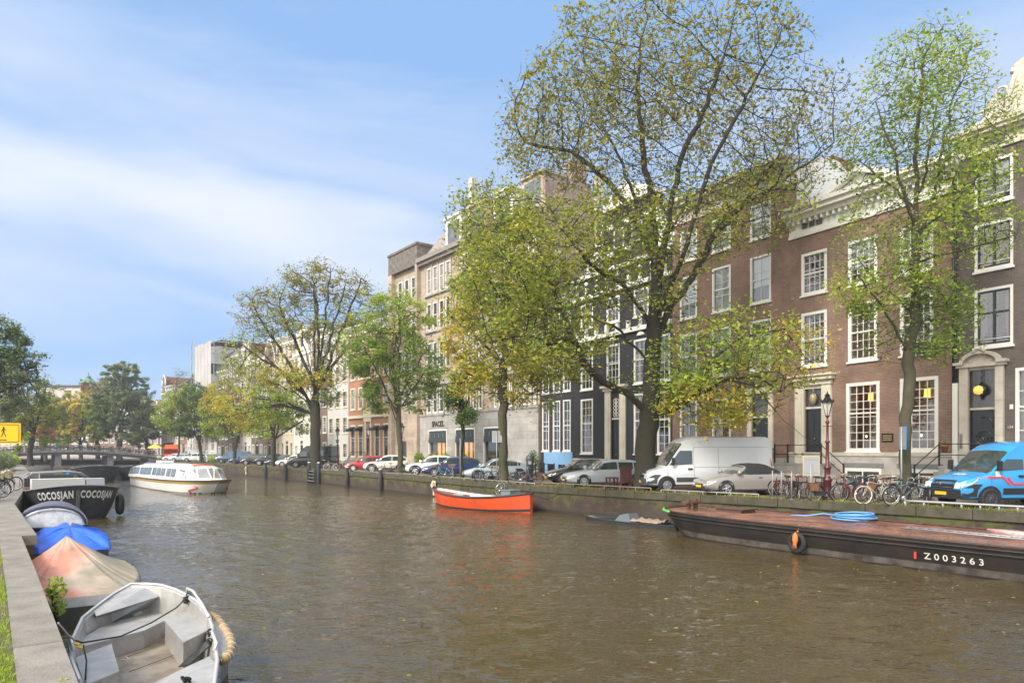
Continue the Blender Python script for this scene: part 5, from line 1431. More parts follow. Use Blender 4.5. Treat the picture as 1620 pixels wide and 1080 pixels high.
def make_van(label, pm, L_, W_, H_, loc, rz, lower=None, style='long', rimm=None, windows=True, cat='van', name='parked_van', stripe=None, group='vans parked along the far quay'):
    h = L_/2
    hb = H_-2.75+2.75
    if style == 'long':     # sloping bonnet, upright box
        sh = [(-h,1.25),(-h+.2,1.30),(h-2.1,1.32),(h-1.15,1.22),(h-.35,1.02),(h-.08,.85),(h,.7)]
        rf = [(-h+.02,1.4),(-h+.06,H_-.10),(-h+.35,H_-.02),(h-2.6,H_),(h-2.15,H_-.10),(h-1.85,H_-.28),(h-.95,1.24)]
    else:
        sh = [(-h,1.1),(-h+.2,1.15),(h-1.9,1.16),(h-1.1,1.12),(h-.3,.95),(h-.05,.8),(h,.66)]
        rf = [(-h+.02,1.2),(-h+.08,H_-.10),(-h+.3,H_),(h-2.3,H_),(h-1.9,H_-.12),(h-.9,1.14)]
    S_ = CarShape(L_,W_,.3,sh,rf,tumble=.84,nose_taper=.16,tail_taper=.03)
    root = thing(name, label, cat, loc, rz, group)
    S_.body().build('body', pm, root, 38)
    r = .36; wxs = (h-.98,-h+1.25); hw = W_/2; nose = h
    for wx in wxs:
        n = 18; R2 = r+.08
        for sg in (1,-1): mb = MB(); S_.patch(mb, [(wx+R2*math.cos(math.pi*k/n), r+R2*math.sin(math.pi*k/n)) for k in range(n+1)]+[(wx-R2,.29),(wx+R2,.29)], .012, sg); mb.build('wheel_arch', M_plastic, root)
    zsh = 1.3 if style == 'long' else 1.14
    # cab side window
    xw0, xw1 = (h-2.3, h-1.05) if style == 'long' else (h-2.05,h-1.0)
    def tz(x): return S_.itp(rf,x)-.20
    zc_ = H_*.74 if style == 'long' else H_-.25
    for sg in (1,-1):
        mb = MB(); S_.strip_glass(mb, xw0, xw1, lambda x: zsh+.02+.06*max(0,(xw0+.7-x)), lambda x: min(zc_, tz(x)+.03), .012, sg, 10, 4); mb.build('side_window', M_cglass, root)
    mb = MB(); S_.top_strip(mb, rf[-1][0]-.06, (h-1.80 if style == 'long' else h-1.78), .014, .95, 5); mb.build('windscreen', M_cglass, root)
    mb = MB()
    zt_ = H_*.80 if style == 'long' else H_-.3
    for x in (xw0-.07, xw0-1.35, xw1+.03): S_.strip_glass(mb, x-.007, x+.007, lambda q: .5, lambda q: (zsh if x > xw0 else zt_), .007, 0, 1, 16)
    for zq in (zt_, zsh-.1): S_.strip_glass(mb, -h+.3, xw0-.07, lambda x: zq, lambda x: zq+.014, .007, 0, 24, 1)
    mb.build('panel_gaps', mat('panel shadow line', (.12,.12,.12), .7), root)
    if windows == 'row':
        for k in range(2):
            a = xw0-.2-(1.25)*(k+1); b = a+1.15; mb = MB(); S_.patch(mb, [(a,zsh+.08),(b,zsh+.08),(b,zt_-.1),(a,zt_-.1)], .012); mb.build('side_window', M_cglass, root)
    lower = lower or M_plastic
    mb = MB()
    S_.patch(mb, [(wxs[0]+r+.12,.42),(nose-.03,.42),(nose-.03,.70),(nose-.4,.86),(wxs[0]+r*.8,.86),(wxs[0]+r+.1,.66)], .016)
    S_.strip_glass(mb, wxs[1]+r+.12, wxs[0]-r-.12, lambda x: .50, lambda x: .72, .014, 0, 20, 3)
    yn = S_.half(nose)[3][0]
    mb.box(nose-.01,nose+.07,-yn*.98,yn*.98,.34,.66); mb.build('bumper', lower, root)
    mb = MB(); mb.box(nose+.004,nose+.03,-yn*.62,yn*.62,.68,.84)
    S_2 = S_.half(nose-.12); 
    mb.add([(nose+.012,-yn*.6,.70),(nose+.012,yn*.6,.70),(nose-.12,yn*.62,.99),(nose-.12,-yn*.62,.99)],[(0,1,2,3)],False)
    g_ = mb.build('grille', M_plastic, root)
    mb = MB()
    for k in range(4):
        z = .72+k*.065; x = nose+.035-(.14*max(0,(z-.72))/.27); mb.box(x-.01,x+.012,-yn*.58,yn*.58,z,z+.018)
    mb.build('grille_bar', M_chrome, g_)
    for sg in (1,-1):
        mb = MB(); S_.patch(mb, [(nose-.03,.74),(nose-.04,.90),(nose-.34,1.03),(nose-.62,1.10),(nose-.5,.98),(nose-.3,.86)] if stripe else [(nose-.03,.72),(nose-.04,.86),(nose-.2,.99),(nose-.5,1.04),(nose-.42,.9),(nose-.2,.8)], .022, sg)
        mb.poly([(nose+.014,sg*yn*.64,.70),(nose+.014,sg*yn*.97,.72),(nose-.01,sg*yn*.97,.88),(nose-.05,sg*yn*.66,.92)]); mb.build('headlight', M_hl, root)
        mb = MB(); y = S_.y_at(xw1-.2,zsh)+.03; mb.rings([[(xw1-.2+a*.10+dx_, sg*(y+.05+b*.13), zsh+.0+c) for a,b,c in ((-.5,0,0),(.5,0,0),(.8,1,0.03),(-.6,1,.03))] for dx_, c_ in ((0,0),) ] + [[(xw1-.22+a*.10, sg*(y+.05+b*.13), zsh+.38+c) for a,b,c in ((-.5,0,0),(.5,0,0),(.8,1,-.03),(-.6,1,-.03))]], True, True, False); mb.build('mirror', M_plastic, root)
        mb = MB(); S_.patch(mb, [(-h+.03,1.0),(-h+.16,1.0),(-h+.16,1.7),(-h+.03,1.7)], .012, sg); mb.build('tail_light', M_tl, root)
        mb = MB(); y = S_.y_at(xw0+.1,zsh-.15)+.01; mb.box(xw0+.03,xw0+.25,min(sg*y,sg*(y+.035)),max(sg*y,sg*(y+.035)),zsh-.2,zsh-.13); mb.build('door_handle', M_plastic, root)
    mb = MB(); mb.box(nose+.072,nose+.085,-.26,.26,.46,.57); mb.build('number_plate', M_plate, root)
    for wx in wxs:
        for sg in (1,-1): wheel(root, wx, sg*(hw+.012), r, sg, rimm or mat('steel wheel', (.28,.29,.30), .4, metal=.5), 7 if not stripe else 10, .62, .22, cover=True)
    root_s = S_
    return root, S_

def park(px_nose, L_, off=.55, hd=(-.985,-.17)):
    n = qp(px_nose, off); h = Vector((hd[0],hd[1],0)).normalized(); c = n-h*L_/2
    return (c.x, c.y, .0), math.atan2(h.y,h.x)
P_white = paint('white car paint', (.72,.73,.74)); P_silver = paint('silver car paint', (.42,.46,.50)); P_black = paint('black car paint', (.012,.013,.015), .2)
P_navy = paint('navy car paint', (.02,.03,.12)); P_red = paint('red car paint', (.42,.012,.02)); P_dred = paint('dark red car paint', (.16,.01,.02)); P_pearl = paint('pearl white car paint', (.66,.63,.60))
P_ice = paint('ice blue silver paint', (.38,.46,.52)); P_grey = paint('warm grey car paint', (.26,.245,.235)); P_blue = paint('steel blue van paint', (.07,.15,.26)); P_sky = paint('bright sky blue van paint', (.025,.26,.56)); P_dgrey = paint('graphite car paint', (.05,.055,.065)); P_vwhite = paint('white van paint', (.62,.64,.66))
M_soft = mat('black canvas soft top', (.02,.02,.022), .9)

loc, rz = park(1013, 6.6); make_van('large plain white high roofed delivery van beside the big elm', P_vwhite, 6.6, 2.02, 2.72, loc, rz, lower=mat('grey bumper plastic', (.06,.065,.075), .6), style='long')
loc, rz = park(1106, 4.65, .3); make_car('grey convertible with black soft top parked right of the white van', P_grey, 'cabrio', loc, rz, soft=M_soft, spokes=5)
loc, rz = park(892, 4.82, .7); make_car('silver blue estate car left of the big elm trunk', P_silver, 'wagon', loc, rz, spokes=12)
loc, rz = park(864, 4.2, 2.2); make_car('black hatchback mostly behind the silver estate car', P_black, 'hatch', loc, rz, spokes=9)
loc, rz = park(733, 4.85, .8); make_car('ice blue fastback car behind the leaning bicycles', P_ice, 'coupe', loc, rz, spokes=10, rimm=mat('dark alloy', (.12,.12,.13), .35, metal=.6))
loc, rz = park(668, 4.75, .9); make_car('navy blue estate car in front of the office block shop windows', P_navy, 'wagon', loc, rz, spokes=6)
loc, rz = park(641, 4.3, .9); make_car('white compact crossover with black wheel arch trim', P_white, 'suv', loc, rz, clad=True, spokes=5)
loc, rz = park(573, 4.5, .9); make_car('pearl white crossover behind the thin tree trunk', P_pearl, 'suv', loc, rz, clad=True, spokes=7)
loc, rz = park(546, 4.2, 1.0); make_car('bright red hatchback left of the pearl white crossover', P_red, 'hatch', loc, rz, spokes=10, rimm=mat('white rim', (.7,.7,.7), .4))
loc, rz = park(568, 4.2, 4.6); make_car('dark red hatchback half hidden behind the bright red one', P_dred, 'hatch', loc, rz)
loc, rz = park(456, 6.0, .9); make_van('tall black van behind the broad old tree', P_black, 6.0, 2.0, 2.65, loc, rz, style='long', windows='row')
loc, rz = park(437, 4.2, .9); make_car('white hatchback tucked in front of the black van', P_white, 'hatch', loc, rz, spokes=7)
for k,(px,kd,pm,t) in enumerate(((421,'hatch',P_dgrey,'graphite hatchback, rightmost of the four dark cars'),(402,'suv',P_black,'black crossover, second from the right of the four dark cars'),(381,'hatch',P_black,'black hatchback, third from the right of the four dark cars'),(366,'wagon',P_navy,'dark blue estate, leftmost of the four dark cars'))):
    loc, rz = park(px, 4.3, .9); make_car(t, pm, kd, loc, rz)
loc, rz = park(342, 5.3, 1.0); make_van('steel blue low roofed van left of the row of dark cars', P_blue, 5.3, 1.95, 1.98, loc, rz, style='low')
loc, rz = park(313, 4.2, .9); make_car('silver hatchback half hidden by bicycles left of the blue van', P_silver, 'hatch', loc, rz)
loc, rz = park(290, 4.3, .9); make_car('white crossover, second car left of the blue van', P_white, 'suv', loc, rz)
loc, rz = park(281, 5.2, 3.2); make_van('white van roof showing above the far white crossover', P_vwhite, 5.2, 1.95, 2.3, loc, rz, style='low')
loc, rz = park(270, 4.2, .9); make_car('silver grey hatchback near the right end of the bridge', P_ice, 'hatch', loc, rz)
loc, rz = park(258, 4.2, 1.2); make_car('white hatchback, nearest of the row to the bridge', P_white, 'hatch', loc, rz)

# bright blue van with stripes
loc, rz = park(1491, 5.6, .75, (-.99,-.14)); bv, BS = make_van('bright sky blue van with red stripe at the right edge', P_sky, 5.6, 2.05, 2.32, loc, rz, style='long', stripe=True, rimm=mat('black steel wheel', (.05,.05,.055), .5))
mb = MB(); h = 2.8
for sg in (1,-1):
    def st(pl, w=.035):
        for (a,b) in zip(pl[:-1],pl[1:]):
            d = Vector((b[0]-a[0],b[1]-a[1])).normalized(); n = Vector((-d.y,d.x))*w
            BS.patch(mb, [(a[0]-n.x,a[1]-n.y),(b[0]-n.x,b[1]-n.y),(b[0]+n.x,b[1]+n.y),(a[0]+n.x,a[1]+n.y)], .02, sg, 2)
    st([(h-.55,1.08),(h-1.45,1.10),(h-1.72,.83)]); st([(h-1.62,1.09),(h-1.85,.86),(h-2.6,.86),(h-4.8,.86)])
mb.build('stripe', mat('red stripe', (.6,.04,.06), .4), bv)
mb = MB(); BS.patch(mb, [(h-1.18,1.12),(h-1.35,1.12),(h-1.35,1.36),(h-1.18,1.36)] , .024, 1); BS.patch(mb, [(h-1.18,1.12),(h-1.35,1.12),(h-1.35,1.24),(h-1.18,1.24)] , .024, -1); mb.build('sticker', M_white, bv)
mb = MB(); mb.torus((h+.045,0,.86),(1,0,0),.07,.015,4,4); mb.build('badge', M_chrome, bv)
mb = MB(); vs, fs = text_pts('BUM', .26, .002, 'CENTER', bold=.012)
mb.add([(h-.62-y*.55, -x, BS.half(h-.62-y*.55)[-1][1]+.012+z) for x,y,z in vs], fs, False); mb.build('lettering', M_white, bv)

# small open utility cart behind the red cars
c = qp(563, 7.5); cart = thing('utility_cart', 'small silver utility cart with black roll frame behind the red cars', 'cart', (c.x,c.y,0), R(185))
mb = MB(); mb.box(-1.2,1.1,-.65,.65,.35,.95); mb.prism([(1.1,-.6,.35),(1.45,-.6,.4),(1.4,-.6,.75),(1.1,-.6,.95)],(0,1.2,0)); mb.build('body', P_silver, cart)
mb = MB()
for y in (-.6,.6): mb.tube([(-1.1,y,.95),(-1.0,y,1.85),(.5,y,1.85),(.95,y,.95)],.04,6)
for x in (-1.0,.5): mb.tube([(x,-.6,1.85),(x,.6,1.85)],.04,6)
mb.build('roll_frame', M_iron, cart)
for x in (.85,-.75):
    for sg in (1,-1): wheel(cart, x, sg*.7, .28, sg, M_rim, 5)

# ---------------------------------------------------------------- bicycles
def make_bike(label, fm, style='dutch', tyre=None, extras=(), group='bicycles parked along the far quay', loc=(0,0,0), rz=0.0):
    root = thing('bicycle', label, 'bicycle', loc, rz, group); T = tyre or M_tyre; r = .335
    M_spoke = mat('spokes', (.5,.5,.5), .3, metal=.8)
    for x in (.55,-.52):
        mb = MB(); mb.torus((x,0,r+.01),(0,1,0),r,.019,26,5); w_ = mb.build('wheel', T, root)
        mb = MB(); mb.torus((x,0,r+.01),(0,1,0),r-.025,.009,22,4)
        for k in range(14):
            a = 2*math.pi*k/14; mb.tube([(x+.02*math.cos(a+.6),(-1)**k*.02,r+.01+.02*math.sin(a+.6)),(x+(r-.03)*math.cos(a),0,r+.01+(r-.03)*math.sin(a))],.0022,3,False,False)
        mb.lathe([(.02,-.04),(.03,0),(.02,.04)],(0,0,0),8,Matrix.Translation((x,0,r+.01)) @ Matrix.Rotation(R(90),4,'X')); mb.build('rim', M_spoke, w_)
    mb = MB(); bb = (-.08,0,.28); rear = (-.52,0,.345); st = (-.22,0,.78); hd = (.36,0,.84); hl = (.39,0,.70); fr = (.55,0,.345)
    mb.tube([bb,st],.016,6)
    if style == 'diamond': mb.tube([bb,hl],.02,6); mb.tube([(-.20,0,.72),hd],.017,6)
    else: mb.tube([bb,(.12,0,.36),(.30,0,.52),hl],.02,6); mb.tube([(-.14,0,.48),(.1,0,.50),(.33,0,.72),hd],.014,6)
    mb.tube([hd,hl],.022,6); mb.tube([bb,rear],.012,5); mb.tube([st,rear],.010,5)
    for y in (-.045,.045): mb.tube([(.385,y*.6,.70),(.43,y,.60),(.50,y,.42),fr],.011,5)
    f = mb.build('frame', fm, root)
    mb = MB(); mb.tube([(-.22,0,.78),(-.25,0,.92)],.013,5); mb.rings([[(-.25+x,y*sx,.93+z) for y,z in ((-.5,0),(-.3,.035),(.3,.035),(.5,0),(.3,-.02),(-.3,-.02))] for x,sx in ((-.14,.22),(-.08,.32),(.02,.18),(.14,.07))],True,True,True); mb.build('saddle', M_plastic, root)
    mb = MB(); mb.tube([(.35,0,.84),(.33,0,.99)],.013,5)
    if style == 'dutch': mb.tube([(.08,-.27,.99),(.22,-.26,1.02),(.33,-.1,1.02),(.35,0,1.0),(.33,.1,1.02),(.22,.26,1.02),(.08,.27,.99)],.012,5)
    else: mb.tube([(.28,-.31,1.0),(.36,-.1,1.0),(.37,0,.99),(.36,.1,1.0),(.28,.31,1.0)],.012,5)
    mb.build('handlebar', M_spoke, root)
    mb = MB()
    for x,a0,a1 in ((.55,R(10),R(150)),(-.52,R(20),R(200))):
        n = 12; pts = [(x+(r+.035)*math.cos(a0+(a1-a0)*k/n),0,r+.01+(r+.035)*math.sin(a0+(a1-a0)*k/n)) for k in range(n+1)]
        rows = [[(p[0],-.025,p[2]),(p[0],.025,p[2])] for p in pts]; mb.add([q for r_ in rows for q in r_],[(2*k,2*k+1,2*k+3,2*k+2) for k in range(n)],True)
    mb.build('mudguard', M_plastic, root)
    mb = MB(); mb.box(-.82,-.32,-.07,-.055,.72,.735); mb.box(-.82,-.32,.055,.07,.72,.735)
    for x in (-.82,-.66,-.5,-.34): mb.box(x,x+.015,-.055,.055,.722,.733)
    for y in (-.06,.06): mb.tube([(-.72,y,.72),(-.53,y,.36)],.007,4)
    mb.build('luggage_rack', M_plastic, root)
    mb = MB(); mb.lathe([(.09,-.01),(.095,0),(.09,.01)],(0,0,0),14,Matrix.Translation((-.08,-.05,.28)) @ Matrix.Rotation(R(90),4,'X')); mb.tube([(-.08,-.07,.28),(.02,-.09,.13)],.01,4); mb.tube([(-.08,.07,.28),(-.18,.09,.43)],.01,4)
    mb.box(-.03,.07,-.16,-.08,.115,.14); mb.box(-.23,-.13,.08,.16,.42,.445); mb.build('crankset', M_spoke, root)
    if 'chaincase' in extras:
        mb = MB(); mb.box(-.56,.02,-.062,-.04,.22,.40); mb.build('chain_case', M_plastic, root)
    if 'crate' in extras:
        mb = MB()
        for z in (.74,.82,.90): 
            mb.box(.42,.80,-.2,-.185,z+.1,z+.14); mb.box(.42,.80,.185,.2,z+.1,z+.14); mb.box(.42,.435,-.185,.185,z+.1,z+.14); mb.box(.785,.80,-.185,.185,z+.1,z+.14)
        for x in (.42,.785):
            for y in (-.2,.185): mb.box(x+.001,x+.014,y+.001,y+.014,.8,1.05)
        mb.box(.43,.79,-.19,.19,.78,.80); mb.build('front_crate', mat('wood slat crate', (.32,.20,.10), .8), root)
    if 'bag' in extras:
        mb = MB()
        for y in (-.17,.10): mb.rings([[(-.74+a,y,.42+b) for a,b in ((0,0),(.32,0),(.34,.30),(-.02,.30))],[(-.74+a,y+.07,.42+b) for a,b in ((0,0),(.32,0),(.34,.30),(-.02,.30))]],True,True,False)
        mb.build('saddle_bag', mat('brown pannier cloth', (.16,.07,.035), .8), root)
    if 'basket' in extras:
        mb = MB(); mb.lathe([(.11,0),(.17,.2),(.165,.2),(.105,.01)],(.52,0,.86),12); mb.build('basket', mat('wicker', (.20,.14,.08), .9), root)
    return root
M_bk = mat('black bike frame', (.015,.015,.017), .35); M_bs = mat('silver bike frame', (.38,.40,.43), .3, metal=.4); M_bt = mat('turquoise bike frame', (.12,.42,.40), .35); M_bg = mat('grey blue bike frame', (.15,.19,.25), .35); M_br2 = mat('wine red bike frame', (.22,.02,.03), .35); M_wt = mat('white tyre', (.68,.66,.60), .7); M_by = mat('sand bike frame', (.42,.36,.25), .4)
def bp(px, off, hz=0): v = qp(px, off); return (v.x, v.y, hz)
near_b = [
 (1309,.55,178,'black city bicycle with brown panniers leaning by the red lamp post',M_bk,'dutch',None,('bag','chaincase')),
 (1388,.50,2,'sand coloured bicycle with white front tyre, front wheel to the left',M_by,'diamond',M_wt,()),
 (1432,.42,8,'dark grey sports bicycle standing nearest the quay edge',M_dg := mat('dark grey bike frame', (.10,.105,.12), .3, metal=.3),'diamond',None,()),
]
for px,off,rz_,lab,fm,stl,ty,ex in near_b:
    rr_ = {1309:0,1388:180,1432:0}[px]
    make_bike(lab, fm, stl, ty, ex, loc=bp(px,off), rz=R(rr_+random.uniform(-6,6)))
protos = [make_bike('turquoise childrens bicycle by the quay edge under the shops', M_bt, 'dutch', None, ('basket',), loc=bp(702,.35), rz=R(175)),
          make_bike('silver bicycle with front crate, left of the small tree trunk', M_bs, 'dutch', None, ('crate',), loc=bp(770,.6), rz=R(30)),
          make_bike('black upright bicycle locked against the thin tree trunk', M_bk, 'dutch', None, ('chaincase',), loc=bp(614,.5), rz=R(160)),
          make_bike('grey blue bicycle right of the yellow green tree trunk', M_bg, 'diamond', None, (), loc=bp(826,.5), rz=R(10)),
          make_bike('wine red bicycle behind the grey blue one', M_br2, 'dutch', None, ('bag',), loc=bp(838,1.0), rz=R(200)),
          make_bike('sand bicycle with white tyres left of the red cars', M_by, 'diamond', M_wt, (), loc=bp(524,.9), rz=R(170))]
more = [(1248,.9,60,1,'silver bicycle in the leftmost metal stand'),(1262,1.1,75,2,'black bicycle in the metal stands left of the lamp post'),(1285,1.3,100,4,'wine red bicycle behind the yellow edged sign'),
 (1345,1.4,20,3,'grey blue bicycle behind the black one with panniers'),(1362,1.8,200,2,'black bicycle under the lit windows'),(1378,2.0,15,1,'silver bicycle with crate under the lit windows'),(1398,2.2,150,4,'wine red bicycle left of the knobbly trunk'),(1410,1.5,20,0,'turquoise bicycle left of the knobbly trunk'),
 (1452,1.7,170,3,'grey blue bicycle right of the knobbly trunk'),(1458,2.2,30,1,'silver bicycle with crate right of the knobbly trunk'),(1470,1.7,60,2,'black bicycle next to the bright blue van'),
 (758,.5,70,3,'grey blue bicycle, front one of the pair by the ice blue car'),(782,.7,40,2,'black bicycle touching the yellow green tree trunk'),(716,.7,100,1,'silver bicycle beside the turquoise one'),
 (510,1.0,60,2,'black bicycle right of the mooring steps'),(533,1.1,20,3,'grey blue bicycle next to the sand one'),(541,1.6,80,4,'wine red bicycle next to the bright red car'),(318,1.3,50,2,'black bicycle left of the blue van'),(328,1.2,20,1,'silver bicycle left of the blue van'),(648,1.3,20,2,'black bicycle behind the thin tree trunk'),
 (1334,2.4,70,1,'silver crate bicycle near the stoop'),(1425,2.8,40,4,'wine red bicycle behind the knobbly trunk'),(1238,1.4,110,4,'wine red bicycle at the left end of the metal stands'),(1352,.9,165,4,'wine red bicycle between the lamp post and white tyred bicycle')]
for px,off,rz_,k,lab in more: copy_tree(protos[k], bp(px,off), R(rz_), lab)
# bicycles on the near left bank by the moored boats
for i,(x,y,rz_,k,lab) in enumerate(((-20.3,26.4,120,2,'black bicycle nearest on the left quay'),(-20.9,27.4,150,4,'wine red bicycle, second on the left quay'),(-21.6,28.4,60,2,'black bicycle, third on the left quay'),(-22.4,29.8,100,3,'grey blue bicycle on the left quay by the yellow sign pole'),(-23.0,30.8,80,2,'black bicycle behind the yellow sign pole'),(-23.7,32.0,110,1,'silver bicycle with crate on the left quay'),(-24.6,33.4,70,2,'black bicycle, farthest on the left quay'),(-19.7,25.6,95,4,'wine red bicycle at the very left edge of the quay'))):
    copy_tree(protos[k], (x-.25,y,.03), R(rz_), lab, group='bicycles parked on the left bank')
# bicycles along the bridge railings
BRK = 'one of many distant bicycles leaning on the bridge railing'
random.seed(9)
for i in range(110):
    u = .4+(bl-.8)*i/109+random.uniform(-.15,.15); y = random.choice((.38,.38,.9,1.6,8.1))
    p = BR_M @ Vector((u, y, bz(u)+.01)); copy_tree(protos[random.choice((1,1,2,2,3,4,0,5))], p, bang+R(random.choice((90,90,80,100,60,0,180))+random.uniform(-15,15)), BRK, group='bicycles on the bridge')
# ============================================================ boats
random.seed(23)
M_hullblk = mat('black hull paint', (.022,.024,.027), .5, noise=.4, nscale=3)
M_rope = mat('pale rope', (.5,.46,.38), .9); M_blkrope = mat('black rope', (.02,.02,.02), .9)
M_wood = mat('varnished wood', (.22,.10,.045), .45, noise=.3, nscale=6)
M_fend = mat('black fender', (.015,.015,.017), .55)
M_alu = mat('weathered aluminium', (.38,.37,.355), .45, metal=.3, noise=.16, nscale=3.5, bump=.12, bscale=40)
M_alud = mat('dirty aluminium floor', (.36,.31,.25), .55, metal=.2, color2=(.16,.12,.085), nscale=2.2, bump=.2, bscale=60)

def frame_at(p0, p1):
    """matrix with local +x from p0 to p1, origin at the middle"""
    p0, p1 = Vector(p0), Vector(p1); d = p1-p0; return ((p0.x+p1.x)/2, (p0.y+p1.y)/2, 0), math.atan2(d.y, d.x), Vector((d.x,d.y)).length

class Hull:
    """x from -L/2 (stern) to L/2 (bow); w(t) half width at gunwale, zg(t) gunwale height (world z), chine factor"""
    def __init__(s, L, beam, zmid, sheer_b, sheer_s, bow=2.2, stern=.75, zk=-1.7, flare=.72, bluff=.35, rake=.5):
        s.L, s.b, s.zm, s.sb, s.ss, s.bow, s.st, s.zk, s.fl, s.bl, s.rake = L, beam/2, zmid, sheer_b, sheer_s, bow, stern, zk, flare, bluff, rake
    def w(s, t):      # t 0 stern .. 1 bow
        if t > .5: u = (t-.5)/.5; return s.b*(1-u**s.bow)**(1/(1+s.bl)) if u < 1 else 0.0
        u = (.5-t)/.5; return s.b*(1-(1-s.st)*u**(2 if s.st > .4 else 3))
    def z(s, t):
        u = (t-.5)/.5; return s.zm+(s.sb*u**2 if u > 0 else s.ss*u**2)
    def pt(s, t, v, side, inset=0.0):
        """v 0 gunwale .. 1 keel"""
        x = -s.L/2+s.L*t; w = max(0, s.w(t)-inset); z = s.z(t)*(1-v)+s.zk*v
        k = (1-(1-s.fl)*(v*1.05)**1.3) if v < .75 else (1-(1-s.fl)*(.7875)**1.3)*(1-(v-.75)/.25*.6)
        xr = x-s.rake*v*max(0,(t-.6)/.4)**2
        return Vector((xr, side*w*k, z))
    def surf(s, mb, v0=0, v1=1, n=28, m=8, off=0.0, t0=0, t1=1, flip=False):
        for side in (1,-1):
            vs = []
            for i in range(n+1):
                for j in range(m+1):
                    p = s.pt(t0+(t1-t0)*i/n, v0+(v1-v0)*j/m, side, -off); vs.append(p)
            mb.add(vs, [((i*(m+1)+j),(i*(m+1)+j+1),((i+1)*(m+1)+j+1),((i+1)*(m+1)+j)) for i in range(n) for j in range(m)], True)
    def transom(s, mb, m=6):
        a = [s.pt(0,j/m,1) for j in range(m+1)]; b = [s.pt(0,j/m,-1) for j in range(m+1)]
        mb.poly(a+b[::-1])
    def deck(s, mb, dz=-.02, inset=.02, t0=0, t1=1, n=24, z=None):
        vs = []
        for i in range(n+1):
            t = t0+(t1-t0)*i/n
            for side in (1,-1):
                p = s.pt(t,0,side,inset); p.z = z if z is not None else p.z+dz; vs.append(p)
        mb.add(vs, [(2*i,2*i+1,2*i+3,2*i+2) for i in range(n)], False)
    def rail(s, mb, r=.04, n=28, dz=0, t0=0, t1=1, inset=0):
        mb.tube([s.pt(t0+(t1-t0)*i/n,0,1,inset)+Vector((0,0,dz)) for i in range(n+1)]+([s.pt(t0+(t1-t0)*(n-i)/n,0,-1,inset)+Vector((0,0,dz)) for i in range(n+1)] if t1 >= .999 else []), r, 6)
        if t1 < .999: mb.tube([s.pt(t0+(t1-t0)*i/n,0,-1,inset)+Vector((0,0,dz)) for i in range(n+1)], r, 6)

# ---- orange boat
loc, rz, L0 = frame_at((1.05,36.9),(-4.9,42.6))
M_or = mat('orange red boat paint', (.70,.080,.014), .42, color2=(.48,.065,.02), nscale=1.4)
ob = thing('motor_boat', 'orange red open boat with white inside moored at the far quay', 'boat', loc, rz)
H = Hull(L0, 2.35, -.62, .38, .34, bow=2.6, stern=.10, flare=.74, rake=.6)
mb = MB(); H.surf(mb); H.transom(mb); mb.build('hull', M_or, ob)
mb = MB(); mb.smooth = True
for side in (1,-1):
    vs = []
    for i in range(25):
        t = .01+.97*i/24; a = H.pt(t,0,side,.05); b = H.pt(t,.35,side,.09); c = Vector((b.x,b.y*.92,-1.15)); vs += [a,b,c]
    mb.add(vs, [(3*i+j,3*i+j+1,3*i+3+j+1,3*i+3+j) for i in range(24) for j in range(2)])
H.deck(mb, z=-1.14, inset=.2, t0=.02, t1=.93); mb.build('inner_lining', M_white, ob)
mb = MB(); H.rail(mb, .065); mb.tube([H.pt(0,0,1),H.pt(0,0,-1)], .06, 6); mb.build('rubbing_strake', mat('dark rubber strake', (.05,.05,.055), .7), ob)
mb = MB(); H.surf(mb, .60, .70, 28, 1, .006); mb.build('boot_line', mat('black boot line', (.02,.018,.016), .7), ob)
mb = MB(); mb.prism([H.pt(.72,0,1,.12)+Vector((0,0,-.12)),H.pt(.72,0,-1,.12)+Vector((0,0,-.12)),H.pt(.72,0,-1,.3)+Vector((0,0,-.5)),H.pt(.72,0,1,.3)+Vector((0,0,-.5))],(.05,0,0)); H.deck(mb,-.14,.1,.725,.97,8)
mb.build('foredeck_locker', mat('rust brown deck', (.30,.085,.035), .6), ob)
mb = MB(); mb.box(H.L*.22-.06,H.L*.22-.03,-.35,.35,-.98,-.55); mb.box(1.0,1.4,-.9,.9,-.9,-.84); mb.box(-1.6,-1.2,-.95,.95,-.9,-.84); mb.build('thwart', M_white, ob)
mb = MB(); mb.box(-2.9,-2.2,-.45,.4,-1.1,-.20); mb.box(-2.95,-2.15,-.5,.45,-.2,-.16); eb = mb.build('engine_box', mat('blue grey box', (.16,.20,.24), .6), ob)
mb = MB(); mb.torus((-1.75,.0,-.12),(1,0,.35),.36,.018,26,6)
for k in range(5): a = 2*math.pi*k/5; mb.tube([(-1.75,0,-.12),(-1.75-.12*math.sin(a),.35*math.cos(a),-.12+.33*math.sin(a))],.012,4)
mb.tube([(-1.75,0,-.12),(-2.15,0,-.3)],.03,6); mb.build('steering_wheel', M_chrome, ob)
mb = MB(); mb.tube([(1.9,.8,-.6),(1.2,.95,-.9),(.4,.9,-.95),(-.4,.95,-.7)],.018,5); mb.build('rope', M_blkrope, ob)
mb = MB(); mb.tube([(.95,36.7,-.3),(1.9,36.9,-.62),(2.9,37.0,-.2)],.018,5); tag(mb.build('mooring_rope', M_blkrope),'dark mooring rope from the orange boat stern to the quay','rope')

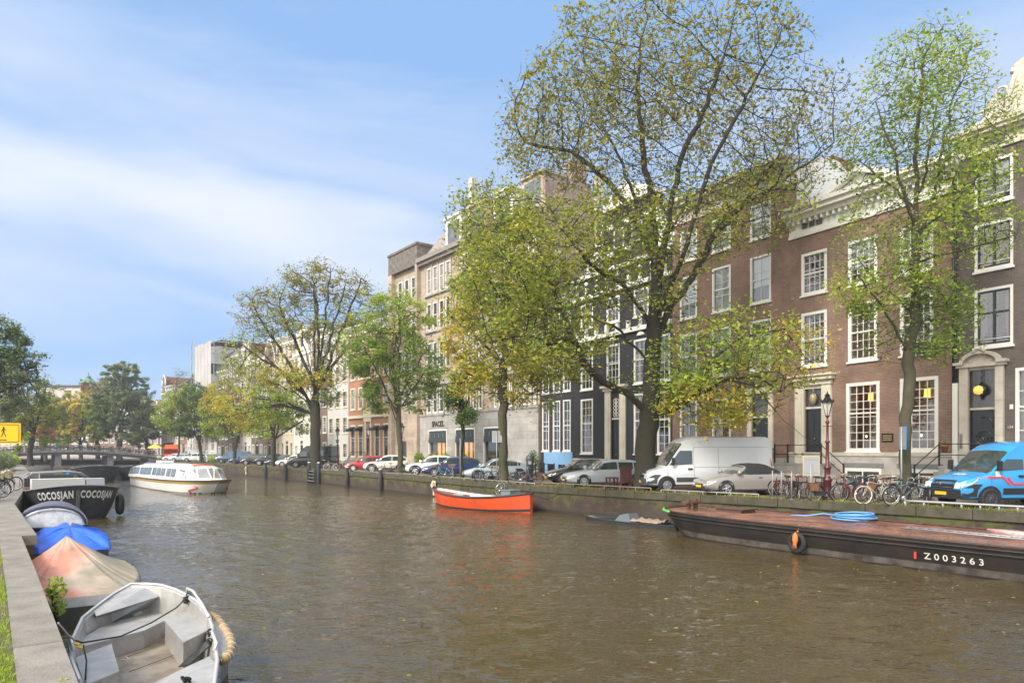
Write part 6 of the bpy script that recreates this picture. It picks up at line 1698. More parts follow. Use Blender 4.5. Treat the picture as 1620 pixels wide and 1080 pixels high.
# ---- barge
u_ = Vector((-.581,.814,0)); n_ = Vector((.814,.581,0))
bow = Vector((6.55,28.95,0)); stern = bow-u_*23.0; bow += n_*.5; stern += n_*.5
loc, rz, L0 = frame_at(stern, bow)
M_rust = mat('rusty wet barge deck', (.32,.145,.10), .28, color2=(.10,.05,.04), nscale=1.5, bump=.3, bscale=14)
nt_ = M_rust.node_tree; n_r = nt_.nodes.new('ShaderNodeTexNoise'); n_r.inputs['Scale'].default_value = .9; n_r.inputs['Detail'].default_value = 6
m_r = nt_.nodes.new('ShaderNodeMapRange'); m_r.inputs[1].default_value = .38; m_r.inputs[2].default_value = .62; m_r.inputs[3].default_value = .08; m_r.inputs[4].default_value = .65
t_r = nt_.nodes.new('ShaderNodeTexCoord'); nt_.links.new(t_r.outputs['Object'], n_r.inputs[0]); nt_.links.new(n_r.outputs['Fac'], m_r.inputs[0]); nt_.links.new(m_r.outputs[0], nt_.nodes['Principled BSDF'].inputs['Roughness'])
bg_ = thing('barge', 'long black work barge with rusty brown deck and number on its side', 'barge', loc, rz)
H = Hull(L0, 4.35, -.47, .10, .0, bow=9, stern=.97, flare=.86, bluff=.9, rake=1.6, zk=-1.9)
mb = MB(); H.surf(mb, n=70, m=8); H.transom(mb)
for v in (.07,.16): 
    for side in (1,-1): mb.tube([H.pt(i/70,v,side,-.015) for i in range(70)], .035, 5)
mb.build('hull', mat('black tarred hull', (.008,.008,.008), .45, color2=(.03,.022,.018), nscale=1.3, bump=.2, bscale=10), bg_)
mb = MB(); H.deck(mb, -.03, .05, 0, .995, 60); mb.build('deck', M_rust, bg_)
mb = MB(); H.surf(mb, .46, .60, 70, 1, .004); mb.build('waterline_scum', mat('grey scuffed waterline', (.022,.018,.015), .6, color2=(.13,.115,.10), nscale=1.9), bg_)
mb = MB()
for side in (1,-1): mb.tube([H.pt(i/60*.99,0,side,.03)+Vector((0,0,.0)) for i in range(61)], .04, 6)
mb.tube([H.pt(.99,0,1,.03),H.pt(.999,0,0,.0),H.pt(.99,0,-1,.03)], .045, 6); mb.build('gunwale', mat('dark rusty rail', (.06,.03,.022), .6, noise=.4), bg_)
mb = MB(); mb.tube([H.pt(.945+.0545*i/14,0,1,-.02)+Vector((0,0,-.03)) for i in range(15)], .06, 6); mb.build('bow_fender', mat('green bow rubber', (.12,.42,.10), .6), bg_)
mb = MB(); xb = L0/2
mb.box(xb-1.1,xb-.95,-.2,-.05,-.4,.0); mb.box(xb-1.1,xb-.95,.25,.4,-.4,.0); mb.box(xb-1.2,xb-.85,-.35,.55,-.15,-.08); mb.build('bollard', mat('rusty bollard', (.12,.05,.035), .7), bg_)
mb = MB(); mb.box(xb-3.2,xb-2.0,-1.1,-.2,-.49,-.32); mb.box(xb-3.3,xb-1.9,-1.15,-.15,-.32,-.29); mb.build('hatch', mat('wet brown hatch', (.10,.055,.045), .35), bg_)
mb = MB()
BM = Matrix.Translation(Vector((loc[0],loc[1],0))) @ Matrix.Rotation(rz,4,'Z')
BI = BM.inverted()
side_near = 1 if (BI @ Vector((0,0,0))).y > 0 else -1
# number on the side facing the water
tx = BI @ Vector(dp(1468,19.6)); 
vs, fs = text_pts('Z 0 0 3 2 6 3', .25, .004, 'LEFT', bold=.0)
def hullpt(xx, zz_):
    t = (xx+H.L/2)/H.L
    lo, hi = 0, 1
    for _ in range(18):
        m_ = (lo+hi)/2
        if H.pt(t,m_,1).z > zz_: lo = m_
        else: hi = m_
    return H.pt(t,lo,side_near,-.012)
sgn = 1 if side_near > 0 else 1
x_start = (BI @ Vector(dp(1470,19.35))).x
out = []
for x,y,z in vs:
    p = hullpt(x_start-x*1.12, -1.02+y); out.append((p.x, p.y+side_near*z, -1.02+y))
mb.add(out, fs, False); mb.build('hull_number', M_white, bg_)
mb = MB(); p = hullpt(x_start+.22,-.9); mb.box(p.x-.03,p.x+.03,min(p.y,p.y+side_near*.02),max(p.y,p.y+side_near*.02),-1.05,-.85); mb.build('red_mark', mat('red paint mark', (.5,.04,.03), .6), bg_)
tyr_x = (BI @ Vector(dp(1272,22.4))).x
ty = thing('tyre_fender', 'old tyre hanging on orange rope against the black barge side', 'tyre', BM @ Vector((tyr_x, side_near*2.24, -.98)), rz)
mb = MB(); mb.torus((0,0,0),(.15,1,0),.27,.08,26,8); mb.build('tyre', M_tyre, ty)
mb = MB()
for k in range(4): mb.tube([(random.uniform(-.06,.06),-side_near*.02,.30),(random.uniform(-.05,.05),side_near*.13,.05),(random.uniform(-.07,.07),side_near*.12,-.18)],.022,5)
mb.lathe([(.01,.3),(.08,.2),(.10,.05),(.04,-.12),(.01,-.2)],(0,side_near*.1,.05),8); mb.tube([(0,0,.3),(0,-side_near*.16,.56)],.03,5); mb.build('rope', mat('orange rope', (.60,.19,.06), .9), ty)
# loose things on the deck
def on_deck(px, py, z=-.48): return gp(px, py, z)
c = gp(1350,821,-.44)
hs = thing('hose_coil', 'light blue hose coiled on the rusty barge deck', 'hose', c, R(-30))
mb = MB()
for k in range(7):
    mb.torus((random.uniform(-.12,.12),random.uniform(-.08,.08),.03+.028*k),(random.uniform(-.06,.06),random.uniform(-.06,.06),1),.62+.03*(k%3)-.1*(k%2),.03,30,6)
mb.tube([(-.4,.4,.05),(-1.0,.45,.12),(-1.6,.1,.04),(-2.1,.2,.03)],.03,6); mb.build('hose', mat('light blue hose', (.13,.33,.62), .4), hs)
a, b = gp(1425,836,-.45), gp(1650,858,-.45)
ld = thing('ladder', 'aluminium scaffold ladder lying on the barge deck', 'ladder', (a.x,a.y,-.47), math.atan2(b.y-a.y,b.x-a.x)); ll = (b-a).length
mb = MB()
for y in (0,.42): mb.tube([(0,y,.06),(ll,y,.06)],.025,6)
mb.build('rail', M_pole, ld)
mb = MB()
for k in range(int(ll/.28)): mb.tube([(.1+k*.28,0,.06),(.1+k*.28,.42,.06)],.014,5)
mb.build('rungs', M_pole, ld)
for (px,py,lab,mm,sz) in ((1293,794,'tangle of orange rope on the barge deck near the bow', mat('orange rope'), .30),):
    c = on_deck(px,py+4,-.44); mb = MB()
    for k in range(6): mb.torus((random.uniform(-.15,.15),random.uniform(-.15,.15),.05+random.uniform(0,.14)),(random.uniform(-.5,.5),random.uniform(-.5,.5),1),random.uniform(.12,.26),.028,18,5)
    pts = [(0,0,.03)]
    for k in range(12): pts.append((pts[-1][0]+.30,pts[-1][1]-.22+random.uniform(-.12,.12),.03+random.uniform(0,.04)))
    mb.tube(pts,.03,5); o = mb.build('rope_pile', mm); o.location = c; tag(o, lab, 'rope')
c = on_deck(1600,848); mb = MB(); mb.rings([[(random.uniform(-.05,.05)+x*.35,y*.5,z+random.uniform(0,.06)) for x,y in ((-1,-1),(0,-1.2),(1,-1),(1.2,0),(1,1),(0,1.1),(-1,1),(-1.1,0))] for z in (0,.08,.12)],True,True,True); o = mb.build('tarp_scrap', mat('red white barrier net', (.62,.20,.18), .8, color2=(.6,.55,.5), nscale=9)); o.location = c; tag(o,'crumpled red and white barrier mesh at the right end of the barge','netting')

# ---- half sunk boat with tarp and buoy
loc, rz, L0 = frame_at((7.3,29.3),(3.55,33.6))
sk = thing('sunken_boat', 'low half sunk grey boat with rags left of the barge bow', 'boat', loc, rz)
H = Hull(L0, 1.25, -1.22, .08, .02, bow=2.4, stern=.7, flare=.9, zk=-1.7)
mb = MB(); H.surf(mb); H.transom(mb); H.rail(mb,.03); mb.build('hull', mat('wet dark grey grp', (.03,.033,.036), .4, noise=.4), sk)
mb = MB(); H.deck(mb,-.06,.08,.02,.96); mb.build('flooded_floor', mat('murky grey floor', (.05,.052,.05), .15, noise=.5, nscale=3), sk)
mb = MB(); mb.rings([[(.1+x*.5,y*.42,-1.26+z) for x,y,z in ((-1,-1,0),(1,-1,0),(1,1,0),(-1,1,0))],[(.1+x*.25,y*.3,-1.26+z) for x,y,z in ((-1,-1,.4),(1,-1,.32),(1,1,.3),(-1,1,.42))]],True,True,False); mb.build('cover', mat('dull blue grey lid', (.10,.125,.15), .6), sk)
o = MB(); vs = []
for i in range(13):
    for j in range(9): vs.append((-1.9+1.5*i/12, -.5+j/8*1.0, -1.2+.16*abs(math.sin(i*.9+j*.5))*abs(math.sin(j*.8))+random.uniform(0,.05)))
o.add(vs,[(i*9+j,(i+1)*9+j,(i+1)*9+j+1,i*9+j+1) for i in range(12) for j in range(8)],True); rg = o.build('rag', mat('dirty beige cloth', (.30,.22,.17), .9, noise=.3, nscale=5)); rg.location = loc; rg.rotation_euler = (0,0,rz); tag(rg,'dirty beige cloth draped over the half sunk boat','cloth')
c = gp(994,828,WATER); mb = MB(); mb.lathe([(.02,-.14),(.13,-.08),(.16,.04),(.12,.16),(.03,.24)],(0,0,0),12,Matrix.Rotation(R(70),4,'Y')); o = mb.build('buoy', mat('orange yellow buoy', (.80,.36,.02), .4)); o.location = (c.x,c.y,WATER+.09); tag(o,'small orange yellow buoy floating beside the half sunk boat','buoy')

# ---- tour boat
loc, rz, L0 = frame_at((-37.4,69.0),(-22.3,52.6)); L0 = 20.8; 
tb = thing('tour_boat', 'white glass roofed canal tour boat with yellow band sailing towards the camera', 'boat', loc, rz)
H = Hull(L0, 4.2, -.42, .12, .0, bow=5.5, stern=.62, flare=.86, bluff=.6, rake=1.8, zk=-1.75)
M_tw = mat('white boat paint', (.78,.77,.74), .3, noise=.06, coat=.3); M_gold = mat('mustard yellow band', (.36,.24,.06), .4)
mb = MB(); H.surf(mb, n=48); H.transom(mb); H.deck(mb, 0, 0, 0, 1, 40); mb.build('hull', M_tw, tb)
mb = MB(); H.surf(mb,.04,.19,48,2,.012); mb.build('band', M_gold, tb)
mb = MB(); H.rail(mb,.06,44); mb.build('rubbing_strake', mat('dark rubber strake', (.05,.05,.055)), tb)
mb = MB(); H.surf(mb,.68,.76,40,1,.012); mb.build('boot_line', mat('dark waterline', (.03,.025,.02), .7), tb)
# cabin: cross sections along x: (x, half width base, half width top, z base, z top)
secs = [(-9.6,1.35,1.05,-.42,.25),(-9.0,1.75,1.3,-.42,.62),(-6,1.9,1.45,-.42,.80),(-1,1.92,1.5,-.42,.86),(3.8,1.9,1.5,-.42,.86),(5.6,1.88,1.45,-.42,.84),(7.2,1.75,1.15,-.40,.74)]
def crs(x):
    for a,b in zip(secs[:-1],secs[1:]):
        if a[0] <= x <= b[0]: t = (x-a[0])/(b[0]-a[0]); return [a[i]+(b[i]-a[i])*t for i in range(1,5)]
    return list(secs[-1][1:]) if x > 0 else list(secs[0][1:])
def cpt(x, f, side, off=0):
    """f 0 base .. 1 eave"""
    wb,wt,zb,zt = crs(x); ze = zt-.28; w = wb+(wt-wb)*f*.55; return Vector((x, side*(w+off), zb+(ze-zb)*f+off*.3))
mb = MB(); rings = []
for x in [s_[0] for s_ in secs]:
    wb,wt,zb,zt = crs(x); r_ = [cpt(x,0,1),cpt(x,1,1),Vector((x,wt*.72,zt-.02)),Vector((x,0,zt+.04))]; rings.append(r_+[Vector((p.x,-p.y,p.z)) for p in r_[2::-1]])
mb.rings(rings, False, False, False)
# faceted bow front
fr = [cpt(7.2,0,1),Vector((8.5,.95,-.38)),Vector((8.9,0,-.36)),Vector((8.5,-.95,-.38)),cpt(7.2,0,-1)]
tp = [cpt(7.2,1,1)+Vector((0,0,.05)),Vector((7.5,.75,.62)),Vector((7.7,0,.66)),Vector((7.5,-.75,.62)),cpt(7.2,1,-1)+Vector((0,0,.05))]
for i in range(4): mb.quad(fr[i],fr[i+1],tp[i+1],tp[i])
r0 = rings[-1]; mb.poly([r0[1],tp[0],tp[1],tp[2],tp[3],tp[4],r0[-2],r0[4],r0[3],r0[2]])
mb.poly(rings[0][::-1]); mb.build('cabin', M_tw, tb)
def winq(a,b,c,d,m0,off=.015):
    q = [Vector(v) for v in (a,b,c,d)]; cc = sum(q,Vector())/4; nn = (q[1]-q[0]).cross(q[3]-q[0]).normalized()
    if nn.dot(cc-Vector((2,0,-.2))) < 0: nn = -nn
    m0.poly([p+(cc-p)*.0+nn*off for p in q])
x = -8.8; k = 0
while x < 4.5:
    wdt = 1.15
    for side in (1,-1):
        mb = MB(); winq(cpt(x,.30,side),cpt(x+wdt,.30,side),cpt(x+wdt,.97,side),cpt(x,.97,side),mb); mb.build('side_window', mat('tour boat glass', (.10,.12,.12), .05, spec=1, noise=.5, nscale=.8), tb)
    x += wdt+(.12 if k%3 != 2 else .3); k += 1
for side in (1,-1):
    mb = MB(); winq(cpt(4.9,.25,side),cpt(6.0,.25,side),cpt(6.0,1.0,side),cpt(5.8,1.0,side),mb); winq(cpt(6.15,.25,side),cpt(7.1,.25,side),cpt(7.1,.98,side),cpt(6.15,.98,side),mb); mb.build('side_window', mat('tour boat glass'), tb)
for i in range(4):
    a,b,c,d = fr[i],fr[i+1],tp[i+1],tp[i]; f = lambda p,q,t: p+(q-p)*t
    A,B,C_,D_ = f(a,b,.08),f(a,b,.92),f(d,c,.92),f(d,c,.08)
    mb = MB(); winq(f(A,D_,.2),f(B,C_,.2),f(B,C_,.93),f(A,D_,.93),mb,.02); mb.build('windscreen', mat('front glass grey', (.22,.24,.26), .08, spec=1, noise=.3, nscale=1.2), tb)
mb = MB()
for xx in (-5.2,-1.5): 
    wb,wt,zb,zt = crs(xx)
    for side in (1,-1): mb.box(xx-1.6,xx+1.6,min(side*.1,side*wt*.66),max(side*.1,side*wt*.66),zt+.0,zt+.035)
mb.build('roof_window', mat('pale roof glazing', (.55,.58,.58), .15, spec=.8), tb)
mb = MB(); mb.rings([[(x,y*.55*s_,z) for x,y,z in ((-4.9,-1,.86),(-4.9,1,.86))] for s_ in (1,)]*1+[],False,False) if False else mb.box(-4.4,-2.6,-.5,.5,.93,1.12); mb.build('roof_hatch', M_tw, tb)
mb = MB(); mb.box(6.3,6.8,-.7,.7,.80,.88); mb.build('roof_sign', mat('red orange roof board', (.72,.10,.03), .5), tb)
mb = MB()
for y in (-.95,-.3,.35,.95): mb.tube([(7.55,y,.66),(7.72,y,.55),(7.95,y*1.02,.28)],.02,5)
mb.build('wiper', M_black, tb)
mb = MB(); mb.tube([(9.3,0,-.35),(9.3,0,.45)],.02,5); mb.lathe([(.02,0),(.06,.03),(.05,.1),(.01,.13)],(9.3,0,.45),8); mb.build('bow_light', mat('pale lamp', (.8,.6,.3), .4, emit=(1,.6,.25), estr=.8), tb)
for side in (1,-1):
    mb = MB(); pts = []
    for k in range(15):
        t = k/14; ss_ = .935+.035*math.cos(math.pi*2*t*.9)*(1 if t < .5 else 1)-.02*(t-.5); v = .32+.38*t
        pts.append(H.pt(.93+.025*math.sin(t*2*math.pi*.95+.4)+.015*t, v, side, -.03))
    mb.tube(pts,[.02+.035*math.sin(math.pi*k/14) for k in range(15)],6); mb.build('bow_emblem', mat('dark red emblem', (.45,.015,.03), .5), tb)
mb = MB(); mb.tube([(-10,1.2,-.42),(-10,1.2,.1)],.02,4)
for k in range(5): mb.tube([H.pt(.04+.03*k,0,1,.05),H.pt(.04+.03*k,0,1,.05)+Vector((0,0,.5))],.015,4)
mb.build('stern_rail', M_chrome, tb)

# ---- twin ended black barge with name
M_tar = mat('black tarred steel', (.022,.024,.027), .42, color2=(.05,.052,.055), nscale=2.0, bump=.15, bscale=12)
def bluff_boat(label, cx, cy, ang, beam, length, ztop, a_end, name='barge', zlow=None, parts=None):
    """rounded end facing local -x"""
    root = thing(name, label, 'boat', (cx,cy,0), ang)
    b = beam/2
    def f(z): u = max(0,(z-WATER+.25)/(ztop-WATER+.25)); return .55+.45*u**.6
    def sheer(x): return ztop-.38*min(1,((x+length/2)/(length*.5))**1.0) if x < 0 else ztop-.38+.3*(x/(length/2))**2
    plan = []
    for k in range(25):
        ph = -math.pi/2+math.pi*k/24; plan.append((-length/2+a_end-a_end*math.cos(ph), b*math.sin(ph)))
    pl = [(length/2-.2,-b*.35),(length/2-a_end,-b)]+plan+[(length/2-a_end,b),(length/2-.2,b*.35)]
    rings = []
    for j in range(9):
        v = j/8; r_ = []
        for x,y in pl:
            zt = sheer(x)-.16*(abs(y)/b)**2*(1 if x < -length/2+a_end else 1); z = zt+(WATER-.3-zt)*v; k = f(z); r_.append(Vector(((x+length/2-a_end)*k+a_end-length/2 if x < -length/2+a_end else x, y*k, z)))
        rings.append(r_)
    mb = MB(); mb.rings(rings, True, False, True); mb.poly([p+Vector((0,0,-.08)) for p in rings[0]]); mb.build('hull', M_tar, root)
    mb = MB(); mb.tube(rings[0]+[rings[0][0]], .045, 6); mb.build('gunwale', mat('grey edge rail', (.16,.16,.17), .5), root)
    def surf(y_arc, z):       # point on the rounded end at arc coordinate (metres across) and height
        ph = y_arc/(b*1.05); x = -length/2+a_end-a_end*math.cos(ph); y = b*math.sin(ph); k = f(z)
        return Vector(((x+length/2-a_end)*k+a_end-length/2, y*k, z))
    return root, surf, rings
ca = math.atan2(.81,-.58)
cb_, srf, rg_ = bluff_boat('black barge with its name painted twice in white on the rounded stern', -24.55, 37.3, ca+R(4), 4.05, 11.5, .34, 1.5)
for st_,lab_ in ((-1,'l'),(1,'r')):
    mb = MB(); vs, fs = text_pts('COCOSJAN', .50, .002, 'CENTER', bold=.018)
    out = []
    for x,y,z in vs:
        s_ = -(x*.64)+(-1.04 if st_ > 0 else 1.12); p = srf(s_, -.24+y*.98-.05*abs(s_)); d_ = Vector((p.x+11.5/2-1.5, p.y*.5, 0)).normalized(); out.append(p+d_*(.022+z))
    mb.add(out, fs, False); mb.build('name_lettering', M_white, cb_)
mb = MB(); mb.prism([srf(-.09,.1)+Vector((-.02,0,0)),srf(.09,.1)+Vector((-.02,0,0)),srf(.09,-1.3)+Vector((-.12,0,0)),srf(-.09,-1.3)+Vector((-.12,0,0))],(-.12,0,0)); mb.build('stern_post', mat('dark grey post', (.10,.11,.11), .6), cb_)
xs_ = -11.5/2
mb = MB(); mb.box(xs_+1.6,xs_+2.6,-.5,1.7,.02,.62); mb.build('locker', mat('off white locker', (.55,.54,.50), .6), cb_)
mb = MB(); mb.box(xs_+1.6,xs_+2.5,-1.35,-.55,.02,.60); mb.build('locker', mat('pale grey locker', (.42,.44,.48), .6), cb_)
mb = MB(); pf = [(xs_+4+.0,y,z) for y,z in ((1.9,-.1),(1.95,.55),(1.5,.85),(0,.92),(-.6,.85),(-1.1,.5))]
mb.tube(pf,.035,6); mb.tube([(p[0]+1.6,p[1],p[2]) for p in pf],.035,6)
for p in pf: mb.tube([p,(p[0]+1.6,p[1],p[2])],.02,5)
mb.tube([(xs_+4,1.2,-.1),(xs_+4,1.2,.86)],.03,5); mb.build('cabin_frame', mat('grey tube frame', (.30,.31,.33), .4), cb_)
mb = MB(); mb.box(xs_+4.05,xs_+4.1,1.25,1.85,.15,.6); mb.box(xs_+4.05,xs_+4.1,-.3,1.15,.15,.75); mb.build('cabin_window', M_cglass, cb_)
mb = MB(); mb.box(xs_+3.2,xs_+6.5,1.6,1.95,-.2,.12); mb.build('wooden_coaming', M_wood, cb_)
for (y,zc,nm) in ((-2.02,-.75,'fender'),):
    mb = MB(); mb.lathe([(.03,-.55),(.17,-.45),(.22,-.2),(.22,.25),(.15,.45),(.03,.52)],(xs_+1.5,y,zc),12); mb.tube([(xs_+1.5,y,zc+.5),(xs_+1.5,y+.2,.0)],.02,5); fd = mb.build('fender', M_fend, cb_)
mb = MB(); mb.tube([(xs_+.2,.15,.12),(xs_+.7,-.2,.35),(xs_+2.2,-1.7,.12)],.02,5); mb.build('rope', M_rope, cb_)
bluff_boat('dark blue black barge moored behind the name painted one', -48.0, 78.5, ca, 4.5, 12, .42, 1.8)
bluff_boat('smaller black barge alongside, nearer the middle of the canal', -47.3, 84.5, ca, 3.7, 11, .25, 1.5)
c = dp(107,66); mb = MB(); mb.lathe([(.05,-.5),(.2,-.4),(.22,.3),(.12,.5),(.03,.6)],(0,0,0),12); o = mb.build('fender', mat('blue fender', (.03,.16,.40), .5)); o.location = (-46.2,71.2,-.55); tag(o,'blue fender hanging at the corner of the dark blue barge','fender')
# dark covered launch by the bridge
loc, rz, L0 = frame_at((-62,118),(-66,124)); 
lb = thing('motor_boat', 'small dark covered launch near the right end of the bridge', 'boat', loc, rz)
H = Hull(8, 2.6, -.6, .3, .1); mb = MB(); H.surf(mb,n=16); H.transom(mb); mb.build('hull', P_navy, lb)
mb = MB(); rows = []
for i in range(9):
    t = .05+.75*i/8; a = H.pt(t,0,1,.02); b = H.pt(t,0,-1,.02); hh = .75*math.sin(math.pi*(.15+.75*i/8)); rows.append([a,Vector((a.x,a.y*.55,a.z+hh*.9)),Vector((a.x,0,a.z+hh)),Vector((b.x,b.y*.55,b.z+hh*.9)),b])
mb.rings(rows,False,False,True); mb.build('cover', mat('navy canvas', (.03,.04,.09), .8), lb)

# ---- tent covered boat
loc, rz, L0 = frame_at((-15.9,23.6),(-19.2,28.6))
tt = thing('covered_boat', 'wooden boat under an arched grey tent with clear front panel', 'boat', loc, rz)
H = Hull(6.0, 2.15, -.72, .25, .05, bow=2.4, stern=.86, flare=.8)
mb = MB(); H.surf(mb,n=20); H.transom(mb); mb.build('hull', mat('brown varnished hull', (.16,.085,.045), .4, noise=.25, nscale=5), tt)
mb = MB(); H.rail(mb,.05); mb.tube([H.pt(0,0,1),H.pt(0,0,-1)],.05,6); mb.build('gunwale', mat('light wood strip', (.42,.24,.13), .5), tt)
def arch(x, w, h, z0, n=14, k=.8): return [Vector((x, w*math.cos(math.pi*i/n)*(1 if True else 1), z0+h*math.sin(math.pi*i/n)**k)) for i in range(n+1)]
mb = MB(); rows = [arch(-3.0,1.08,.12,-.68),arch(-2.7,1.06,.80,-.68),arch(-1.9,1.03,.86,-.68),arch(-.2,.98,.72,-.68),arch(1.6,.85,.6,-.6),arch(2.4,.5,.2,-.5)]
mb.rings(rows[1:],False,False,True); mb.build('tent', mat('dark grey blue canvas', (.10,.11,.15), .8, noise=.2), tt)
mb = MB(); r0 = arch(-2.72,.93,.72,-.66); r1 = [Vector((-2.90,p.y*1.04,-.66+(p.z+.66)*.72)) for p in r0]; r2 = [Vector((-3.02,p.y*1.1,-.64)) for p in r0]
mb.rings([r0,r1,r2],False,False,True); mb.build('clear_panel', mat('clear plastic sheet', (.42,.44,.48), .12, spec=.9, noise=.35, nscale=2.5), tt)
mb = MB(); mb.tube([Vector((-2.9,p.y*1.06,-.66+(p.z+.66)*1.0)) for p in r0],.045,6)
mb.build('tent_hoop', mat('navy piping', (.03,.035,.07), .7), tt)
mb = MB(); mb.rings([r0,[Vector((-2.74,1.07*math.cos(math.pi*i/14),-.68+.8*math.sin(math.pi*i/14)**.8)) for i in range(15)]],False,False,True); mb.build('tent_front', mat('grey canvas light', (.30,.31,.36), .8), tt)
mb = MB(); mb.tube([(-3.05,1.1,-.64),(-3.1,0,-.66),(-3.05,-1.1,-.64)],.05,6); mb.build('tent_hem', mat('navy piping'), tt)

# ---- tarpaulins
def tarp(name, mat_, outline, apexes, rim, sag=.0, n=34, fold=.03, power=1.0, seed=1, root=None, lift=.0, fscale=9):
    """cloth over an outline (list of world xyz) pulled up at apexes [(x,y,z,r)]"""
    rnd = random.Random(seed); cx = sum(p[0] for p in outline)/len(outline); cy = sum(p[1] for p in outline)/len(outline)
    m_ = 144; ol = []
    N_ = len(outline)
    for k in range(m_):
        t = k/m_*N_; i = int(t)%N_; f_ = t-int(t); a, b = Vector(outline[i]), Vector(outline[(i+1)%N_]); ol.append(a+(b-a)*f_)
    ax, ay, az = apexes[0]
    vs = []; 
    for k in range(m_):
        for j in range(n+1):
            s_ = j/n      # 0 rim -> 1 apex
            e = ol[k]; x = e.x+(ax-e.x)*s_; y = e.y+(ay-e.y)*s_
            z = e.z+(az-e.z)*(s_**power)
            for (bx,by,bz_,br) in apexes[1:]:
                d = math.hypot(x-bx,y-by); z = max(z, bz_-(bz_-e.z)*min(1.3,d/br)) if d < br else z
            fo = math.sin(k*2*math.pi/m_*fscale+1.3*math.sin(k*.5)); fo2 = math.sin(k*2*math.pi/m_*fscale*2.3+2*math.sin(k*.31)+s_*2.5)
            z += fold*((1-abs(fo))*1.6-.6+.55*(1-abs(fo2)))*(1-s_)*(.35+s_*1.2)+rnd.uniform(-.006,.006)
            if j == 0: z -= .10+.05*math.sin(k*1.1)
            vs.append((x,y,z))
    mb = MB(); W_ = n+1
    mb.add(vs,[(k*W_+j,((k+1)%m_)*W_+j,((k+1)%m_)*W_+j+1,k*W_+j+1) for k in range(m_) for j in range(n)],True)
    if root: 
        Mi = Matrix.Translation(Vector(root.location)) @ Matrix.Rotation(root.rotation_euler.z,4,'Z'); Mi = Mi.inverted(); mb.v = [tuple(Mi @ Vector(p)) for p in mb.v]
    return mb.build(name, mat_, root)
def boat_outline(loc, rz, H, inset=-.03, t0=0, t1=1, dz=.03):
    M = Matrix.Translation(Vector(loc)) @ Matrix.Rotation(rz,4,'Z'); pts = []
    for i in range(9): p = H.pt(t0+(t1-t0)*i/8*.999,0,1,inset); p.z += dz; pts.append(M @ p)
    for i in range(9): p = H.pt(t1-(t1-t0)*i/8-.001 if i == 0 else t1-(t1-t0)*i/8,0,-1,inset); p.z += dz; pts.append(M @ p)
    return pts
# blue one
loc, rz, L0 = frame_at((-12.0,18.6),(-14.9,22.9))
bb_ = thing('covered_boat', 'dark boat under a shiny bright blue tarpaulin', 'boat', loc, rz)
H = Hull(L0, 2.0, -.74, .18, .0, bow=2.6, stern=.88, flare=.8)
mb = MB(); H.surf(mb,n=20); H.transom(mb); mb.build('hull', M_hullblk, bb_)
M_bt_ = mat('bright blue tarpaulin', (.012,.11,.62), .30, noise=.12, nscale=2.5, bump=.9, bscale=3.2)
bm = Matrix.Translation(Vector(loc)) @ Matrix.Rotation(rz,4,'Z'); c = bm @ Vector((-.5,0,0))
tarp('tarpaulin', M_bt_, boat_outline(loc, rz, H), [(c.x,c.y,-.26)], 0, power=.75, fold=.22, root=bb_, seed=3, fscale=11)
# pink and beige one
loc, rz, L0 = frame_at((-8.25,13.0),(-11.3,17.4))
pk = thing('covered_boat', 'dark hulled boat under a faded pink and beige tarpaulin raised to a peak', 'boat', loc, rz)
H = Hull(L0, 2.5, -.80, .15, .02, bow=2.6, stern=.60, flare=.82)
mb = MB(); H.surf(mb,n=20); H.transom(mb); mb.build('hull', mat('algae stained dark hull', (.035,.04,.045), .6, color2=(.09,.09,.05), nscale=4), pk)
mb = MB(); H.surf(mb,0,.16,20,1,.012); mb.quad(H.pt(0,0,1)+Vector((-.012,0,0)),H.pt(0,0,-1)+Vector((-.012,0,0)),H.pt(0,.2,-1)+Vector((-.012,0,0)),H.pt(0,.2,1)+Vector((-.012,0,0))); mb.build('top_strake', mat('dull white strake', (.50,.51,.50), .6, noise=.12), pk)
mb = MB(); mb.box(-L0/2-.03,-L0/2-.014,.35,.62,-.94,-.86); mb.build('licence_sticker', mat('red label', (.62,.16,.12), .6), pk)
bm = Matrix.Translation(Vector(loc)) @ Matrix.Rotation(rz,4,'Z'); c = bm @ Vector((.6,.1,0))
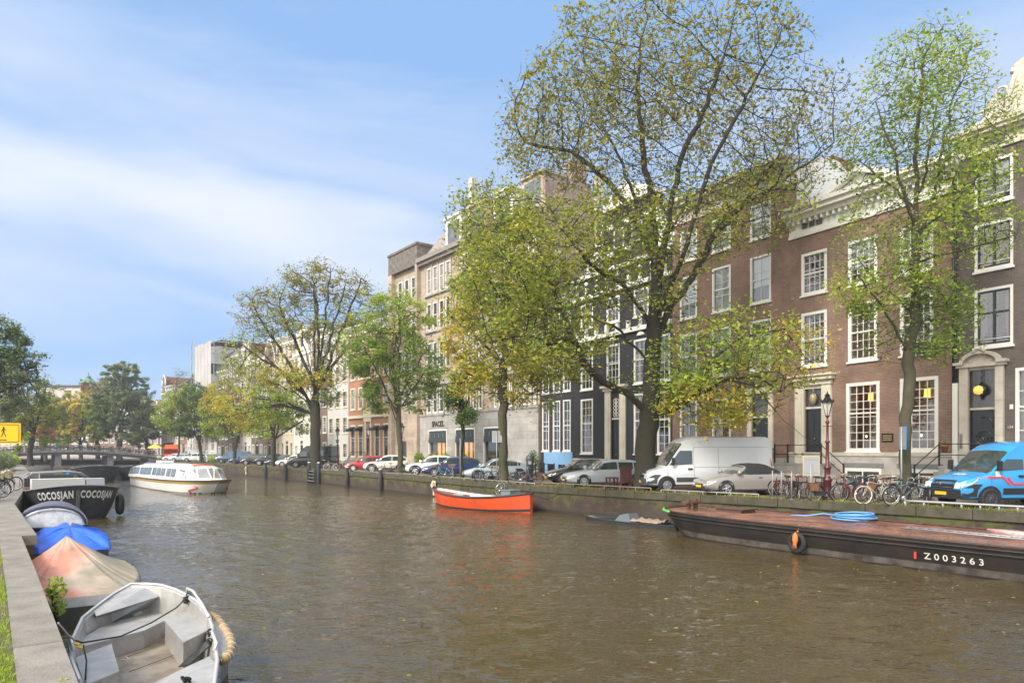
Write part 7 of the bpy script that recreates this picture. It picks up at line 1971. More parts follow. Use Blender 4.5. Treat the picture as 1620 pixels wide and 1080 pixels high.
def tarp2_mat():
    m = mat('faded pink tarpaulin', (.62,.36,.30), .75, bump=.35, bscale=4); nt = m.node_tree; N = nt.nodes.new; L = nt.links.new
    b = nt.nodes['Principled BSDF']; tc = N('ShaderNodeTexCoord'); sp = N('ShaderNodeSeparateXYZ'); L(tc.outputs['Object'], sp.inputs[0])
    n = N('ShaderNodeTexNoise'); n.inputs['Scale'].default_value = 1.1; n.inputs['Detail'].default_value = 7; L(tc.outputs['Object'], n.inputs[0])
    mm = N('ShaderNodeMath'); mm.operation = 'MULTIPLY_ADD'; L(sp.outputs['Y'], mm.inputs[0]); mm.inputs[1].default_value = .38; L(n.outputs['Fac'], mm.inputs[2])
    cr = N('ShaderNodeValToRGB'); e = cr.color_ramp.elements; e[0].position = .30; e[0].color = (.27,.24,.18,1); e[1].position = .62; e[1].color = (.54,.22,.16,1)
    e2 = cr.color_ramp.elements.new(.44); e2.color = (.42,.33,.26,1)
    L(mm.outputs[0], cr.inputs[0])
    n2 = N('ShaderNodeTexNoise'); n2.inputs['Scale'].default_value = 2.3; n2.inputs['Detail'].default_value = 8; L(tc.outputs['Object'], n2.inputs[0])
    c2 = N('ShaderNodeValToRGB'); c2.color_ramp.elements[0].position = .56; c2.color_ramp.elements[1].position = .72; L(n2.outputs['Fac'], c2.inputs[0])
    mx = N('ShaderNodeMix'); mx.data_type = 'RGBA'; L(c2.outputs['Color'], mx.inputs[0]); L(cr.outputs['Color'], mx.inputs[6]); mx.inputs[7].default_value = (.26,.20,.12,1); L(mx.outputs[2], b.inputs['Base Color'])
    return m
tarp('tarpaulin', tarp2_mat(), boat_outline(loc, rz, H, -.05), [(c.x,c.y,.06)], 0, power=1.4, fold=.07, root=pk, seed=5, fscale=3)
for (p,q_) in (((-9.9,14.2,-.3),(-9.0,13.9,-.95)),):
    mb = MB(); mb.tube([(-9.95,13.9,.02),(-9.6,13.6,-.35),(-8.9,13.6,-.8)],.012,5); tag(mb.build('mooring_rope', M_rope),'thin rope from the quay slab to the pink covered boat','rope')

# ---- aluminium boat, foreground
g = [(126,1076,-.75),(112,1040,-.72),(114,1011,-.70),(130,977,-.66),(147,963,-.62),(178,940,-.52),(207,923,-.42),(234,923,-.42),(256,925,-.43),(278,932,-.47),(295,940,-.50),(313,951,-.55),(331,973,-.60),(337,995,-.62),(341,1018,-.62)]
G3 = [gp(px,py,z) for px,py,z in g]
ax_u = Vector((-.609,.793,0)); ctr = (G3[2]+G3[13])/2; ctr.z = 0
al = thing('aluminium_boat', 'open aluminium boat with grey benches moored in the foreground', 'boat', (ctr.x,ctr.y,0), 0)
# continue the gunwale toward the camera, closing behind
near_ = [gp(344,1046,-.60), gp(338,1090,-.60), gp(300,1150,-.62), gp(210,1190,-.68), gp(140,1130,-.74)]
ring = G3+near_
cen = sum(ring, Vector())/len(ring)
loc0 = Vector((ctr.x,ctr.y,0))
def L_(p): return Vector(p)-loc0
def inset_pt(p, k, z): v = Vector((p.x,p.y,0)); c_ = Vector((cen.x,cen.y,0)); q = c_+(v-c_)*k; q.z = z; return q
n = len(ring)
mb = MB(); mb.rings([[L_(p) for p in ring],[L_(inset_pt(p,.95,-1.0)) for p in ring],[L_(inset_pt(p,.84,-1.6)) for p in ring]],True,False,False); mb.build('hull', M_alu, al)
mb = MB(); mb.rings([[L_(inset_pt(p,.975,p.z-.01)) for p in ring],[L_(inset_pt(p,.955,p.z-.04)) for p in ring],[L_(inset_pt(p,.86,-1.17)) for p in ring]],True,False,False); mb.build('inner_side', M_alu, al)
mb = MB(); mb.poly([L_(inset_pt(p,.93,-1.165)) for p in ring]); mb.build('floor', M_alud, al)
mb = MB(); mb.tube([L_(p) for p in ring+[ring[0]]],.026,8); mb.build('gunwale', mat('bright aluminium edge', (.62,.62,.63), .3, metal=.4), al)
# far sloping deck panel
A_,B_,C_,D_ = gp(150,966,-.64),gp(207,925,-.44),gp(236,926,-.44),gp(252,944,-.52)
e1,e2 = gp(152,1000,-.95), gp(250,958,-.92)
mb = MB(); 
top = [gp(150,964,-.635),gp(207,926,-.44),gp(235,926,-.44),gp(162,990-22,-.62)]
mb.poly([L_(p) for p in (gp(149,966,-.64),gp(207,926,-.45),gp(234,926,-.45),gp(152,974,-.66))])
mb.poly([L_(p) for p in (gp(152,974,-.66),gp(234,926,-.45),gp(251,943,-.60),gp(250,953,-.75),gp(163,991,-.98),gp(151,980,-.85))])
mb.build('end_deck', M_alu, al)
def slab(name, corners, drop, m, thick=.0, mat_side=None):
    """bench: list of px,py at z top; box down by drop"""
    mb = MB(); t = [L_(p) for p in corners]; b = [p-Vector((0,0,drop)) for p in t]; k = len(t)
    cc = sum(t,Vector())/k; lip = [p+(p-cc).normalized()*.02 for p in t]; lb = [p-Vector((0,0,.03)) for p in lip]
    mb.add([*lip,*lb],[tuple(range(k))]+[(i,(i+1)%k,k+(i+1)%k,k+i) for i in range(k)]+[tuple(range(2*k-1,k-1,-1))],False)
    b0_ = [p-Vector((0,0,.031)) for p in t]
    mb.add([*b0_,*b],[(i,(i+1)%k,k+(i+1)%k,k+i) for i in range(k)],False); return mb.build(name, m, al)
slab('bench', [gp(130,1010,-.88),gp(163,990,-.88),gp(288,951,-.88),gp(292,965,-.88),gp(228,996,-.88),gp(128,1022,-.88)], .30, M_alu)
slab('seat_box', [gp(120,1040,-.82),gp(176,1018,-.82),gp(187,1060,-.82),gp(142,1080,-.82),gp(133,1076,-.82)], .36, M_alu)
slab('seat_box', [gp(261,980,-.76),gp(302,963,-.76),gp(331,994,-.76),gp(290,1015,-.76)], .42, M_alu)
slab('splash_deck', [gp(240,1082,-.80),gp(297,1054,-.64),gp(331,1038,-.64),gp(344,1056,-.62),gp(338,1092,-.62),gp(240,1150,-.7)], .4, M_alu)
mb = MB(); mb.prism([L_(p) for p in (gp(283,1055,-1.0),gp(325,1016,-.8),gp(336,1018,-.72),gp(300,1052,-.9))],(0,0,.02)); mb.build('black_step', M_black, al)
for pts in ([(296,938,-.50),(296,930,-.36),(305,934,-.36),(320,955,-.42),(330,975,-.5)],[(112,1036,-.7),(108,1009,-.5),(113,1007,-.48),(116,1030,-.66)],[(338,990,-.6),(336,1000,-.52),(343,1018,-.52),(338,1030,-.6)]):
    mb = MB(); mb.tube([L_(gp(*p)) for p in pts],.022,8); mb.build('grab_rail', mat('bright aluminium edge'), al)
fp = [L_(gp(px,py,z)) for px,py,z in ((335,972,-.66),(344,980,-.68),(354,993,-.7),(363,1008,-.7),(366,1022,-.7),(361,1036,-.7),(352,1045,-.7))]
mb = MB(); mb.tube(fp,.062,10); rf_ = mb.build('rope_fender', mat('tan rope fender', (.40,.26,.13), .95, noise=.3, nscale=20, bump=.6, bscale=60), al)
mb = MB()
for i in range(1,len(fp)-1): 
    for q_ in (0,.5):
        c = fp[i].lerp(fp[i+1],q_); d = (fp[i+1]-fp[i]).normalized(); mb.torus(c, d, .066, .009, 12, 4)
mb.build('lashing', M_rope, rf_)
mb = MB(); mb.poly([L_(p) for p in (gp(337,975,-.66),gp(352,996,-.68),gp(362,1020,-.68),gp(350,1046,-.66),gp(341,1020,-.63),gp(337,995,-.63))]); mb.poly([L_(p) for p in (gp(362,1020,-.69),gp(350,1046,-.67),gp(346,1095,-1.5),gp(360,1075,-1.5))]); mb.build('bow_plate', M_alu, al)
tl = [gp(*p) for p in ((92,985,.0),(108,1004,-.25),(118,1012,-.5),(130,1016,-.62),(190,1006,-.72),(240,984,-.74),(280,960,-.66),(295,945,-.5))]
mb = MB(); mb.tube([L_(p) for p in tl[2:]],.012,5); mb.tube([L_(gp(*p)) for p in ((132,1020,-.6),(137,1045,-.75),(135,1075,-.8))],.010,5); mb.build('painter_rope', M_blkrope, al)
mb = MB(); mb.tube(tl[:3],.012,5); tag(mb.build('mooring_rope', M_rope),'grey mooring line from the quay to the aluminium boat','rope')
mb = MB(); 
for p in ((122,1018,-.62),(126,1023,-.64)): mb.torus(L_(gp(*p)),(.3,.2,1),.03,.014,10,5)
mb.build('yellow_tie', mat('yellow tie', (.8,.5,.02), .5), al)
mb = MB()
for px,py,z in ((295,942,-.5),(294,950,-.56),(333,1017,-.66),(332,1000,-.64),(295,1073,-.6)):
    mb = MB()
    for _ in range(4): mb.torus(L_(gp(px,py,z))+Vector((random.uniform(-.03,.03),random.uniform(-.03,.03),random.uniform(-.04,.04))),(random.uniform(-1,1),random.uniform(-1,1),1),.035,.012,10,4)
    mb.build('knot', M_blkrope, al)

# wear and small fittings inside the aluminium boat
mb = MB()
for k in (1,3,5,7,9,11,13):
    a_ = inset_pt(ring[k],.972,ring[k].z-.03); b_ = inset_pt(ring[k],.862,-1.15); mb.tube([L_(a_),L_(b_)],.012,5)
mb.build('side_ribs', M_alu, al)
mb = MB()
for q0,q1 in (((196,1040,-1.14),(300,1003,-1.14)),((190,1020,-1.14),(286,985,-1.14)),((204,1062,-1.14),(306,1024,-1.14))): mb.tube([L_(gp(*q0)),L_(gp(*q1))],.006,4)
mb.build('floor_seams', M_joint, al)
mb = MB(); c_ = L_(gp(268,1003,-1.13)); mb.box(c_.x-.03,c_.x+.03,c_.y-.02,c_.y+.02,-1.155,-1.10); mb.torus(c_+Vector((0,0,.05)),(0,1,0),.025,.006,10,4); mb.build('padlock', mat('old brass lock', (.22,.13,.06), .5), al)
mb = MB(); c_ = L_(gp(193,1044,-1.1)); mb.tube([c_,c_+Vector((.05,.03,.05)),c_+Vector((.10,-.01,.02)),c_+Vector((.14,.04,.03))],.010,5); mb.torus(c_+Vector((.03,0,.01)),(0,.3,1),.035,.007,12,4); mb.build('rope_end', M_rope, al)
# ============================================================ street furniture, quay clutter, people
random.seed(31)
M_white2 = mat('chalk white cap', (.72,.70,.66), .8)
M_post = mat('tarred mooring timber', (.045,.05,.055), .8, noise=.35, nscale=4)
posts = [(420,.55,'leftmost tarred mooring post at the far quay'),(452,.5,'second tarred mooring post from the left'),(489,.75,'tall mooring post, left one of the pair by the steps'),(504,.75,'tall mooring post, right one of the pair by the steps'),(549,.45,'mooring post below the red cars'),(602,.42,'mooring post below the pearl white crossover')]
for px,zt,lab in posts:
    v = qp(px,-.22); t = thing('mooring_post', lab, 'post', (v.x,v.y,-1.6), 0, 'mooring posts along the far quay')
    mb = MB(); mb.lathe([(.17,-1.2),(.17,1.6+zt-.1),(.155,1.6+zt)],(0,0,0),10); mb.build('shaft', M_post, t)
    mb = MB(); mb.lathe([(.16,0),(.15,.07),(.06,.1)],(0,0,1.6+zt+.001),10); mb.build('cap', M_white2, t)
a, b = qp(491,-.12), qp(502,-.12)
t = thing('quay_steps', 'wooden landing steps between the two tall mooring posts', 'steps', (a.x,a.y,0), math.atan2(b.y-a.y,b.x-a.x)); w_ = (b-a).length
for k in range(4):
    mb = MB(); mb.box(.05,w_-.05,-.35+.06*k,-.1+.06*k,-1.15+k*.33,-1.10+k*.33); mb.build('step', mat('worn grey wood', (.22,.20,.18), .9, noise=.3), t)
mb = MB(); mb.box(-.02,.04,-.36,.1,-1.5,.1); mb.box(w_-.04,w_+.02,-.36,.1,-1.5,.1); mb.build('side_board', M_post, t)
# low guard rails along the quay edge
def guard(px0, px1, h, r, lab, m):
    n = 14; pts = [qp(px0+(px1-px0)*i/n,.16) for i in range(n+1)]; t = thing('guard_rail', lab, 'rail', (pts[0].x,pts[0].y,0), 0, 'low pipe rails along the far quay'); o = pts[0]
    mb = MB(); mb.tube([(p.x-o.x,p.y-o.y,h) for p in pts], r, 7); mb.tube([(0,0,h),(0,0,0)],r,6); mb.build('pipe', m, t)
    mb = MB()
    for i in range(0,n+1,2): mb.tube([(pts[i].x-o.x,pts[i].y-o.y,0),(pts[i].x-o.x,pts[i].y-o.y,h)],r*.8,5)
    mb.build('support', m, t)
M_gal = mat('galvanised pipe', (.34,.35,.35), .5, metal=.4)
guard(1432,1640,.20,.045,'thick pale pipe rail in front of the bright blue van',M_gal)
guard(1046,1200,.16,.03,'thin pipe rail in front of the white van and grey convertible',M_gal)
guard(858,1030,.22,.028,'rusty pipe rail in front of the silver estate car',mat('rust and grey pipe', (.26,.22,.19), .6))
guard(690,846,.16,.028,'pale pipe rail below the ice blue car',M_gal)
guard(560,684,.16,.028,'pale pipe rail below the white crossovers',M_gal)

# lamp post
v = qp(1309,1.0); t = thing('street_lamp', 'ornate dark red street lamp post with glass lantern among the bicycles', 'street lamp', (v.x,v.y,0))
M_lr = mat('dark red lamp post paint', (.085,.018,.02), .4)
mb = MB(); mb.lathe([(.20,0),(.20,.25),(.16,.3),(.15,.75),(.19,.8),(.19,.86),(.12,.92),(.11,1.25),(.15,1.3),(.15,1.36),(.075,1.42),(.06,2.3),(.09,2.34),(.09,2.4),(.05,2.45),(.042,3.1),(.08,3.14),(.08,3.2),(.04,3.25),(.035,3.4)],(0,0,0),14); mb.tube([(-.22,0,3.0),(.22,0,3.0)],.015,6); mb.build('post', M_lr, t)
mb = MB()
for k in range(6):
    a = math.pi/3*k; mb.tube([(.07*math.cos(a),.07*math.sin(a),3.42),(.20*math.cos(a),.20*math.sin(a),3.95)],.012,5)
mb.lathe([(.06,3.36),(.09,3.42),(.04,3.44)],(0,0,0),10); mb.lathe([(.26,3.95),(.24,4.0),(.14,4.12),(.10,4.2),(.12,4.24),(.03,4.34),(.02,4.42)],(0,0,0),6,smooth=False)
for k in range(6): a = math.pi/3*k; mb.lathe([(.02,0),(.035,.04),(.005,.12)],(.25*math.cos(a),.25*math.sin(a),3.98),6)
lf = mb.build('lantern_frame', M_black, t)
mb = MB(); mb.lathe([(.07,3.45),(.19,3.94)],(0,0,0),6,smooth=False); mb.build('lantern_glass', mat('lantern glass', (.55,.55,.50), .15, spec=.9), lf)
lamp0 = t
for px,off,lab in ((534,4.2,'dark street lamp left of the orange red brick house'),(583,5.5,'dark street lamp in front of the orange red brick house door'),(636,5,'dark street lamp by the stone office tower door')):
    v = qp(px,off); copy_tree(lamp0, (v.x,v.y,0), 0, lab, 'street lamps on the far quay', scale=1.08)
tag(lamp0, group='street lamps on the far quay')

def sign(px, off, zlo, zhi, w, lab, face, back, rz, polem=None, poleh=None, name='road_sign'):
    v = qp(px, off) if off is not None else px; t = thing(name, lab, 'sign', (v.x,v.y,0), rz)
    mb = MB(); mb.tube([(0,0,0),(0,0,poleh or zhi)],.03,8); mb.build('pole', polem or M_gal, t)
    mb = MB(); mb.box(-w/2,w/2,-.055,-.035,zlo,zhi); p = mb.build('plate', face, t)
    mb = MB(); mb.box(-w/2+.015,w/2-.015,-.034,-.031,zlo+.015,zhi-.015); mb.box(-w/2+.05,w/2-.05,-.031,-.02,zlo+.1,zlo+.14); mb.box(-w/2+.05,w/2-.05,-.031,-.02,zhi-.14,zhi-.1); mb.build('plate_back', back, t)
    return t
M_gb = mat('grey sign back', (.26,.28,.30), .5)
sign(1426,.8,2.05,2.9,.62,'tall parking sign with blue edge in front of the knobbly trunk',mat('sign blue', (.02,.22,.62), .4),M_gb,R(82))
sign(1283,.5,1.0,1.8,.62,'yellow edged sign seen from behind among the bicycle stands',mat('sign yellow', (.85,.55,.01), .4),M_gb,R(150),poleh=1.5)
sign(786,.5,2.55,3.25,.62,'grey backed sign on a thin pole left of the yellow green tree trunk',mat('sign white', (.7,.7,.7), .4),M_gb,R(168))
sign(728,.8,2.2,2.9,.4,'small blue edged sign in front of the shop windows',mat('sign blue'),M_gb,R(95))
# parking machine / litter pillar
v = qp(838,1.1); t = thing('parking_meter', 'dark grey parking pillar right of the ice blue car', 'parking meter', (v.x,v.y,0))
mb = MB(); mb.lathe([(.21,0),(.21,1.35),(.24,1.4),(.24,1.58),(.20,1.7),(.08,1.74)],(0,0,0),14); mb.build('body', mat('charcoal enamel', (.06,.07,.085), .45), t)
mb = MB(); mb.box(-.10,.10,-.235,-.2,1.2,1.4); mb.build('display', M_gb, t)
# bicycle stands
for i,px in enumerate((1222,1236,1252)):
    v = qp(px,.55); t = thing('bike_stand', ('left','middle','right')[i]+' metal bicycle stand loop right of the convertible', 'bike stand', (v.x,v.y,0), R(70), 'metal bicycle stands')
    mb = MB(); mb.tube([(-.25,0,0),(-.25,0,1.0),(-.2,0,1.1),(-.1,0,1.15),(.1,0,1.15),(.2,0,1.1),(.25,0,1.0),(.25,0,0)],.028,7); mb.build('loop', M_gal, t)
    mb = MB(); mb.box(-.35,.35,-.04,.04,0.0,.03); mb.build('foot', M_gal, t)
# wooden chair and stump by the silver estate
v = gp(987,771); v = qp(986,.55); t = thing('wooden_chair', 'old dark wooden chair with tall slatted back left of the elm', 'chair', (v.x,v.y,0), R(200))
M_dw = mat('dark red brown wood', (.09,.035,.028), .7, noise=.3)
mb = MB(); mb.box(-.3,.3,-.28,.28,.40,.46); mb.build('seat', M_dw, t)
for x in (-.26,.26):
    for y in (-.24,.24): mb = MB(); mb.box(x-.04,x+.04,y-.04,y+.04,0,.4); mb.build('leg', M_dw, t)
mb = MB()
for k in range(4): mb.box(-.32+k*.165,-.17+k*.165,.24,.28,.46,1.25-.03*(k%2)); 
mb.box(-.33,.34,.281,.31,1.05,1.13); mb.build('backrest', M_dw, t)
v = qp(968,.5); t = thing('wooden_stool', 'small dark wooden stool beside the tall backed chair', 'stool', (v.x,v.y,0), R(20))
mb = MB(); mb.box(-.28,.28,-.24,.24,.60,.66); mb.build('seat', M_dw, t)
for x in (-.22,.22):
    for y in (-.18,.18): mb = MB(); mb.box(x-.035,x+.035,y-.035,y+.035,0,.6); mb.build('leg', M_dw, t)
# flower pot on the stoop
GM = Matrix.Translation((G.A.x,G.A.y,0)) @ Matrix.Rotation(G.ang,4,'Z')
p = GM @ Vector((.0,-1.2,1.95)); t = thing('flower_pot', 'terracotta flower pot on the black stoop railing beside door 134', 'flower pot', p)
mb = MB(); mb.lathe([(.10,-.0),(.15,.24),(.17,.24),(.17,.30),(.14,.3)],(0,0,0),12); mb.build('pot', mat('terracotta', (.42,.13,.06), .8), t)
mb = MB()
for _ in range(90):
    a = random.uniform(0,6.3); r_ = random.uniform(0,.2); z = .3+random.uniform(0,.16); s = .04
    mb.quad((r_*math.cos(a)-s,r_*math.sin(a),z),(r_*math.cos(a),r_*math.sin(a)-s,z+random.uniform(-.03,.03)),(r_*math.cos(a)+s,r_*math.sin(a),z+.02),(r_*math.cos(a),r_*math.sin(a)+s,z))
mb.build('plant', mat('pot plant leaves', (.10,.18,.04), .6, color2=(.35,.35,.08), nscale=12), t)
mb = MB(); mb.box(-.2,.2,-.15,.15,-.04,-.001); mb.build('shelf', M_black, t)
# quay number plates (small boards on the wall)
for px,py,lab,cc in ((686,782,'small pale signboard on the quay wall left of the orange boat',1),(389,748,'small white signboard on the far quay wall behind the tour boat',0)):
    v = qp(px,-.08); d_ = (qp(px+8)-qp(px-8)); t = thing('quay_sign', lab, 'sign', (v.x,v.y,0), math.atan2(d_.y,d_.x))
    mb = MB(); mb.prism([(-.42,-.06,-.5),(-.1,-.06,-.15),(.42,-.06,-.15),(.42,-.06,-.85),(-.1,-.06,-.85)],(0,.03,0)); mb.build('board', mat('pale yellow board', (.66,.52,.34), .6), t)
    mb = MB(); mb.torus((.18,-.07,-.45),(0,1,0),.13,.03,16,5); mb.torus((.18,-.07,-.68),(0,1,0),.1,.03,16,5); mb.build('digit', M_black, t)
    mb = MB(); mb.box(-.0,.40,-.06,-.03,-1.2,-.87); mb.build('lower_board', M_white, t)
# yellow detour sign on the left bank
t = thing('detour_sign', 'yellow detour sign with black arrow and walking figure at the left edge', 'sign', (-20.35,27,0), R(16))
mb = MB(); mb.tube([(.05,0,0),(.05,0,3.9)],.045,8); mb.build('pole', M_gal, t)
mb = MB(); bx0,bx1,bz0,bz1 = -1.15,.83,2.30,3.10; mb.box(bx0,bx1,-.11,-.07,bz0,bz1); pl = mb.build('plate', mat('traffic yellow', (.86,.50,.005), .4), t)
mb = MB(); fr_ = [(bx0+.06,bz0+.06),(bx1-.10,bz0+.06),(bx1-.06,bz0+.10),(bx1-.06,bz1-.10),(bx1-.10,bz1-.06),(bx0+.06,bz1-.06)]
for i in range(len(fr_)): a,b = fr_[i],fr_[(i+1)%len(fr_)]; mb.tube([(a[0],-.112,a[1]),(b[0],-.112,b[1])],.012,4)
mb.build('border', M_black, pl)
mb = MB(); mb.lathe([(.005,-.035),(.035,0),(.005,.035)],(.25,-.115,2.93),8); y = -.114
mb.box(.225,.275,y-.003,y+.001,2.72,2.90); mb.tube([(.24,y,2.74),(.17,y,2.56)],.014,4); mb.tube([(.26,y,2.74),(.33,y,2.56)],.014,4); mb.tube([(.23,y,2.88),(.17,y,2.77)],.011,4); mb.tube([(.27,y,2.88),(.33,y,2.80)],.011,4); mb.build('walking_figure', M_black, pl)
mb = MB(); mb.box(-.6,.35,y-.003,y+.001,2.42,2.455); mb.prism([(-.6,y-.003,2.34),(-.6,y-.003,2.54),(-.8,y-.003,2.44)],(0,.004,0)); mb.build('arrow', M_black, pl)

# tents and stalls by the bridge
v = qp(272,3.0); t = thing('market_tent', 'bright orange red tent by the right end of the bridge', 'tent', (v.x,v.y,0), .3); t.scale = (.62,.62,1.05)
mb = MB(); mb.prism([(-2.2,-1.6,2.3),(2.2,-1.6,2.3),(1.6,-1.6,3.1),(-1.6,-1.6,3.1)],(0,3.2,0)); mb.box(-2.0,2.0,1.5,1.55,0.3,2.3); mb.box(-2.2,-2.15,-1.5,1.5,.3,2.3); mb.box(2.15,2.2,-1.5,1.5,.3,2.3); mb.box(-2.14,2.14,-1.58,-1.55,.3,1.3); mb.build('canvas', mat('orange red canvas', (.80,.13,.03), .7), t)
mb = MB()
for x in (-2.1,2.1):
    for y in (-1.5,1.4): mb.tube([(x,y,0),(x,y,2.3)],.04,5)
mb.build('tent_pole', M_gal, t)
v = qp(253,3.0); t = thing('parasol', 'small yellow parasol beside the orange tent', 'parasol', (v.x,v.y,0))
mb = MB(); mb.lathe([(1.5,2.6),(.8,3.0),(.05,3.3)],(0,0,0),8,smooth=False); mb.build('canopy', mat('yellow canvas', (.85,.55,.06), .7), t)
mb = MB(); mb.tube([(0,0,0),(0,0,3.3)],.04,6); mb.build('pole', M_gal, t)

# small bushes and planters by the shops, greenery on the left bank
def bush(lab, loc, r, h, pal, n, s=.07, name='shrub', kind=None, spread=None, cat='shrub'):
    rnd = random.Random(hash(lab) % 9999 if False else len(lab)*7+int(r*100)); vs = []; fs = []; cols = []
    for _ in range(n):
        u = Vector((rnd.gauss(0,1),rnd.gauss(0,1),rnd.gauss(0,1))).normalized()*rnd.random()**.4
        p = Vector((u.x*r,u.y*(spread or r),h*.55+u.z*h*.5)); a = Vector((rnd.gauss(0,1),rnd.gauss(0,1),rnd.gauss(0,1))).normalized(); b = a.orthogonal().normalized(); ss = s*rnd.uniform(.6,1.4); o = len(vs)
        vs += [tuple(p-a*ss),tuple(p+b*ss*.6),tuple(p+a*ss),tuple(p-b*ss*.6)]; fs.append((o,o+1,o+2,o+3)); t_ = rnd.choice(PAL[pal]); cols += [*t_,1]*4
    me = bpy.data.meshes.new('foliage'); me.from_pydata(vs,[],fs); me.materials.append(M_leaf); ca = me.color_attributes.new('leafcol','FLOAT_COLOR','POINT'); ca.data.foreach_set('color',cols)
    root = thing(name, lab, cat, loc); o = bpy.data.objects.new('foliage', me); col.objects.link(o); o.parent = root
    mb = MB()
    for k in range(4): mb.tube([(random.uniform(-.05,.05),random.uniform(-.05,.05),0),(random.uniform(-r,r)*.5,random.uniform(-r,r)*.5,h*.7)],.02,4)
    mb.build('stem', M_bark, root); return root
CM = Matrix.Translation((C.A.x,C.A.y,0)) @ Matrix.Rotation(C.ang,4,'Z')
for px,lab in ((676,'green shrub in front of the office block left of its first shop window'),(717,'yellow green shrub between the two lit shop windows'),(745,'green shrub before the second lit shop window'),(697,'low shrub under the lit first shop window')):
    bush(lab, CM @ Vector((C.U(px),-1.0,.1)), .6, 1.7, 'lime' if 'yellow' in lab else 'green', 500, .10)
D1M = Matrix.Translation((D1.A.x,D1.A.y,0)) @ Matrix.Rotation(D1.ang,4,'Z')
bush('dark green potted shrub left of the light blue plinth', D1M @ Vector((.3,-1,.1)), .5, 1.9, 'dark', 400, .09)
DM = Matrix.Translation((D.A.x,D.A.y,0)) @ Matrix.Rotation(D.ang,4,'Z')
bush('low bush at the foot of the black house', DM @ Vector((D.U(950),-.8,.1)), .6, .9, 'green', 350, .08)
for i,(x,y,r_,h_,pal,lab) in enumerate(((-51.2,66,2.6,2.0,'greyg','pale green bank shrub behind the parked bicycles at the left'),(-53.0,70,2.2,1.8,'lime','yellowish bank shrub by the dark blue barge'),(-54.5,68,3.0,2.6,'greyg','taller green bank shrub at the left edge'),(-66,86,3.0,2.0,'green','far bank shrub at the left end of the bridge'))):
    bush(lab, (x,y,0), r_, h_, pal, 1800, .16)
bush('tuft of green reeds on the quay between the far parked cars', (qp(336,.5).x,qp(336,.5).y,0), .9, 1.2, 'lime', 500, .09)
# leafy weed growing from the near quay wall
v = gp(84,945,-.35); bush('bright green weed sprouting from the near quay wall beside the pink tarpaulin', (v.x+.05,v.y,-.75), .16, .75, 'lime', 260, .035, name='weed', cat='plant')
v = gp(130,1078,.0); bush('small green weed on the coping at the bottom edge of the view', (v.x-.16,v.y+.0,-.18), .10, .2, 'lime', 90, .02, name='weed', cat='plant')

# grass strips (uncountable)
def grass(name, pts, n, h, pal, lab=None, w=.012, z=0.0):
    vs = []; fs = []; cols = []
    for _ in range(n):
        a, b, wd = random.choice(pts); t = random.random(); p = a.lerp(b,t); d = (b-a).normalized(); nn = Vector((-d.y,d.x))
        if nn.x < 0: nn = -nn
        p = p+nn*random.uniform(0,wd) if wd > 0 else p-nn*random.uniform(0,-wd)
        if math.sin(p.x*1.7+math.sin(p.y*1.3)*2)+math.sin(p.y*2.9+p.x) < (random.uniform(-.9,1.1) if name == 'near_grass' else random.uniform(-1.6,.6)): continue
        hh = h*random.uniform(.4,1.3); an = random.uniform(0,6.3); lean = Vector((math.cos(an),math.sin(an)))*hh*random.uniform(.1,.8); sd_ = Vector((-math.sin(an),math.cos(an)))*w
        o = len(vs); vs += [(p.x-sd_.x,p.y-sd_.y,z),(p.x+sd_.x,p.y+sd_.y,z),(p.x+lean.x*.5+sd_.x*.7,p.y+lean.y*.5+sd_.y*.7,z+hh*.7),(p.x+lean.x,p.y+lean.y,z+hh)]
        fs.append((o,o+1,o+2)); fs.append((o,o+2,o+3)); c = random.choice(PAL[pal]); q = random.uniform(.7,1.2); cols += [c[0]*q,c[1]*q,c[2]*q,1]*4
    me = bpy.data.meshes.new(name); me.from_pydata(vs,[],fs); me.materials.append(M_leaf); ca = me.color_attributes.new('leafcol','FLOAT_COLOR','POINT'); ca.data.foreach_set('color',cols)
    o = bpy.data.objects.new(name, me); col.objects.link(o); tag(o, lab, None, None, 'stuff'); return o
grass('quay_grass', [(QR[i],QR[i+1],.75) for i in range(1,4)], 6000, .10, 'mixed', None, .010)
grass('quay_grass', [(QR[i],QR[i+1],.7) for i in range(3,8)], 4500, .12, 'olive', None, .02)
gl = off_line(QL,.44,-1)
grass('near_grass', [(gl[i],gl[i+1],-.30) for i in range(1,4)], 16000, .055, 'lime', None, .0045)
gl2 = off_line(QL2,1.05,-1)
grass('bank_grass', [(gl2[i],gl2[i+1],-1.2) for i in range(0,3)], 9000, .06, 'lime', None, .008)
# moss strip and fallen leaves
def litter(name, gen, n, pal, s0, z):
    vs = []; fs = []; cols = []
    for _ in range(n):
        p = gen(); an = random.uniform(0,6.3); s = s0*random.uniform(.6,1.4); o = len(vs)
        for k in range(4):
            a = an+k*math.pi/2; rr_ = s if k%2 == 0 else s*.6; vs.append((p[0]+rr_*math.cos(a),p[1]+rr_*math.sin(a),z+random.uniform(0,s*.25)))
        fs.append((o,o+1,o+2,o+3)); c = random.choice(PAL[pal]); cols += [*c,1]*4
    me = bpy.data.meshes.new(name); me.from_pydata(vs,[],fs); me.materials.append(M_leaf); ca = me.color_attributes.new('leafcol','FLOAT_COLOR','POINT'); ca.data.foreach_set('color',cols)
    o = bpy.data.objects.new(name, me); col.objects.link(o); tag(o, kind='stuff'); return o
def g_quay():
    i = random.choice((1,1,2,2,3,4,5,6)); a,b = QR[i],QR[i+1] if i+1 < len(QR) else QR[i]; d = (b-a).normalized(); nn = Vector((-d.y,d.x)); nn = nn if nn.x > 0 else -nn
    return a.lerp(b,random.random())+nn*random.uniform(.02,4)**1.0
litter('fallen_leaves', g_quay, 3500, 'rust', .055, .012)
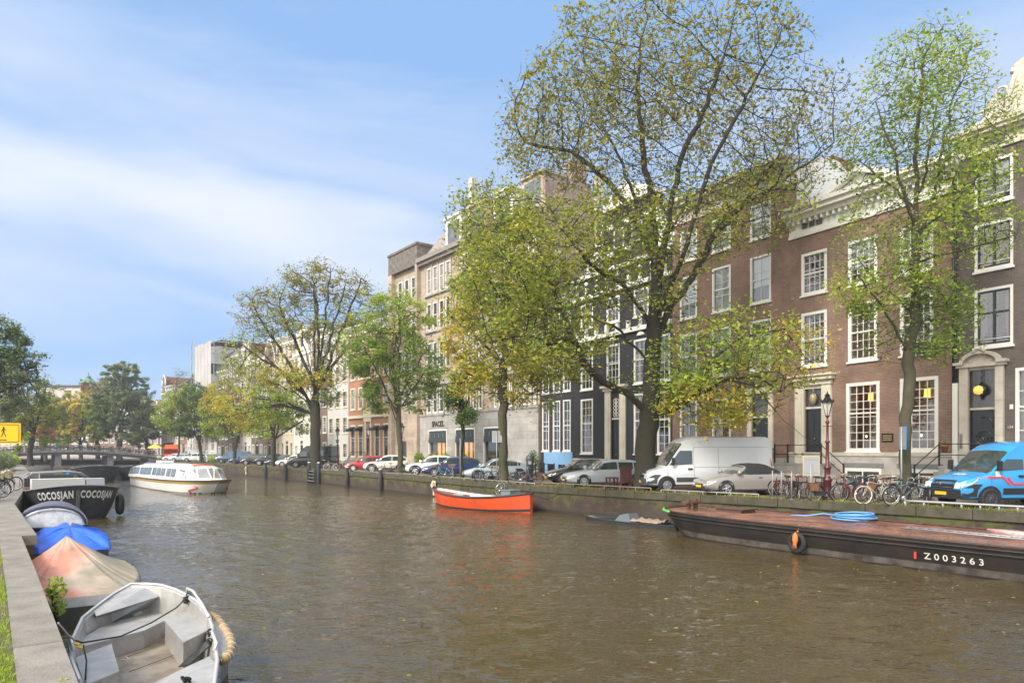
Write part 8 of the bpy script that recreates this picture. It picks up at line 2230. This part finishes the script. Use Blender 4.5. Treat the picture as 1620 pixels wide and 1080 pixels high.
litter('floating_leaves', lambda: (random.uniform(-12,14), random.uniform(7,30)), 50, 'yellow', .045, WATER+.006)
litter('floating_leaves', lambda: (random.uniform(3,12), random.uniform(12,20)), 30, 'yellow', .045, WATER+.006)
litter('fallen_leaves', lambda: (lambda p,q,t: p.lerp(q,t)-Vector((.79,.61))*random.uniform(0,.4))(*( (gl[1],gl[3],random.random()) )), 300, 'rust', .018, .012)

# ---- people in the distance (skinned stick skeletons)
def person(lab, loc, rz, top, legs, hair, stride=.12, arm=.1, skin=(.45,.27,.2)):
    root = thing('person', lab, 'person', loc, rz)
    V = [(0,0,.95),(0,0,1.2),(0,.0,1.45),(0,0,1.55),(0,.02,1.68),
         (.10,0,.92),(.11,stride,.50),(.11,stride*.6-.02,.08),(.11,stride*.6+.12,.04),(-.10,0,.92),(-.11,-stride*.3,.5),(-.11,-stride,.10),(-.11,-stride+.12,.04),
         (.19,0,1.43),(.24,-arm,1.17),(.25,arm*.4,.93),(-.19,0,1.43),(-.24,arm,1.17),(-.25,arm+.1,.95)]
    E_ = [(0,1),(1,2),(2,3),(3,4),(0,5),(5,6),(6,7),(7,8),(0,9),(9,10),(10,11),(11,12),(2,13),(13,14),(14,15),(2,16),(16,17),(17,18)]
    Rr = [.13,.13,.14,.055,.10,.09,.065,.045,.035,.09,.065,.045,.035,.06,.045,.032,.06,.045,.032]
    def sk(name, keep, grow, m):
        me = bpy.data.meshes.new(name); idx = sorted({i for e in keep for i in e}); mp_ = {i:k for k,i in enumerate(idx)}
        me.from_pydata([V[i] for i in idx],[(mp_[a],mp_[b]) for a,b in keep],[]); o = bpy.data.objects.new(name, me); col.objects.link(o)
        md = o.modifiers.new('skin','SKIN'); md.use_smooth_shade = True
        lay = me.skin_vertices[0].data if len(me.skin_vertices) else None
        if lay is None:
            bm_ = bmesh.new(); bm_.from_mesh(me); bm_.verts.layers.skin.verify(); bm_.to_mesh(me); bm_.free(); lay = me.skin_vertices[0].data
        for i,k in mp_.items(): lay[k].radius = (Rr[i]+grow, Rr[i]*.8+grow); lay[k].use_root = (k == 0)
        sb = o.modifiers.new('sub','SUBSURF'); sb.levels = 1; sb.render_levels = 1
        me.materials.append(m); o.parent = root; return o
    sk('body', E_, 0, mat('skin', skin, .6))
    sk('jacket', [(0,1),(1,2),(2,13),(13,14),(2,16),(16,17)], .016, mat(lab[:20]+' top', top, .8))
    sk('trousers', [(0,5),(5,6),(6,7),(0,9),(9,10),(10,11)], .012, mat(lab[:20]+' legs', legs, .8))
    mb = MB(); mb.lathe([(.02,1.80),(.09,1.78),(.115,1.70),(.10,1.63),(.05,1.6)],(0,-.01,0),10); mb.build('hair', mat(lab[:20]+' hair', hair, .9), root)
for u,lab,top,legs,rz_ in ((bl*.80,'person in a light blue shirt walking on the bridge',(.25,.45,.75),(.03,.03,.05),0),(bl*.55,'person in a dark coat crossing the middle of the bridge',(.03,.03,.04),(.04,.04,.05),180),(bl*.97,'person in black near the yellow parasol',(.02,.02,.02),(.03,.03,.03),60)):
    p = BR_M @ Vector((u,2.2,bz(u)+.01)); person(lab, p, R(rz_)+bang+R(90), top, legs, (.06,.04,.03))
v = qp(300,3.4); person('person in dark clothes walking between the far parked cars', (v.x,v.y,0), 1.0, (.05,.05,.07), (.03,.03,.05), (.04,.03,.02))

litter('deck_litter', lambda: tuple((BM @ Vector((random.uniform(-11,11), random.uniform(-2,2), 0)))[:2]), 420, 'rust', .035, -.487)
# ---- light autumn haze over the canal
hz = bpy.data.materials.new('autumn haze'); hz.use_nodes = True; nt_ = hz.node_tree; nt_.nodes.remove(nt_.nodes['Principled BSDF'])
pv = nt_.nodes.new('ShaderNodeVolumePrincipled'); pv.inputs['Color'].default_value = (.86,.90,.97,1); pv.inputs['Density'].default_value = .0006; pv.inputs['Anisotropy'].default_value = .2
nt_.links.new(pv.outputs[0], nt_.nodes['Material Output'].inputs['Volume'])
mb = MB(); mb.box(-700,300,-60,700,-4.3,34); tag(mb.build('haze', hz), kind='stuff')
